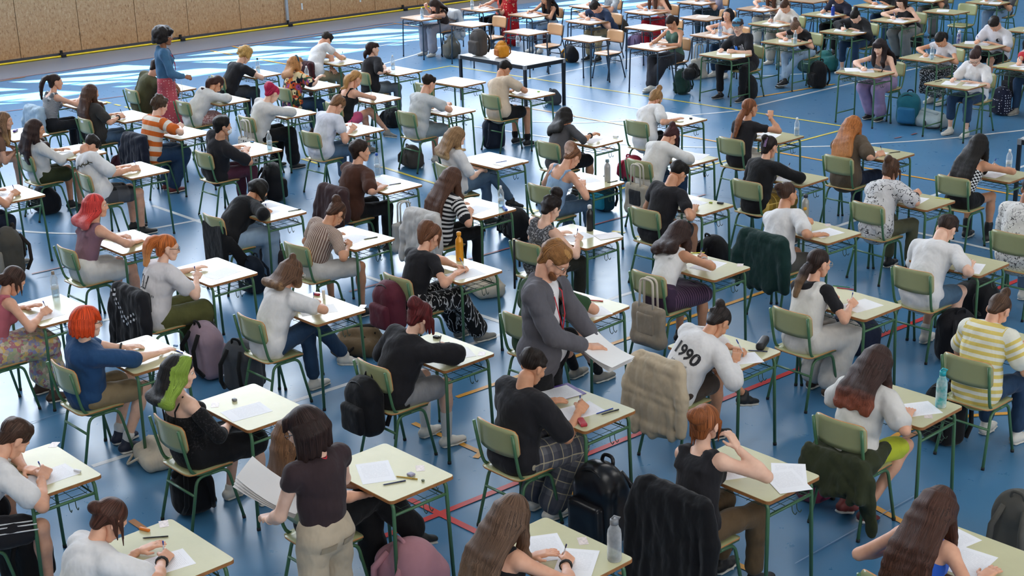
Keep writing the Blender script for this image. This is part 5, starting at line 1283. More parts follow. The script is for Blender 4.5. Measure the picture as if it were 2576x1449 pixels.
P('b11', 'student in green sleeveless top', 'student with dark ponytail, green sleeveless top and charcoal trousers', (1688, 57), None, 'f', m_, ('lowpony', DB, dict(len=.14, w=.034)), ('tank', cloth('#4f6a5e'), 0, .006), ('wide', cloth('#35353b')), SW, hp=48, legs='ankles')
P('b12', 'student at the far row with lilac shirt', 'student in lilac shirt at far beige desk', (1790, -24), None, 'm', m_, ('short', DB), ('tee', cloth('#8f8a9c'), .7), ('pants', cloth('#2f4048')), SW, hp=40)
P('b14', 'student in white vest looking up', 'black-haired student in white vest top looking up at the camera', (1831, 38), None, 'f', l_, ('bob', '#15131a', dict(len=.09)), ('tank', WH, 0, .004), ('pants', DJ), SW, hp=-4, hy=14)
P('b15', 'blue-haired student', 'student with blue fringe, glasses and black tee with blue-white graphic', (1856, 66), None, 'm', p_, ('short', '#453a3a', dict(fringe=1, fringe_st=1, c2='#4f8fb0', topvol=.012, top_st=1, tufts=30)), ('tee', BK2, .75, .024), ('pants', BK), SB, hp=14, hy=20, glasses='#3a2a2a', legs='wide', R=(.20, .16, 'fist'), L=(.02, .12, 'fist'), chestprint=1)
P('b16', 'student in black-hooped top', 'student in white top with black hoops at far row', (1938, -14), None, 'f', l_, ('long', BR), ('tee', cloth('#d3cec6', 'thin', '#1d1d1f', 22), .5), ('wide', OFFW), SW, hp=45)
P('b17', 'white-tee student in wide cream trousers', 'student in white tee and cream trousers with tied-back hair', (1975, 17), None, 'f', l_, ('bun', BR, dict(r=.03)), ('tee', cloth('#dad3ca'), .75, .028), ('wide', cloth('#b9b2a4')), SW, hp=50)
P('b18', 'black-tee student in ripped jeans', 'student in black tee and ripped light jeans with black high-top shoes', (2002, 69), None, 'f', l_, ('bun', '#6a5040', dict(r=.03, c2='#3c2a20')), ('tee', BK, .45, .012), ('pants', LJ), SB, hp=62, legs='ankles')
P('b19', 'student in dark navy tee', 'student in dark navy tee behind the blue metal bottle', (2108, -10), None, 'm', m_, ('short', DB), ('tee', cloth('#1f2132'), .7, .026), ('pants', BK), SB, hp=35)
P('b20', 'student in dark hoodie', 'student with dark hair tied back in dark hoodie and cropped jeans', (2152, 42), None, 'f', p_, ('bun', BL, dict(r=.034)), ('tee', cloth('#232427'), 1.8, .034), ('capri', DJ), SW, hp=58, topname='hoodie')
P('b21', 'student with pendant necklace', 'student in black sleeveless top with pendant and grey trousers', (2266, 4), None, 'f', p_, ('bob', DB), ('tank', BK2, 0, .006), ('wide', cloth('#85847f')), SB, hp=38, hy=12, legs='half')
P('b22', 'student in lilac trousers', 'student with long dark hair, bare shoulders and lilac trousers', (2212, 118), None, 'f', p_, ('long', '#241a1c', dict(len=.32, wave=.004, fringe=1)), ('tube', cloth('#8d8c90'), 0, .006), ('wide', cloth('#9a86a8')), SB, hp=24, hy=14, legs='half', boot=.2)
P('b24', 'white-tee student in speckled skirt', 'student in short white tee and black speckled skirt, dark hair tied back', (2366, 100), None, 'f', m_, ('lowpony', BL, dict(len=.16)), ('tee', cloth('#d4d0d4'), .4, .012), ('longskirt', cloth('#1e1e20', 'speck', '#b9b9b9', 45), .01), SW, hp=58, legs='half')
P('b25', 'white-tee student with glasses', 'student in white tee with black print, glasses and dark ponytail', (2453, 145), None, 'f', p_, ('ponytail', '#3a2622', dict(len=.26)), ('tee', WH, .8, .03), ('capri', DJ), SW, hp=44, hy=12, glasses='#3a2c2a', legs='n')
P('b26', 'student with yin-yang badge', 'student with short dark hair and white tee with round black emblem', (2503, 61), None, 'm', l_, ('short', '#231a16', dict(fade=1, topvol=.012)), ('tee', cloth('#d2d0d4'), .8, .03), ('shorts', BK, .02, .85), SW, hp=60)
P('b27', 'student in jeans at the far corner', 'student in light jeans at the far corner desk', (2540, -26), None, 'm', m_, ('short', DB), ('tee', DGREY, .7), ('pants', LJ), SW, hp=35)
P('b28', 'student in red-striped sleeve', 'student in red and white striped tee at the photo edge', (2602, 92), None, 'f', l_, ('long', BR), ('tee', cloth('#c03a44', 'stripes', '#dcd8d4', 26), .8, .03), ('pants', DJ), SG, hp=45)
P('b29', 'student in black at the far row', 'student in black top behind the student with pendant', (2222, -18), None, 'm', m_, ('short', DB), ('tee', BK2, .7), ('pants', DJ), SB, hp=45)
P('b31', 'student in grey trousers at the far row', 'student in grey trousers and brown top in the far row', (2360, -28), None, 'm', m_, ('short', DB), ('tee', cloth('#5c5048'), .7), ('wide', cloth('#6f6a66')), SB, hp=35)
P('b32', 'student behind the yin-yang student', 'student in dark top and white shoes by the far photo edge', (2600, 10), None, 'm', m_, ('short', DB), ('tee', BK2, .7), ('pants', BK), SW, hp=40)

EMPTY_CHAIR = {'a14': (1113, 215)}
NO_PERSON = [d for d in DESK if d not in {p['desk'] for p in PEOPLE}]
EMPTY_LABEL = dict(a14='empty desk with green legs behind the grey-tee student', b02='vacant beige desk behind the grey backpack on the long table', b04='vacant beige desk next to the red dress', b07='vacant beige desk in front of the long table, paper on top',
    b10='vacant beige desk behind the student in green sleeveless top', b13='vacant beige desk before the student in white vest', b23='vacant green desk with a pale green chair in the right back row', b30='vacant beige desk at the top edge of the photo')

INFO = {}
LODD = lambda d: 0 if d < 13.2 else (1 if d < 19.5 else 2)
for d, (dx, dy) in DESK.items():
    yw = face(d); sp = next((p for p in PEOPLE if p['desk'] == d), None)
    st = 'b' if d in NAVY else 'g'
    fx, fy = math.cos(yw), math.sin(yw)
    col_ = 'beige-topped dark-legged' if st == 'b' else 'green-legged'
    desk(dx, dy, yw, ('%s desk of the %s' % (col_, sp['nick'])) if sp else EMPTY_LABEL[d], st, low=(d in ('b15', 'b22', 'b25', 'b24', 'b18', 'b28')))
    off = 0.50 if d[0] == 'a' else 0.52
    cx, cy = dx - fx * off, dy - fy * off
    cyaw = yw + math.radians(sp.get('dyaw', 0) if sp else 0)
    cp = (sp or {}).get('chair') or EMPTY_CHAIR.get(d)
    if cp:
        q = at(cp[0], cp[1], 0.715); cx, cy = q[0] + math.cos(cyaw) * 0.205, q[1] + math.sin(cyaw) * 0.205
        # a chair cannot stand further from its desk than the sitter reaches, nor inside it
        rel = (cx - dx) * fx + (cy - dy) * fy; rel2 = min(max(rel, -0.66), -0.40); lat = -(cx - dx) * fy + (cy - dy) * fx; lat2 = min(max(lat, -0.10), 0.10)
        cx += (rel2 - rel) * fx - (lat2 - lat) * fy; cy += (rel2 - rel) * fy + (lat2 - lat) * fx
    chair(cx, cy, cyaw, '%s chair %s' % ('wooden' if st == 'b' else 'green', ('of the ' + sp['nick']) if sp else 'at the ' + ' '.join(EMPTY_LABEL[d].split()[:11])), st, sticker=(d in ('a01', 'a02', 'a64', 'a05', 'a08', 'a14', 'a21', 'a11')))
    INFO[d] = dict(desk=(dx, dy, yw), chair=(cx, cy, cyaw), sp=sp)
    if sp:
        # the sitter's hips rest on the seat, a little forward of its back
        px_, py_ = cx - math.cos(cyaw) * 0.03, cy - math.sin(cyaw) * 0.03
        M = yawm(px_, py_, cyaw)
        loc = M.inverted() @ Vector((dx, dy, 0))
        if sp.get('lean', 0) is None: sp.pop('lean')
        I = person(sp, M, LODD(math.hypot(dx, dy)), (loc[0], loc[1], yw - cyaw))
        tag(I['root'], sp['phrase'], 'person', 'seated students')
        INFO[d]['p'] = I
# ------------------------------------------------------------------ people on their feet
def stander(px, zc, yaw, label, **kw):
    sp = dict(sex='f', s=0.95, skin=l_, stand=True, lean=0, hp=10, hy=0, R=('p', (.2, .2, 1.0), 'curl'), L=('p', (-.2, .2, 1.0), 'curl'), phrase=label, legs='n')
    sp.update(kw)
    J = joints(sp, math.radians(sp['lean']), math.radians(sp.get('side', 0)), True); hz = J['H'][2]
    q = at(px[0], px[1], hz); yw = math.radians(yaw)
    M = yawm(q[0], q[1], yw); off = M.to_3x3() @ Vector((J['H'][0], J['H'][1], 0)); M = yawm(q[0] - off[0], q[1] - off[1], yw)
    I = person(sp, M, LODD(math.hypot(q[0], q[1])))
    tag(I['root'], label, 'person', 'people on their feet'); return I
LAN = mat('lanyard_red', '#c02634', 0.6)
def lanyard(I, ln=0.30, badge=True):
    P2, U2, X2, F2 = I['P2'], I['U2'], I['X2'], I['F2']; b = MB()
    for sg in (-1, 1): b.tube([P2 + U2 * .02 - F2 * .06, P2 + U2 * .03 + X2 * sg * .07, P2 - U2 * .08 + X2 * sg * .075 + F2 * .122, P2 - U2 * (ln * .7) + X2 * sg * .05 + F2 * .150, P2 - U2 * ln + F2 * .15], 0.0045, 5)
    link('lanyard', b.mesh('lanyard', [LAN]), I['root'])
    if badge:
        b = MB(); c = P2 - U2 * (ln + .06) + F2 * .155; b.box(c, (.035, .003, .045)); link('badge', b.mesh('badge', [mat('badge_card', '#dfe3e6', .4)], False), I['root'])

IW1 = stander((413, 92), 0, 12, 'woman in denim jacket and pink patterned skirt standing among the far desks', skin=d_s, s=1.05, hair=('curly', '#1b1412', dict(vol=.018, n=170, z0=-.08, r=.024)), top=('tee', cloth('#c9472e'), .4, .008, .2),
    jacket=(cloth('#31587a', 'denim', '#5a86a8'), 1.9, .026, .045, .10, 'denim_jacket', .02), bot=('skirt', cloth('#b4505a', 'dots', '#d8a9a4', 26), .02, 1.25), shoe=SBR, hp=6, hy=-8, glasses='#d0c8c0',
    R=('p', (.06, .34, 1.06), 'fist'), L=('p', (-.24, .16, .86), 'curl'))
lanyard(IW1, .30)
IW2 = stander((1394, 655), 0, -22, 'bearded man in grey blazer with red lanyard reading a stack of papers', sex='m', s=1.09, hair=('short', '#8a5e34', dict(topvol=.004, vol=.002, c2='#b0814a', top_st=.8, tufts=60)), top=('tee', cloth('#e3e0e0'), .5, .012),
    jacket=(cloth('#5b595f'), 1.93, .034, .075, 0.0, 'blazer', .10), bot=('pants', BK, .014), shoe=SB, hp=40, hy=4, glasses='#6a5a50', wide=1.06, R=('p', (.02, .40, 1.10), 'curl', (-.7, .5, 0)), L=('p', (-.04, .42, 1.06), 'curl', (.7, .5, 0)))
lanyard(IW2, .34, False)
_H = lambda I, x, y, z: I['H'] + I['Rh'] @ (A_((x, y, z)) * I['hs'])
f = Field(.007, .007)
for a in np.linspace(-1.15, 1.15, 15): f.seg(_H(IW2, .068 * math.sin(a), .016 + .058 * math.cos(a), -.040 - .036 * math.cos(a)), _H(IW2, .056 * math.sin(a), .016 + .062 * math.cos(a), -.060 - .036 * math.cos(a)), .011, .010)
f.seg(_H(IW2, -.022, .096, -.043), _H(IW2, .022, .096, -.043), .007)
link('beard', solid('beard', f, [hairmat('#7a4d2e')]), IW2['root'])
for k in 'RL':
    a, e, w = IW2['arms'][k][:3]; f = Field(.012, .008); dv = nrm(A_((IW2['arms'][k][5] * .6, -.6, -.5))); f.ball(e + dv * .022, (.052, .045, .052)); link('elbow_patch', solid('elbow_patch', f, [cloth('#1d2230')]), IW2['root'])
IW3 = stander((769, 1080), 0, 140, 'woman with dark bob in brown tee and beige trousers seen from behind, holding papers', s=0.99, skin=p_, hair=('bob', '#2a1a16', dict(len=.12, vol=.006, fringe=1)), top=('tee', cloth('#34272a'), .35, .016, .22), bot=('pants', cloth('#b3a48e'), .018), shoe=SW, hp=22, hy=24, glasses='#3a2226', wide=1.08,
    R=('p', (.14, .40, 1.06), 'curl', (-.5, .8, 0)), L=('p', (-.08, .38, .97), 'curl', (.45, .8, .1), (-.4, -.4, -.5)))
lanyard(IW3, .30, False)
_q = at(1286, 114, 0.0)
sp4 = dict(sex='f', s=0.99, skin=m_, stand=True, lean=0, hp=10, hy=0, R=('p', (.17, .14, .98), 'curl'), L=('p', (-.17, .14, .98), 'curl'), phrase='', hair=('long', DB), top=('tee', cloth('#b8232a', 'dots', '#d9b98a', 22), .5), bot=('longskirt', cloth('#b0181f', 'dots', '#d9b98a', 18), .03), shoe=SBR)
IW4 = person(sp4, yawm(_q[0], _q[1], math.radians(215)), 2); tag(IW4['root'], 'person in long red dotted dress standing between the beige desks', 'person', 'people on their feet')

# ------------------------------------------------------------------ papers, pens, bottles and other desk things
def _paper(t):
    oc = t.coord('Object'); sx = t.n('ShaderNodeSeparateXYZ'); t.l(oc, sx.inputs[0])
    ln = t.math('GREATER_THAN', t.math('FRACT', t.math('MULTIPLY', sx.outputs[1], 105)), 0.62)
    inx = t.math('LESS_THAN', t.math('ABSOLUTE', sx.outputs[0]), 0.082); iny = t.math('LESS_THAN', t.math('ABSOLUTE', t.math('SUBTRACT', sx.outputs[1], 0.02)), 0.10)
    wd_ = t.math('GREATER_THAN', t.noise(t.coord('Object', (70, 105, 1)), 1.0, 1), 0.42)
    m = t.math('MULTIPLY', t.math('MULTIPLY', ln, inx), t.math('MULTIPLY', iny, wd_))
    t.l(t.mix(t.math('MULTIPLY', m, 0.16), lin('#e9e9ec'), lin('#5a5a60')), t.b.inputs['Base Color']); t.b.inputs['Roughness'].default_value = 0.6
M_PAPER = smat('printed_paper', _paper); M_BLANK = mat('blank_paper', '#ecebea', 0.6, vary=0.01)
b = MB(); b.box((0, 0, 0.0006), (0.105, 0.1485, 0.0006)); ME_PAPER = b.mesh('paper_sheet', [M_PAPER], False)
def paper(x, y, yaw, label, z=DT, blank=False, grp='exam sheets'):
    o = link('paper_sheet', ME_PAPER, mtx=yawm(x, y, yaw, z)); tag(o, label, 'paper', grp)
    if blank: setmat(o, M_BLANK)
    return o
PAPERS = dict(a63=[(945, 1188, 62)], a51=[(1458, 1034, -12)], a52=[(1868, 1182, -28), (1990, 1190, 40), (1978, 1210, 62)], a53=[(2302, 1030, -30)], a54=[(1372, 1378, 60), (1450, 1415, 35)], a56=[(412, 1418, -10)], a57=[(128, 1197, 0)], a60=[(620, 1036, -8)],
    a61=[(1140, 892, -22)], a62=[(800, 780, -25)], a58=[(322, 902, 40)], a59=[(108, 795, 0)], a49=[(1862, 903, -32)], a50=[(1486, 787, -25)], a46=[(2166, 769, -8)], a45=[(2440, 674, 20)], a42=[(2076, 586, -8)], a38=[(1782, 668, 10)],
    a34=[(1452, 596, -8)], a31=[(1170, 690, -10)], a33=[(1470, 455, -15)], a37=[(1738, 513, 0)], a25=[(556, 688, 10)], a27=[(886, 602, 12)], a29=[(1213, 395, 0), (1277, 410, 0)], a22=[(335, 424, 55)], a24=[(330, 603, 30)], a36=[(1755, 393, 20)],
    a35=[(1715, 292, 10)], a14=[(1160, 203, 50)], b02=[(1180, 57, 40)], b04=[(1318, 76, 30)], b07=[(1496, 94, 30)], b10=[(1640, 68, 30)], b13=[(1768, 41, 30)], b23=[(2372, 27, 30)], b25=[(2392, 209, 20), (2445, 212, 20)], b22=[(2140, 175, 40), (2180, 178, 40)],
    b15=[(1820, 134, 40), (1858, 140, 40)], b11=[(1625, 112, 40), (1655, 113, 10)], b18=[(1975, 103, 40)], b24=[(2337, 141, 20)], b26=[(2445, 107, 30), (2480, 110, 10)], b20=[(2115, 76, 30), (2170, 78, 20)])
ORD = ['', 'second ', 'third ']
for d, I in INFO.items():
    x, y, yw = I['desk']; sp = I['sp']; nick = ('the ' + sp['nick']) if sp else 'the ' + ' '.join(EMPTY_LABEL[d].split()[:9])
    if d in PAPERS:
        for i, (px, py, r) in enumerate(PAPERS[d]):
            z = DT + 0.0014 * i; q = at(px, py, z)
            # keep the sheet on the board
            fx, fy = math.cos(yw), math.sin(yw); v = (q[0] - x) * fx + (q[1] - y) * fy; u = (q[0] - x) * fy - (q[1] - y) * fx
            v = min(max(v, -0.13), 0.13); u = min(max(u, -0.24), 0.26); q = (x + v * fx + u * fy, y + v * fy - u * fx)
            paper(q[0], q[1], yw + math.radians(r), '%sexam sheet on the desk of %s' % (ORD[i], nick), z, d in ('a62', 'a61', 'a46'))
    elif sp:
        fx, fy = math.cos(yw), math.sin(yw); u, v = 0.04 + random.uniform(-.03, .03), -0.06 + random.uniform(-.02, .03)
        paper(x + v * fx + u * fy, y + v * fy - u * fx, yw + math.radians(random.uniform(0, 18)), 'exam sheet on the desk of ' + nick)
        if d[0] == 'b' or random.random() < .35:
            u, v = -0.18, 0.07; paper(x + v * fx + u * fy, y + v * fy - u * fx, yw + math.radians(random.uniform(-10, 25)), 'second exam sheet on the desk of ' + nick)
# pens
b = MB(); b.tube([(0, 0, 0), (0, 0, .008), (0, 0, .11)], [.0012, .004, .0042], 7, 0); b.tube([(0, 0, .11), (0, 0, .145)], .0046, 7, 1); ME_PEN = b.mesh('pen', [mat('pen_clear', '#cdd3da', .25), mat('pen_blue', '#1f3f9a', .35)])
PEN_C = dict(blue='#1f3f9a', black='#1a1a1c', red='#b0202a', gold='#b3902c', green='#2c7a4a', yellow='#d8d84a', orange='#d9822a', navy='#22284e')
def pen(M, label, c='blue', solid_=False, grp='pens and pencils'):
    o = link('pen', ME_PEN, mtx=M); tag(o, label, 'pen', grp); m = mat('pen_' + c, PEN_C[c], .35); setmat(o, m if solid_ else None, m); return o
for d, I in INFO.items():
    if 'p' not in I: continue
    p = I['p']; sp = I['sp']
    for k in 'RL':
        if p['arms'][k][4] != 'grip': continue
        Rm, org = p['arms'][k][6], p['arms'][k][7]; s_ = sp['s']
        tip = org + Rm @ (A_((-.016, .118, -.062)) * s_); dr = nrm(Rm @ A_((-.30, -.42, .78)))
        if k == 'L': tip = org + Rm @ (A_((-.016, .118, -.062)) * s_)
        z = dr; x = nrm(np.cross((0, 1, 0), z)); y = np.cross(z, x)
        tip[2] = max(tip[2], DT + .003) if sp[k][0] != 'p' else tip[2]
        Ml = Matrix(((x[0], y[0], z[0], tip[0]), (x[1], y[1], z[1], tip[1]), (x[2], y[2], z[2], tip[2]), (0, 0, 0, 1)))
        pen(p['M'] @ Ml, 'pen held by the ' + sp['nick'], random.choice(('blue', 'blue', 'black', 'navy')))
def flatpen(px, py, rot, label, c='blue', sol=True, z=DT):
    q = at(px, py, z); M = Matrix.Translation((q[0], q[1], z + .0045)) @ Matrix.Rotation(math.radians(rot), 4, 'Z') @ Matrix.Rotation(math.pi / 2, 4, 'Y') @ Matrix.Translation((0, 0, -.07)); pen(M, label, c, sol)
for px, py, rot, lab, c in ((991, 1216, 20, 'navy pen lying beside the exam sheet of the hidden student', 'navy'), (1022, 1203, -20, 'gold pencil lying on the desk behind the brown-tee woman', 'gold'), (1520, 1036, 35, 'blue ballpoint on the desk of the student in plaid trousers', 'blue'),
        (1534, 1038, 32, 'black pen on the desk of the student in plaid trousers', 'black'), (390, 1353, 5, 'grey-black pen lying below the orange corrector', 'black'), (446, 884, -45, 'blue pen at the desk corner of the orange-haired student', 'blue'), (932, 600, 30, 'black pen on the desk of the student in striped crop tee', 'black'),
        (993, 464, 30, 'navy pen on the desk of the student in brown tee', 'navy'), (740, 530, 30, 'black pen on the desk of the student in black cardigan', 'black'), (1540, 458, 35, 'black pen beside the speckled bottle', 'black'), (1260, 408, 30, 'blue pen on the desk of the blond student holding black pouch', 'blue'),
        (1495, 757, -20, 'red pen on the desk of the student in green tee', 'red'), (1107, 865, 10, 'black pen lying by the wristwatch of the maroon-haired student', 'black'), (2125, 727, -25, 'red pen on the desk of the student in white overalls', 'red'), (2115, 722, -25, 'white marker on the desk of the student in white overalls', 'green'),
        (1905, 884, -15, 'purple pen beside the black pencil case', 'navy'), (2370, 500, -30, 'yellow highlighter on the desk of the print-shirt student', 'yellow'), (2250, 384, 20, 'black pencil on the desk of the student with long copper hair', 'black'), (1524, 375, 25, 'brown pencil on the desk of the long-black-haired student', 'orange'),
        (2520, 170, -10, 'yellow marker on the right edge desk', 'yellow'), (2360, 205, 30, 'dark pencil on the desk of the white-tee student with glasses', 'black'), (1752, 637, 0, 'yellow pencil on the desk of the student in white ribbed tank', 'yellow')):
    flatpen(px, py, rot, lab, c)
# bottles: (base pixel, height, radius, kind, colours, label)
def bottle(px, py, h, r, kind, c, cap, label, z=DT):
    q = at(px, py, z); root = link('bottle', None, loc=(q[0], q[1], z)); root.empty_display_size = .05; tag(root, label, 'bottle', 'drinking bottles')
    b = MB()
    if kind == 'pet':
        b.lathe([(r * .9, 0), (r, .01), (r, h * .22), (r * .94, h * .24), (r, h * .27), (r, h * .5), (r * .93, h * .53), (r, h * .56), (r, h * .68), (r * .62, h * .82), (r * .38, h * .88), (r * .38, h * .93)], 12)
        link('bottle_body', b.mesh('bottle_body', [clear_plastic('clear_plastic', c, .16)]), root)
        w = MB(); w.lathe([(r * .86, .006), (r * .93, .02), (r * .93, h * .42), (r * .9, h * .425)], 12); link('water', w.mesh('water', [clear_plastic('water', '#dbe9f0', .10)]), root)
        l = MB(); l.lathe([(r * 1.012, h * .32), (r * 1.012, h * .47)], 12); link('bottle_label', l.mesh('bottle_label', [clear_plastic('film_label', '#cfe0ea', .5)]), root)
    else:
        nk = .62 if kind == 'steel' else .8
        b.lathe([(r * .94, 0), (r, .008), (r, h * .62), (r * .9, h * .74), (r * nk * .75, h * .82), (r * nk * .7, h * .88)], 14)
        link('bottle_body', b.mesh('bottle_body', [mat('bottle_' + c, c, .3, .15) if kind != 'tint' else clear_plastic('tinted_plastic', c, .22 if c == '#c9cdd0' else .42)]), root)
    p = MB(); cr = r * (.42 if kind == 'pet' else .6); p.lathe([(cr, h * .87), (cr, h * .985), (cr * .7, h)], 12)
    if kind == 'tint': p.tube([(cr * .8, 0, h * .97), (cr * 1.3, 0, h * 1.02), (0, 0, h * 1.06), (-cr * .6, 0, h)], .006, 6)
    link('cap', p.mesh('cap', [mat('cap_' + cap, cap, .4)]), root)
    if 'badge' in label:
        g = MB(); g.lathe([(.018, 0), (.018, .004)], 12); link('badge', g.mesh('badge', [mat('badge_yellow', '#c9962e', .4)]), root, mtx=Matrix.Translation((-.010, -r - .001, h * .45)) @ Matrix.Rotation(math.pi / 2, 4, 'X'))
    return root
for a in ((650, 184, .24, .033, 'pet', '#e4eef4', '#1b2030', 'clear sports bottle with black top beside the curly blond student'), (773, 204, .23, .032, 'pet', '#e4eef4', '#e8e8e8', 'clear water bottle beside the floral blouse'), (679, 376, .23, .032, 'pet', '#e4eef4', '#e8e8e8', 'clear water bottle on the desk of the student in face mask'),
        (989, 175, .23, .032, 'pet', '#e4eef4', '#dfe6ea', 'clear water bottle before the black-tee student with tiny ponytail'), (950, 437, .24, .035, 'pet', '#e4eef4', '#1f4fae', 'clear bottle with blue cap before the brown-tee student'), (1261, 522, .23, .032, 'pet', '#e4eef4', '#e8e8e8', 'clear water bottle on the striped-tee student desk'),
        (1157, 655, .27, .036, 'steel', '#d8921f', '#d8921f', 'orange metal bottle before the black-tee student'), (1528, 455, .24, .034, 'steel', '#a9a9a8', '#6f8790', 'speckled grey metal bottle on the blue camisole student desk'), (1484, 580, .255, .034, 'steel', '#1b1b1d', '#c9c9ca', 'black metal bottle with silver cap before the curly-bun student'),
        (2025, 550, .245, .036, 'steel', '#9a9a94', '#1c2230', 'grey metal bottle with yellow badge before the undercut student'), (2004, 341, .22, .031, 'pet', '#e4eef4', '#e8e8e8', 'clear water bottle before the auburn ponytail student'), (2537, 428, .23, .033, 'pet', '#e4eef4', '#e8e8e8', 'clear water bottle before the checked-top student'),
        (141, 747, .235, .033, 'pet', '#dfe8ee', '#8a7a6a', 'slim clear bottle with cork-coloured cap before the pink-top student'), (2366, 1023, .26, .037, 'tint', '#3fc3c4', '#1d9ca6', 'turquoise bottle with loop lid before the neon-shorts student'), (1546, 1408, .25, .040, 'tint', '#c9cdd0', '#7d7f82', 'clear shaker bottle with grey lid on the lower desk'),
        (1062, 48, .22, .032, 'pet', '#e4eef4', '#e8e8e8', 'clear water bottle before the grey-trousered student'), (1188, 23, .22, .032, 'pet', '#e4eef4', '#e8e8e8', 'clear water bottle before the coral-top student'), (2000, 110, .22, .032, 'pet', '#e4eef4', '#e8e8e8', 'clear water bottle before the ripped-jeans student'),
        (2095, 39, .20, .034, 'steel', '#1d3f9e', '#c9c9cc', 'blue metal bottle with silver loop cap'), (2411, 110, .21, .034, 'tint', '#2438a8', '#e6e6ea', 'blue plastic bottle with white cap on the yin-yang student desk'), (2344, 150, .22, .032, 'pet', '#e4eef4', '#e8e8e8', 'clear water bottle before the white-tee student in speckled skirt'),
        (1811, 91, .24, .034, 'pet', '#dfe6f4', '#8fa6d0', 'clear bottle with blue cap before the white-vest student')):
    bottle(*a)
bottle(1546, 159, .24, .034, 'pet', '#e4eef4', '#3f7fc0', 'clear bottle with blue cap standing on the floor by the vacant desk', 0.0)
bottle(1303, 118, .22, .034, 'pet', '#e4eef4', '#b53040', 'clear bottle with red cap behind the backpack on the long table', .752)
# small desk things
def small(name, px, py, h, r, c, label, cat, yaw=YA, z=DT, round_=.4):
    q = at(px, py, z); f = Field(max(.004, min(h) * .35), .002); f.rbox((0, 0, h[2]), h, min(h) * round_ * 1.6)
    o = link(name, solid(name, f, [mat(name + c, c, .45)]), mtx=yawm(q[0], q[1], math.radians(yaw + r), z)); tag(o, label, cat, 'small things on desks'); return o
M_CARD = mat('identity_card', '#d9c9c2', .35, vary=.15, nscale=60)
b = MB(); b.box((0, 0, .0005), (.043, .027, .0005)); ME_CARD = b.mesh('identity_card', [M_CARD], False)
for px, py, r, lab in ((541, 1019, 10, 'green-and-black-haired student'), (1057, 1178, 10, 'hidden student'), (912, 771, -5, 'white-tee student with crossed legs'), (1212, 890, -5, 'maroon-haired student'), (412, 1318, 20, 'white-tee student in the lower corner'), (1466, 1361, 10, 'student by the shaker bottle'), (136, 1119, 0, 'student in striped-side shorts'),
        (361, 853, 10, 'orange-haired student'), (1862, 667, -10, 'student in white ribbed tank'), (2335, 1046, -10, 'neon-shorts student'), (2083, 566, 0, 'student with undercut and bun'), (345, 586, 0, 'red mullet student')):
    q = at(px, py, DT); o = link('identity_card', ME_CARD, mtx=yawm(q[0], q[1], math.radians(YA - 45 + r), DT)); tag(o, 'identity card on the desk of the ' + lab, 'card', 'identity cards')
for a in (('eraser', 195, 1187, (.026, .010, .008), 20, '#d9d9de', 'white wrapped eraser before the student in striped-side shorts', 'eraser'), ('correction_roller', 364, 1335, (.038, .010, .009), 20, '#d9761c', 'orange correction roller on the lower corner desk', 'corrector'), ('sharpener', 590, 1009, (.017, .015, .010), 0, '#77777a', 'grey sharpener on the desk of the green-haired student', 'sharpener'),
        ('pencil_tin', 1464, 1066, (.058, .024, .012), -30, '#b03040', 'red oval pencil tin beside the arm of the plaid-trousers student', 'pencil case'), ('pencil_case', 1918, 872, (.100, .033, .030), -65, '#17171b', 'black zipped pencil case on the white sweatshirt student desk', 'pencil case'), ('pencil_case', 1270, 527, (.075, .017, .012), -30, '#2450a8', 'blue slim pencil case on the striped-tee student desk', 'pencil case'),
        ('pencil_case', 39, 331, (.06, .02, .014), -40, '#4a348c', 'purple pencil case on the far left desk', 'pencil case'), ('glue_stick', 815, 752, (.012, .012, .040), 0, '#cfc7c0', 'glue stick with red cap before the crossed-legs student', 'glue'), ('wristwatch', 797, 743, (.030, .016, .010), 10, '#9c2032', 'red wristwatch before the crossed-legs student', 'watch'), ('wristwatch', 1098, 851, (.026, .018, .010), 10, '#1b1b1d', 'black wristwatch before the maroon-haired student', 'watch'),
        ('eraser', 1788, 511, (.018, .011, .007), 20, '#9fb04a', 'green eraser on the desk of the short-haired black-tee student', 'eraser'), ('computer_mouse', 1812, 513, (.034, .016, .010), 10, '#2c2e33', 'dark oval gadget on the desk of the short-haired black-tee student', 'gadget'), ('tissue', 1549, 346, (.034, .020, .012), 0, '#e2e2e4', 'crumpled white tissue on the grey-top student desk', 'tissue'), ('gadget', 1738, 299, (.02, .012, .008), 20, '#2b2f55', 'dark blue eraser before the blond-bun student', 'eraser'),
        ('correction_tape', 634, 358, (.026, .012, .007), 10, '#2f79b0', 'blue correction tape on the desk of the student in face mask', 'corrector'), ('compass_tool', 1034, 1196, (.022, .020, .008), 0, '#8f8aa0', 'purple-grey sharpener on the desk behind the brown-tee woman', 'sharpener'), ('eraser', 1064, 1211, (.010, .009, .007), 0, '#6d7360', 'tiny grey eraser on the desk behind the brown-tee woman', 'eraser'), ('eraser', 442, 872, (.02, .010, .008), 20, '#7ba0cf', 'blue eraser before the orange-haired student', 'eraser'),
        ('eraser', 1355, 231, (.02, .012, .006), 20, '#7fd045', 'neon green eraser on the beige-tee student desk', 'eraser'), ('eraser', 2212, 180, (.022, .012, .008), 20, '#c8b24a', 'yellow eraser before the student in lilac trousers', 'eraser'), ('eraser', 2126, 78, (.022, .012, .007), 0, '#86c9ac', 'mint eraser before the student in dark hoodie', 'eraser'), ('eraser', 2074, 37, (.02, .012, .008), 0, '#49b0cf', 'cyan eraser before the dark navy tee student', 'eraser')):
    small(*a)
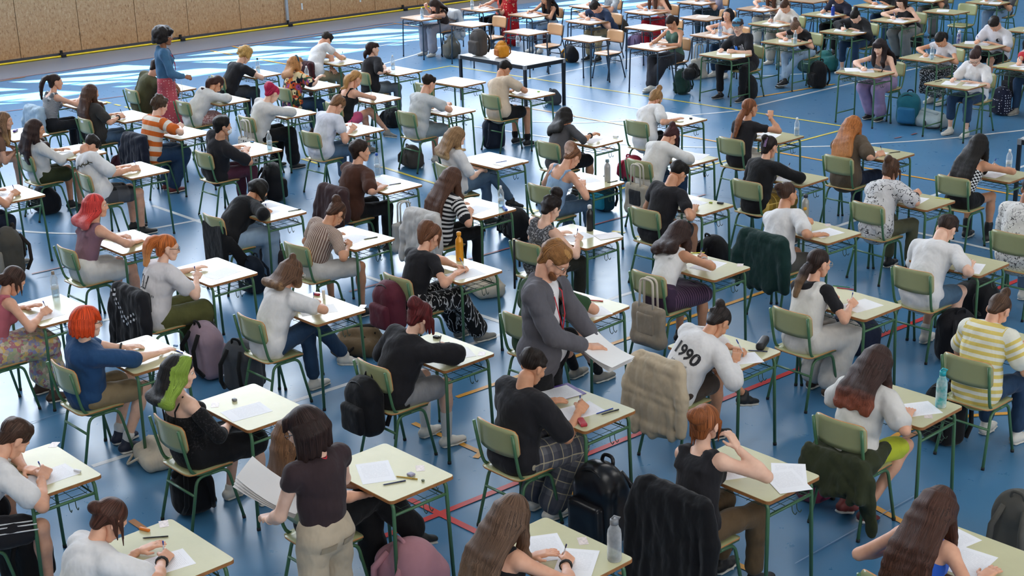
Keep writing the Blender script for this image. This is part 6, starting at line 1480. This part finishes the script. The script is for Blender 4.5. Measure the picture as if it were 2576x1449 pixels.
# folder, magazine
def sheet(name, px, py, w, d, t, rot, c, label, cat, z=DT):
    q = at(px, py, z); b = MB(); b.box((0, 0, t), (w, d, t)); o = link(name, b.mesh(name, [mat(name, c, .5)], False), mtx=yawm(q[0], q[1], math.radians(rot), z)); tag(o, label, cat); return o
sheet('folder', 1402, 990, .118, .165, .002, 30, '#553a8c', 'purple folder under the exam cover of the plaid-trousers student', 'folder')
q = at(1400, 992, DT + .004); paper(q[0], q[1], math.radians(30), 'exam cover sheet lying on the purple folder', DT + .0042)
sheet('magazine', 1530, 594, .09, .12, .002, 20, '#d9d2cf', 'printed leaflet beside the black metal bottle', 'leaflet')
# papers in hand
def held(M, w, d, t, label, n=1):
    root = link('paper_stack', None, mtx=M); root.empty_display_size = .05; tag(root, label, 'papers', 'papers in hand')
    for i in range(n):
        b = MB(); N = 6
        for j in range(N):
            pass
        V = []; F = []
        for j in range(N + 1):
            y = -d + 2 * d * j / N; zc = .05 * (j / N) ** 2 * (1 + .25 * i) + t * i
            for x in (-w, w): V.append((x + .004 * i, y, zc))
        k = len(V); V += [(x, y, z - .0012) for x, y, z in V]
        for j in range(N): a = 2 * j; F += [(a, a + 1, a + 3, a + 2), (k + a + 2, k + a + 3, k + a + 1, k + a)]
        link('sheet', mesh_from('sheet', V, F, [M_BLANK]), root)
    return root
def between(I, f, up, lift, yawoff=0, tilt=0):
    a, c = A_(I['arms']['R'][7]), A_(I['arms']['L'][7]); m = (a + c) / 2 + A_(f)
    return I['M'] @ Matrix.Translation(m) @ Matrix.Rotation(math.radians(yawoff), 4, 'Z') @ Matrix.Rotation(math.radians(tilt), 4, 'X')
held(between(IW2, (.03, .07, -.05), 0, 0, -20, -34), .13, .165, .006, 'stack of white exam papers held by the man in grey blazer', 4)
held(between(IW3, (-.01, .12, .01), 0, 0, 30, 20), .14, .19, .006, 'bundle of papers held by the woman in brown tee', 4)
held(IW1['M'] @ Matrix.Translation(A_(IW1['arms']['L'][7]) + A_((-.02, .10, -.12))) @ Matrix.Rotation(math.radians(70), 4, 'X'), .10, .14, .004, 'papers hanging from the hand of the woman in denim jacket', 2)

# ------------------------------------------------------------------ long tables
def long_table(W_, S_, E_, label):
    W_, S_, E_ = [np.array(p[:2]) for p in (W_, S_, E_)]
    ex = S_ - W_; lx = np.linalg.norm(ex); ex /= lx; ey = np.array([-ex[1], ex[0]]); ly = abs((E_ - S_) @ ey)
    c = W_ + ex * lx / 2 + ey * ly / 2; yaw = math.atan2(ey[1], ey[0])
    root = link('long_table', None, mtx=yawm(c[0], c[1], yaw)); root.empty_display_size = .2; tag(root, label, 'table', 'long tables')
    hx, hy = lx / 2, ly / 2; b = MB(); b.box((0, 0, .742), (hx - .012, hy - .012, .008)); link('table_top', b.mesh('table_top', [laminate('white_laminate', '#cfd2d2')], False), root)
    for sx in (-1, 1):
        b = MB(); b.box((sx * (hx - .015), 0, .715), (.015, hy - .03, .028)); link('apron', b.mesh('apron', [M_DARKSTEEL], False), root)
        b = MB(); b.box((0, sx * (hy - .015), .715), (hx - .03, .015, .028)); link('apron', b.mesh('apron', [M_DARKSTEEL], False), root)
        for sy in (-1, 1):
            b = MB(); b.box((sx * (hx - .022), sy * (hy - .022), .345), (.021, .021, .345)); link('leg', b.mesh('leg', [M_DARKSTEEL], False), root)
            b = MB(); b.box((sx * (hx - .022), sy * (hy - .022), .718), (.024, .024, .033)); link('corner_joint', b.mesh('corner_joint', [mat('joint_grey', '#8b8e92', .4)], False), root)
long_table(at(1153, 138, .75), at(1320, 166, .75), at(1413, 146, .75), 'long white table with dark steel frame carrying two bags')
_w = at(2560, 350, .75); _ex = np.array([1.18, -.90, 0]) / 1.484; _ey = np.array([.90, 1.18, 0]) / 1.484
long_table(_w, _w + _ex * 1.6, _w + _ex * 1.6 + _ey * .8, 'long white table cut off by the right photo edge')
q = at(1378, 146, .75); paper(q[0], q[1], math.radians(75), 'white papers on the end of the long table', .751)
# ------------------------------------------------------------------ jackets over chair backs
def chair_jacket(d, m, label, bottom=.36, wide=.23, sleeves=True, bulk=1.0, seed=1, lod=.018, name='jacket'):
    cx, cy, cyaw = INFO[d]['chair']; rng = random.Random(seed)
    f = Field(lod, .010); W = wide
    f.seg((-W * .76, -.212, .826), (W * .76, -.212, .826), .024 * bulk)
    f.seg((0, -.236, .80), (0, -.258, bottom + .04), (W * .80, .034 * bulk), (W * .95, .048 * bulk), side=(1, 0, 0))
    f.rbox((0, -.258, (bottom + .78) / 2), (W * .72, .022 * bulk, (.78 - bottom) / 2), .024)
    f.rbox((0, -.168, .74), (W * .88, .022, .09), .02)
    for i in range(7):
        x = -W + 2 * W * (i + .5) / 7 + rng.uniform(-.015, .015)
        f.seg((x * .9, -.262, .80), (x * 1.08 + rng.uniform(-.02, .02), -.285 - rng.uniform(0, .02), bottom + rng.uniform(-.03, .05)), .016, .026)
    if sleeves:
        for sx in (-1, 1):
            e = (sx * (W + .05), -.275 + rng.uniform(-.02, .02), bottom + rng.uniform(-.02, .12))
            f.seg((sx * W * .9, -.225, .79), (sx * (W + .035), -.255, .60), .048 * bulk, .046 * bulk); f.seg((sx * (W + .035), -.255, .60), e, .046 * bulk, .038 * bulk)
    me = solid(name, f, [m], noise=.005); o = link(name, me, mtx=yawm(cx, cy, cyaw)); tag(o, label, 'jacket', 'jackets over chair backs'); return o
chair_jacket('a01', cloth('#93a9ba', 'denim', '#b3c6d3'), 'light blue denim jacket hanging on the chair of the ponytailed student', .30, seed=2)
chair_jacket('a03', cloth('#171c2c'), 'navy jacket hanging on the chair of the orange-striped student', .34, seed=3)
J25 = chair_jacket('a25', cloth('#1a1a1f'), 'black jacket with white checkerboard bands on the ginger student chair', .22, .25, seed=4)
chair_jacket('a28', cloth('#3d2a2b'), 'brown sweatshirt hanging on the chair of the brown-tee student', .42, .22, seed=5)
chair_jacket('a30', cloth('#c4c1bd'), 'off-white hooded jacket hanging on the striped-tee student chair', .30, seed=6)
chair_jacket('a42', cloth('#14302d'), 'dark green jacket hanging on the chair of the undercut student', .34, .25, bulk=1.25, seed=7)
chair_jacket('a49', cloth('#bfae94'), 'beige hooded jacket hanging on the white sweatshirt student chair', .26, .22, seed=8, lod=.014)
chair_jacket('a52', cloth('#101014'), 'long black fleece jacket on the auburn-haired student chair', .12, .27, bulk=1.15, seed=9, lod=.014)
chair_jacket('a07', cloth('#8e1f2c', 'plaid', '#16161a', 9), 'red and black plaid shirt hanging on a chair behind the floral blouse', .36, .22, seed=10)
chair_jacket('b01', cloth('#c9c9c9'), 'white jacket hanging on the chair of the grey-trousered student', .25, .25, seed=11)
# olive jacket knotted round the neon-shorts student
I53 = INFO['a53']; cx, cy, cyaw = I53['chair']; f = Field(.015, .012)
f.seg((-.17, -.10, .53), (.17, -.10, .53), .085); f.seg((-.19, -.02, .54), (-.15, .10, .55), .05); f.seg((.19, -.02, .54), (.15, .10, .55), .05)
f.rbox((0, -.21, .42), (.25, .045, .14), .04); f.seg((.20, -.20, .45), (.27, -.16, .06), (.08, .03), (.03, .02), side=(1, 0, 0)); f.seg((-.20, -.22, .45), (-.24, -.24, .25), .06, .04)
for i in range(8):
    x = -.22 + .06 * i; f.seg((x, -.22, .56), (x * 1.15, -.27, .30 + .03 * (i % 3)), .025, .03)
o = link('jacket', solid('jacket', f, [cloth('#353a26')], noise=.006), mtx=yawm(cx, cy, cyaw)); tag(o, 'olive jacket tied round the waist of the neon-shorts student', 'jacket', 'jackets over chair backs')

# ------------------------------------------------------------------ bags
BAGM = {}
def bag_meshes(kind):
    if kind in BAGM: return BAGM[kind]
    f = Field(.016, .012); g = Field(.014, .010)
    if kind == 'std':
        f.rbox((0, 0, .18), (.15, .095, .18), .075); f.ball((0, 0, .33), (.135, .09, .10)); g.rbox((0, .105, .14), (.115, .035, .105), .03)
    elif kind == 'slump':
        f.rbox((0, 0, .12), (.18, .12, .12), .08); f.ball((.05, -.02, .22), (.13, .10, .10)); g.rbox((-.02, .12, .10), (.11, .03, .07), .028)
    elif kind == 'sack':
        f.rbox((0, 0, .15), (.15, .12, .15), .10); f.seg((0, 0, .24), (.02, 0, .36), (.11, .08), (.075, .055), side=(1, 0, 0)); g.seg((-.10, .02, .30), (.10, .02, .30), .035)
    elif kind == 'tote':
        f.rbox((0, 0, .18), (.18, .045, .18), .04); f.seg((-.13, 0, .05), (.13, 0, .05), .065); g.rbox((0, .04, .20), (.10, .012, .10), .01)
    elif kind == 'floor_tote':
        f.rbox((0, 0, .07), (.19, .14, .07), .06); f.seg((-.10, 0, .12), (.10, .03, .14), .07); g.seg((-.08, .04, .17), (.10, .05, .20), .03)
    b = MB()
    if kind in ('std', 'slump', 'sack'):
        hh = .36 if kind != 'slump' else .24
        st_m = []
        for sx in (-1, 1):
            t = MB(); t.tube([(sx * .06, -.085, hh), (sx * .085, -.15, hh * .72), (sx * .095, -.15, hh * .35), (sx * .11, -.10, .05)], .017, 6); st_m.append(t.mesh('strap', [mat('bag_strap', '#1b1b1e', .7)]))
        b.tube(fillet([(-.04, -.05, hh + .03), (-.035, -.06, hh + .085), (.035, -.06, hh + .085), (.04, -.05, hh + .03)], .03, 3), .010, 6)
        z = MB(); zz = [(.128 * math.sin(a), .055 + .012 * math.cos(a), .24 + .165 * math.cos(a)) for a in np.linspace(-1.5, 1.5, 11)]
        if kind == 'std': z.tube(zz, .006, 5)
        else: z.tube([(-.10, .11, .18), (.10, .11, .18)], .006, 5)
    else:
        st_m = []; top = .35 if kind == 'tote' else .17
        for sy in (-1, 1):
            t = MB(); t.tube(fillet([(-.08, sy * .03, top - .03), (-.07, sy * .025, top + .25), (.07, sy * .025, top + .25), (.08, sy * .03, top - .03)] if kind == 'tote' else [(-.10, sy * .05, .15), (-.2, sy * .12, .03), (-.05, sy * .22, .02), (.08, sy * .05, .15)], .05, 4), .011, 6); st_m.append(t.mesh('strap', [mat('bag_strap', '#1b1b1e', .7)]))
        b.tube([(-.15, 0, top), (.15, 0, top)], .012, 6); z = None
    r = (solid('bag_body', f, [cloth('#333333')], noise=.003), solid('pocket', g, [cloth('#333333')], noise=.002), st_m, b.mesh('handle', [mat('bag_strap', '#1b1b1e', .7)]), z.mesh('zip', [mat('zip', '#0d0d0f', .5)]) if z else None)
    BAGM[kind] = r; return r
def bag(px, py, kind, c, label, yaw=0, sc=1.0, z=0.0, strap=None, c2=None, tilt=(0, 0), cat='bag', pos=None):
    q = at(px, py, z) if pos is None else pos
    nm = 'tote_bag' if 'tote' in kind else 'backpack'
    M = yawm(q[0], q[1], math.radians(yaw), z) @ Matrix.Rotation(math.radians(tilt[0]), 4, 'X') @ Matrix.Rotation(math.radians(tilt[1]), 4, 'Y') @ Matrix.Scale(sc, 4)
    root = link(nm, None, mtx=M); root.empty_display_size = .1; tag(root, label, cat, 'bags in the hall')
    body, pk, st, hd, zp = bag_meshes(kind); m = c if not isinstance(c, str) else cloth(c, rough=.7); m2 = m if c2 is None else (cloth(c2, rough=.7) if isinstance(c2, str) else c2)
    setmat(link('bag_body', body, root), m); setmat(link('pocket', pk, root), m2)
    ms = cloth(strap) if strap else m
    for s_ in st: setmat(link('strap', s_, root), ms)
    setmat(link('handle', hd, root), ms)
    if zp: link('zip', zp, root)
    return root
B1 = bag(32, 690, 'std', '#4b463d', 'grey-brown backpack with pale band and diamond patch at the left photo edge', 215, 1.25, c2='#8d877b', strap='#2b2520')
bag(526, 945, 'std', '#9c8590', 'mauve backpack with black straps standing near the ginger student desk', 40, 1.18, strap='#141416')
bag(617, 985, 'std', '#4b4d52', 'grey and black backpack beside the crossed-legs student chair', 60, 1.12, strap='#17181a')
bag(490, 1285, 'sack', '#17171a', 'black rucksack under the green-haired student chair', 120, 1.0)
bag(1512, 1352, 'std', mat('black_leather', '#15151a', .3), 'shiny black backpack on the floor before the lower middle desk', 222, 1.30, cat='backpack')
bag(905, 885, 'floor_tote', '#6e5b42', 'brown jacket heap with dark bag on the floor behind the crossed-legs student', 70, 1.15, c2='#1d1b1a', strap='#241f1b')
bag(1222, 738, 'floor_tote', '#cfc5b2', 'cream canvas tote lying on the floor near the man in blazer', 20, 1.1, c2='#1f5a44')
bag(694, 706, 'tote', '#3c3438', 'dark patterned tote standing beside the black cardigan student', 60, .95)
bag(690, 503, 'std', '#17171b', 'black shiny backpack behind the student in black cardigan', 20, 1.15)
bag(320, 438, 'slump', '#4d2230', 'maroon backpack on the floor behind the printed-shirt student', 60, 1.1)
bag(118, 533, 'slump', '#1a1b20', 'black bag under the chair of the curly-haired student', 40, 1.15)
bag(1037, 420, 'slump', '#4a443f', 'brown-grey backpack under the pale grey tee student chair', 30, 1.0)
bag(1243, 372, 'std', '#1e2636', 'navy backpack with brown base under the beige-tee student chair', 100, 1.05)
bag(986, 318, 'slump', '#18191b', 'black backpack on the floor behind the bent white-tee student', 40, 1.0)
bag(1135, 146, 'sack', '#6f6c62', 'grey bag on the floor beside the grey-trousered student', 130, 1.05)
bag(1435, 155, 'slump', '#1b1b1e', 'black bag on the floor beside the vacant beige desk', 20, 1.0, strap='#c98a2a')
bag(1722, 236, 'std', '#18352d', 'dark green backpack on the floor beside the green sleeveless student', 150, .95, tilt=(-12, 0))
bag(1738, 200, 'slump', '#121214', 'black jacket bundle on the chair of the green sleeveless student', 150, .8, z=.38)
bag(1757, 198, 'tote', '#c3bdb0', 'white tote standing by the white-vest student desk', 130, 1.0)
bag(1880, 250, 'std', '#1a191c', 'black backpack with white zips before the blue-haired student', 230, .95)
bag(2057, 220, 'std', '#121215', 'black backpack on the floor beside the ripped-jeans student', 200, 1.05)
bag(2078, 178, 'slump', '#2f7271', 'teal backpack on the floor behind the black backpack', 210, 1.1)
bag(2283, 313, 'std', '#1f6472', 'teal backpack with navy flap beside the white-tee student desk', 240, 1.12, c2='#25638a', strap='#1a2233')
bag(2345, 318, 'floor_tote', '#9fadb0', 'pale grey sports bag lying beside the teal backpack', 220, 1.2, strap='#23262c')
bag(2517, 288, 'std', cloth('#1b1f33', 'dots', '#cfd2dd', 26), 'navy backpack with white polka dots at the right', 200, 1.0)
bag(2545, 240, 'std', '#17171a', 'black backpack behind the polka-dot backpack', 200, 1.0)
bag(1300, 600, 'slump', '#19191c', 'black backpack behind the curly-bun student', 20, 1.2)
bag(1518, 528, 'std', '#163e4a', 'black and teal backpack beside the blue camisole student', 220, .95, c2='#1c7f95', strap='#111214')
bag(1590, 452, 'slump', '#a0243a', 'crimson bag on the floor behind the white-shirt student', 40, 1.05)
bag(1792, 672, 'slump', '#18181b', 'black bag on the floor before the white tank student', 30, 1.15)
bag(2148, 880, 'slump', '#1b2238', 'navy bag on the floor behind the overalls student', 30, 1.25)
bag(2372, 1108, 'std', '#141416', 'black backpack before the desk of the neon-shorts student', 200, 1.1)
bag(2060, 1250, 'slump', '#7d2f4a', 'maroon printed bag beside the neon-shorts student chair', 130, .95, c2='#b5a096')
bag(2400, 905, 'std', '#16151a', 'black backpack beside the yellow-striped student', 100, 1.1)
bag(2452, 790, 'slump', '#131316', 'black bag on the floor behind the white-tee student by red line', 40, 1.2)
bag(1040, 1500, 'slump', '#c08a94', 'pink bag at the bottom photo edge', 40, 1.35, c2='#141416')
bag(2560, 1420, 'std', '#55534e', 'grey backpack at the lower right photo edge', 40, 1.2)
bag(70, 1470, 'std', '#1a1a1c', 'black bag at the lower left photo edge', 60, 1.1)
bag(1600, 120, 'slump', '#84708f', 'lilac bag beneath the vacant desk behind the green sleeveless student', 40, .95)
pass
bag(1430, 62, 'slump', '#3a1b22', 'dark maroon bag beneath the vacant desk by the red dress', 220, .9, pos=at(1362, 112))
bag(1205, 139, 'std', '#4a4440', 'grey-brown backpack standing on the long table', 222, 1.02, z=.757, strap='#2c2826')
bag(1263, 143, 'slump', '#c47f1c', 'orange bag lying on the long table', 200, .80, z=.757, c2='#b0652a', strap='#7a4a1c')
bag(1392, 262, 'slump', '#3b3f46', 'dark drawstring bag hanging under the long table corner', 30, .8)
bag(2310, 60, 'slump', '#17171a', 'black bag on the floor behind the student with pendant', 30, .9, pos=at(2300, 118))
bag(1900, 60, 'slump', '#3b5a58', 'dark teal bag on the floor by the ripped-jeans student chair', 30, .9, pos=at(2030, 180))
bag(120, 1400, 'floor_tote', '#cdbfa9', 'cream tote on the floor left of the green-haired student chair', 30, 1.0, pos=at(395, 1165))
def hung(d, kind, c, label, sc=1.0, side=0.0, low=.30, strap=None, c2=None, y=-.275, tilt=(0, 0), ry=180):
    cx, cy, cyaw = INFO[d]['chair']; M = yawm(cx, cy, cyaw); q = M @ Vector((side, y, low))
    return bag(0, 0, kind, c, label, math.degrees(cyaw) + ry, sc, low, strap, c2, tilt, pos=q)
hung('a31', 'std', '#5a2230', 'maroon backpack hanging open on the black-tee student chair', 1.05, -.02, .34, '#1d1014')
hung('a61', 'std', '#121216', 'black backpack hanging on the maroon-haired student chair', 1.05, -.02, .28)
hung('a38', 'tote', '#9a8c7a', 'taupe tote hanging on the white tank student chair', 1.0, .08, .20, '#cfc4b2')
hung('a36', 'tote', '#b0a592', 'cream and grey tote hanging on the bent white-shirt student chair', .95, .05, .22, '#d0c7b6', c2='#2c2c30')
hung('a11', 'tote', cloth('#cfc8bd', 'rings', '#2b2523', 16), 'cream tote with black rings hanging on the pink-haired student chair', .95, .10, .22, '#d8d0c4')
hung('a28', 'tote', '#c4c0b9', 'white tote hanging from the side of the brown-tee student desk', .9, .60, .14, '#d0ccc4', y=.25, ry=90)
hung('b06', 'slump', '#3e3934', 'grey and black rucksack hanging on the navy polo student chair', .85, 0, .44, y=-.34)
B2 = hung('a24', 'std', '#16202e', 'dark bag with white letters on the floor by the printed-shirt student', .9, .35, .0, y=1.6)
# black strap over the chair of the curly-bun student
cx, cy, cyaw = INFO['a34']['chair']; b = MB(); b.tube([(-.10, -.19, .55), (-.10, -.185, .826), (-.10, -.25, .826), (-.10, -.26, .35)], .011, 6); o = link('bag_strap', b.mesh('bag_strap', [mat('bag_strap', '#1b1b1e', .7)]), mtx=yawm(cx, cy, cyaw)); tag(o, 'black bag strap looped over the curly-bun student chair', 'strap')

# ------------------------------------------------------------------ prints on cloth
def wrap(target, V, F, c, right, up, m, name, parent, off=.004, lim=.45):
    """lay a flat print (V in metres) on a garment"""
    me = target.data; bv = BVHTree.FromPolygons([v.co for v in me.vertices], [tuple(p.vertices) for p in me.polygons])
    right, up = Vector(right).normalized(), Vector(up).normalized(); n = right.cross(up); c = Vector(c); out = []
    for u, v in V:
        o = c + right * u + up * v + n * .5; h = bv.ray_cast(o, -n)
        out.append((h[0] + n * off) if h[0] is not None and (h[0] - c).length < lim else c + right * u + up * v)
    link(name, mesh_from(name, [tuple(p) for p in out], F, [m], None, False), parent)
def text_mesh(s, size, sx=1.0, extra=0.0):
    cu = bpy.data.curves.new('lettering', 'FONT'); cu.body = s; cu.size = size; cu.align_x = 'CENTER'; cu.offset = extra; cu.resolution_u = 3
    o = bpy.data.objects.new('lettering', cu); COL.objects.link(o)
    me = bpy.data.meshes.new_from_object(o.evaluated_get(bpy.context.evaluated_depsgraph_get()))
    V = [(v.co[0] * sx, v.co[1]) for v in me.vertices]; F = [tuple(p.vertices) for p in me.polygons]
    bpy.data.objects.remove(o); bpy.data.curves.remove(cu); bpy.data.meshes.remove(me); return V, F
INK = mat('print_ink', '#1c1c20', .7)
def back_text(d, s, size, dz, dx=0.0, sx=1.0, front=False, extra=0.0, m=INK, rot=0, which='top'):
    I = INFO[d]['p'] if isinstance(d, str) else d
    sg = 1 if front else -1
    R = -I['X2'] if front else I['X2']; U = I['U2']
    c = I['P2'] - I['U2'] * dz + R * dx + I['F2'] * sg * .12
    V, F = text_mesh(s, size, sx, extra); a = math.radians(rot); V = [(u * math.cos(a) - v * math.sin(a), u * math.sin(a) + v * math.cos(a)) for u, v in V]
    wrap(I[which], V, F, c, R, U, m, 'printed_lettering', I['top'])
back_text('a49', '1990', .13, .19, 0, .9, extra=.004, rot=-6); back_text('a49', 'NINJA TUNE', .030, .25, 0, .9); back_text('a49', 'LONDON, ENGLAND', .014, .275, 0, .95)
back_text('a25', 'on titan', .042, .26, .05, 1.0); back_text('a22', 'Eternal', .03, .20, 0, 1.1)
def shape(d, pts_list, dz, dx, front, m, name, I=None):
    I = I or INFO[d]['p']; sg = 1 if front else -1; R = -I['X2'] if front else I['X2']; c = I['P2'] - I['U2'] * dz + R * dx + I['F2'] * sg * .12
    V, F = [], []
    for pts in pts_list: F.append(tuple(range(len(V), len(V) + len(pts)))); V += pts
    wrap(I['top'], V, F, c, R, I['U2'], m, name, I['top'])
def quad(x, y, w, h, sk=0): return [(x - w, y - h), (x + w, y - h), (x + w + sk, y + h), (x - w + sk, y + h)]
def band_(x0, y0, x1, y1, w):
    dx, dy = x1 - x0, y1 - y0; l = math.hypot(dx, dy); nx, ny = -dy / l * w, dx / l * w; return [(x0 - nx, y0 - ny), (x1 - nx, y1 - ny), (x1 + nx, y1 + ny), (x0 + nx, y0 + ny)]
# emblem on the ginger student's back, square graphic, round emblem, thorn branches
shape('a25', [band_(-.05, .05, .05, -.02, .005), band_(.05, .05, -.05, -.02, .005), band_(-.05, .05, -.04, -.06, .006), band_(.05, .05, .04, -.06, .006), band_(-.04, -.06, .04, -.06, .006), band_(-.05, .05, .05, .05, .006), band_(0, .05, 0, -.06, .006)], .14, -.02, False, INK, 'printed_emblem')
WI = mat('print_white', '#d9d9dc', .7); BI = mat('print_blue', '#1f6fd0', .7)
shape('b15', [band_(-.09, .07, .09, .07, .005), band_(-.09, -.06, .09, -.06, .005), band_(.09, .07, .09, -.06, .005), band_(-.09, .07, -.09, -.06, .005)] + [band_(.0 + .02 * i, -.05, .03 + .02 * i, .06, .004) for i in range(4)], .18, 0, True, WI, 'printed_frame')
shape('b15', [quad(-.05, .02, .032, .04, .006), quad(-.055, -.035, .025, .012)], .18, 0, True, BI, 'printed_patch')
circ = lambda r, n=20, x=0, y=0, a0=0, a1=2 * math.pi: [(x + r * math.cos(a0 + (a1 - a0) * i / n), y + r * math.sin(a0 + (a1 - a0) * i / n)) for i in range(n)]
shape('b26', [[(.032 * math.cos(a), .032 * math.sin(a)) for a in np.linspace(math.pi / 2, 3 * math.pi / 2, 12)], circ(.016, 12, 0, -.016), band_(0, .032, .022, .022, .002), band_(.022, .022, .031, 0, .002), band_(.031, 0, .022, -.022, .002), band_(.022, -.022, 0, -.032, .002)], .10, .08, True, INK, 'printed_emblem')
shape('b25', [band_(-.03, .04, -.005, .01, .006), band_(.0, .035, .0, -.02, .006), band_(-.03, -.02, .03, -.03, .007), band_(.02, .01, .035, -.02, .006), band_(-.035, -.045, .0, -.05, .005)], .20, 0, True, INK, 'printed_marks')
TH = mat('print_thorn', '#4b4632', .7); rng = random.Random(5); bl = []
x, y = -.16, -.10
for i in range(16):
    nx, ny = x + .024, -.10 + .17 * math.sin(min(1, (i + 1) / 9) * 1.57) + .012 * math.sin(i * 1.9)
    bl.append(band_(x, y, nx, ny, .006))
    for k in range(2): a = rng.uniform(0, 6.28); bl.append([(nx - .008, ny), (nx + .008, ny + .004), (nx + .032 * math.cos(a), ny + .032 * math.sin(a))])
    x, y = nx, ny
shape('a22', bl, .14, 0, False, TH, 'printed_branch')
# checker bands on the black jacket: small squares on its outer side
bcx = MB()
for k, (x0, z0, x1, z1) in enumerate(((-.21, .80, .02, .56), (.02, .56, .20, .66), (.16, .32, .25, .40))):
    n = int(math.hypot(x1 - x0, z1 - z0) / .022)
    for i in range(n):
        for j in (0, 1):
            if (i + j) % 2: continue
            t = i / n; dx, dz = x1 - x0, z1 - z0; l = math.hypot(dx, dz); px, pz = x0 + dx * t - dz / l * (j - .5) * .044, z0 + dz * t + dx / l * (j - .5) * .044
            bcx.v += [(px - .011, 0, pz - .011), (px + .011, 0, pz - .011), (px + .011, 0, pz + .011), (px - .011, 0, pz + .011)]; q0 = len(bcx.v) - 4; bcx.f.append((q0, q0 + 1, q0 + 2, q0 + 3))
wrap(J25, [(v[0], v[2]) for v in bcx.v], bcx.f, (0, -.25, 0), (1, 0, 0), (0, 0, 1), mat('print_white', '#d9d9dc', .7), 'checker_band', J25, .006, 1.2)
# pale band, patch on the grey-brown backpack
b = MB(); b.add([(.045 * math.cos(a), .142 + k * .006, .30 + .032 * math.sin(a)) for k in (0, 1) for a in np.linspace(0, 2 * math.pi, 7)[:-1]], [(0, 1, 2, 3, 4, 5), (11, 10, 9, 8, 7, 6)] + [(i, (i + 1) % 6, 6 + (i + 1) % 6, 6 + i) for i in range(6)]); link('patch', b.mesh('patch', [mat('patch_white', '#c9c6bd', .6)], False), B1)
for sx in (-1, 1):
    wrap(IW3['bot'], [(sx * .075 - .048, -.02), (sx * .075, -.024), (sx * .075 + .048, -.02), (sx * .075 + .048, .022), (sx * .075, .022), (sx * .075 - .048, .022)], [(0, 1, 4, 5), (1, 2, 3, 4)], IW3['P0'] + A_((0, -.10, -.02)), (1, 0, 0), (0, 0, 1), cloth('#a09078'), 'pocket_flap', IW3['bot'], .006)
V, F = text_mesh('HI', .10, 1.0, .004); o = link('printed_lettering', mesh_from('printed_lettering', [(-u, .142, v + .13) for u, v in V], F, [WI], None, False), B2)
# bracelets and watches
def wristband(d, k, c, w=.008, fr=.93):
    I = INFO[d]['p']; a, e, wr = I['arms'][k][:3]; ax_ = nrm(wr - e); u = nrm(np.cross(ax_, (0, 0, 1.0))); v = np.cross(ax_, u); p = e + (wr - e) * fr
    b = MB(); b.tube([p + (.030 * math.cos(t)) * u + (.030 * math.sin(t)) * v for t in np.linspace(0, 2 * math.pi, 13)], w, 6, cap=False); link('wristband', b.mesh('wristband', [mat('band_' + c, c, .5)]), I['root'])
for d, k, c in (('a58', 'L', '#15161a'), ('a56', 'R', '#161616'), ('a54', 'R', '#161616'), ('a02', 'R', '#202020'), ('a43', 'R', '#161616'), ('a38', 'R', '#b9b9b9'), ('a61', 'R', '#161616'), ('a60', 'R', '#161616'), ('b22', 'L', '#2a1d1a'), ('b18', 'L', '#2a1d2a'), ('a32', 'R', '#222222'), ('a40', 'R', '#6a3a5a')): wristband(d, k, c)
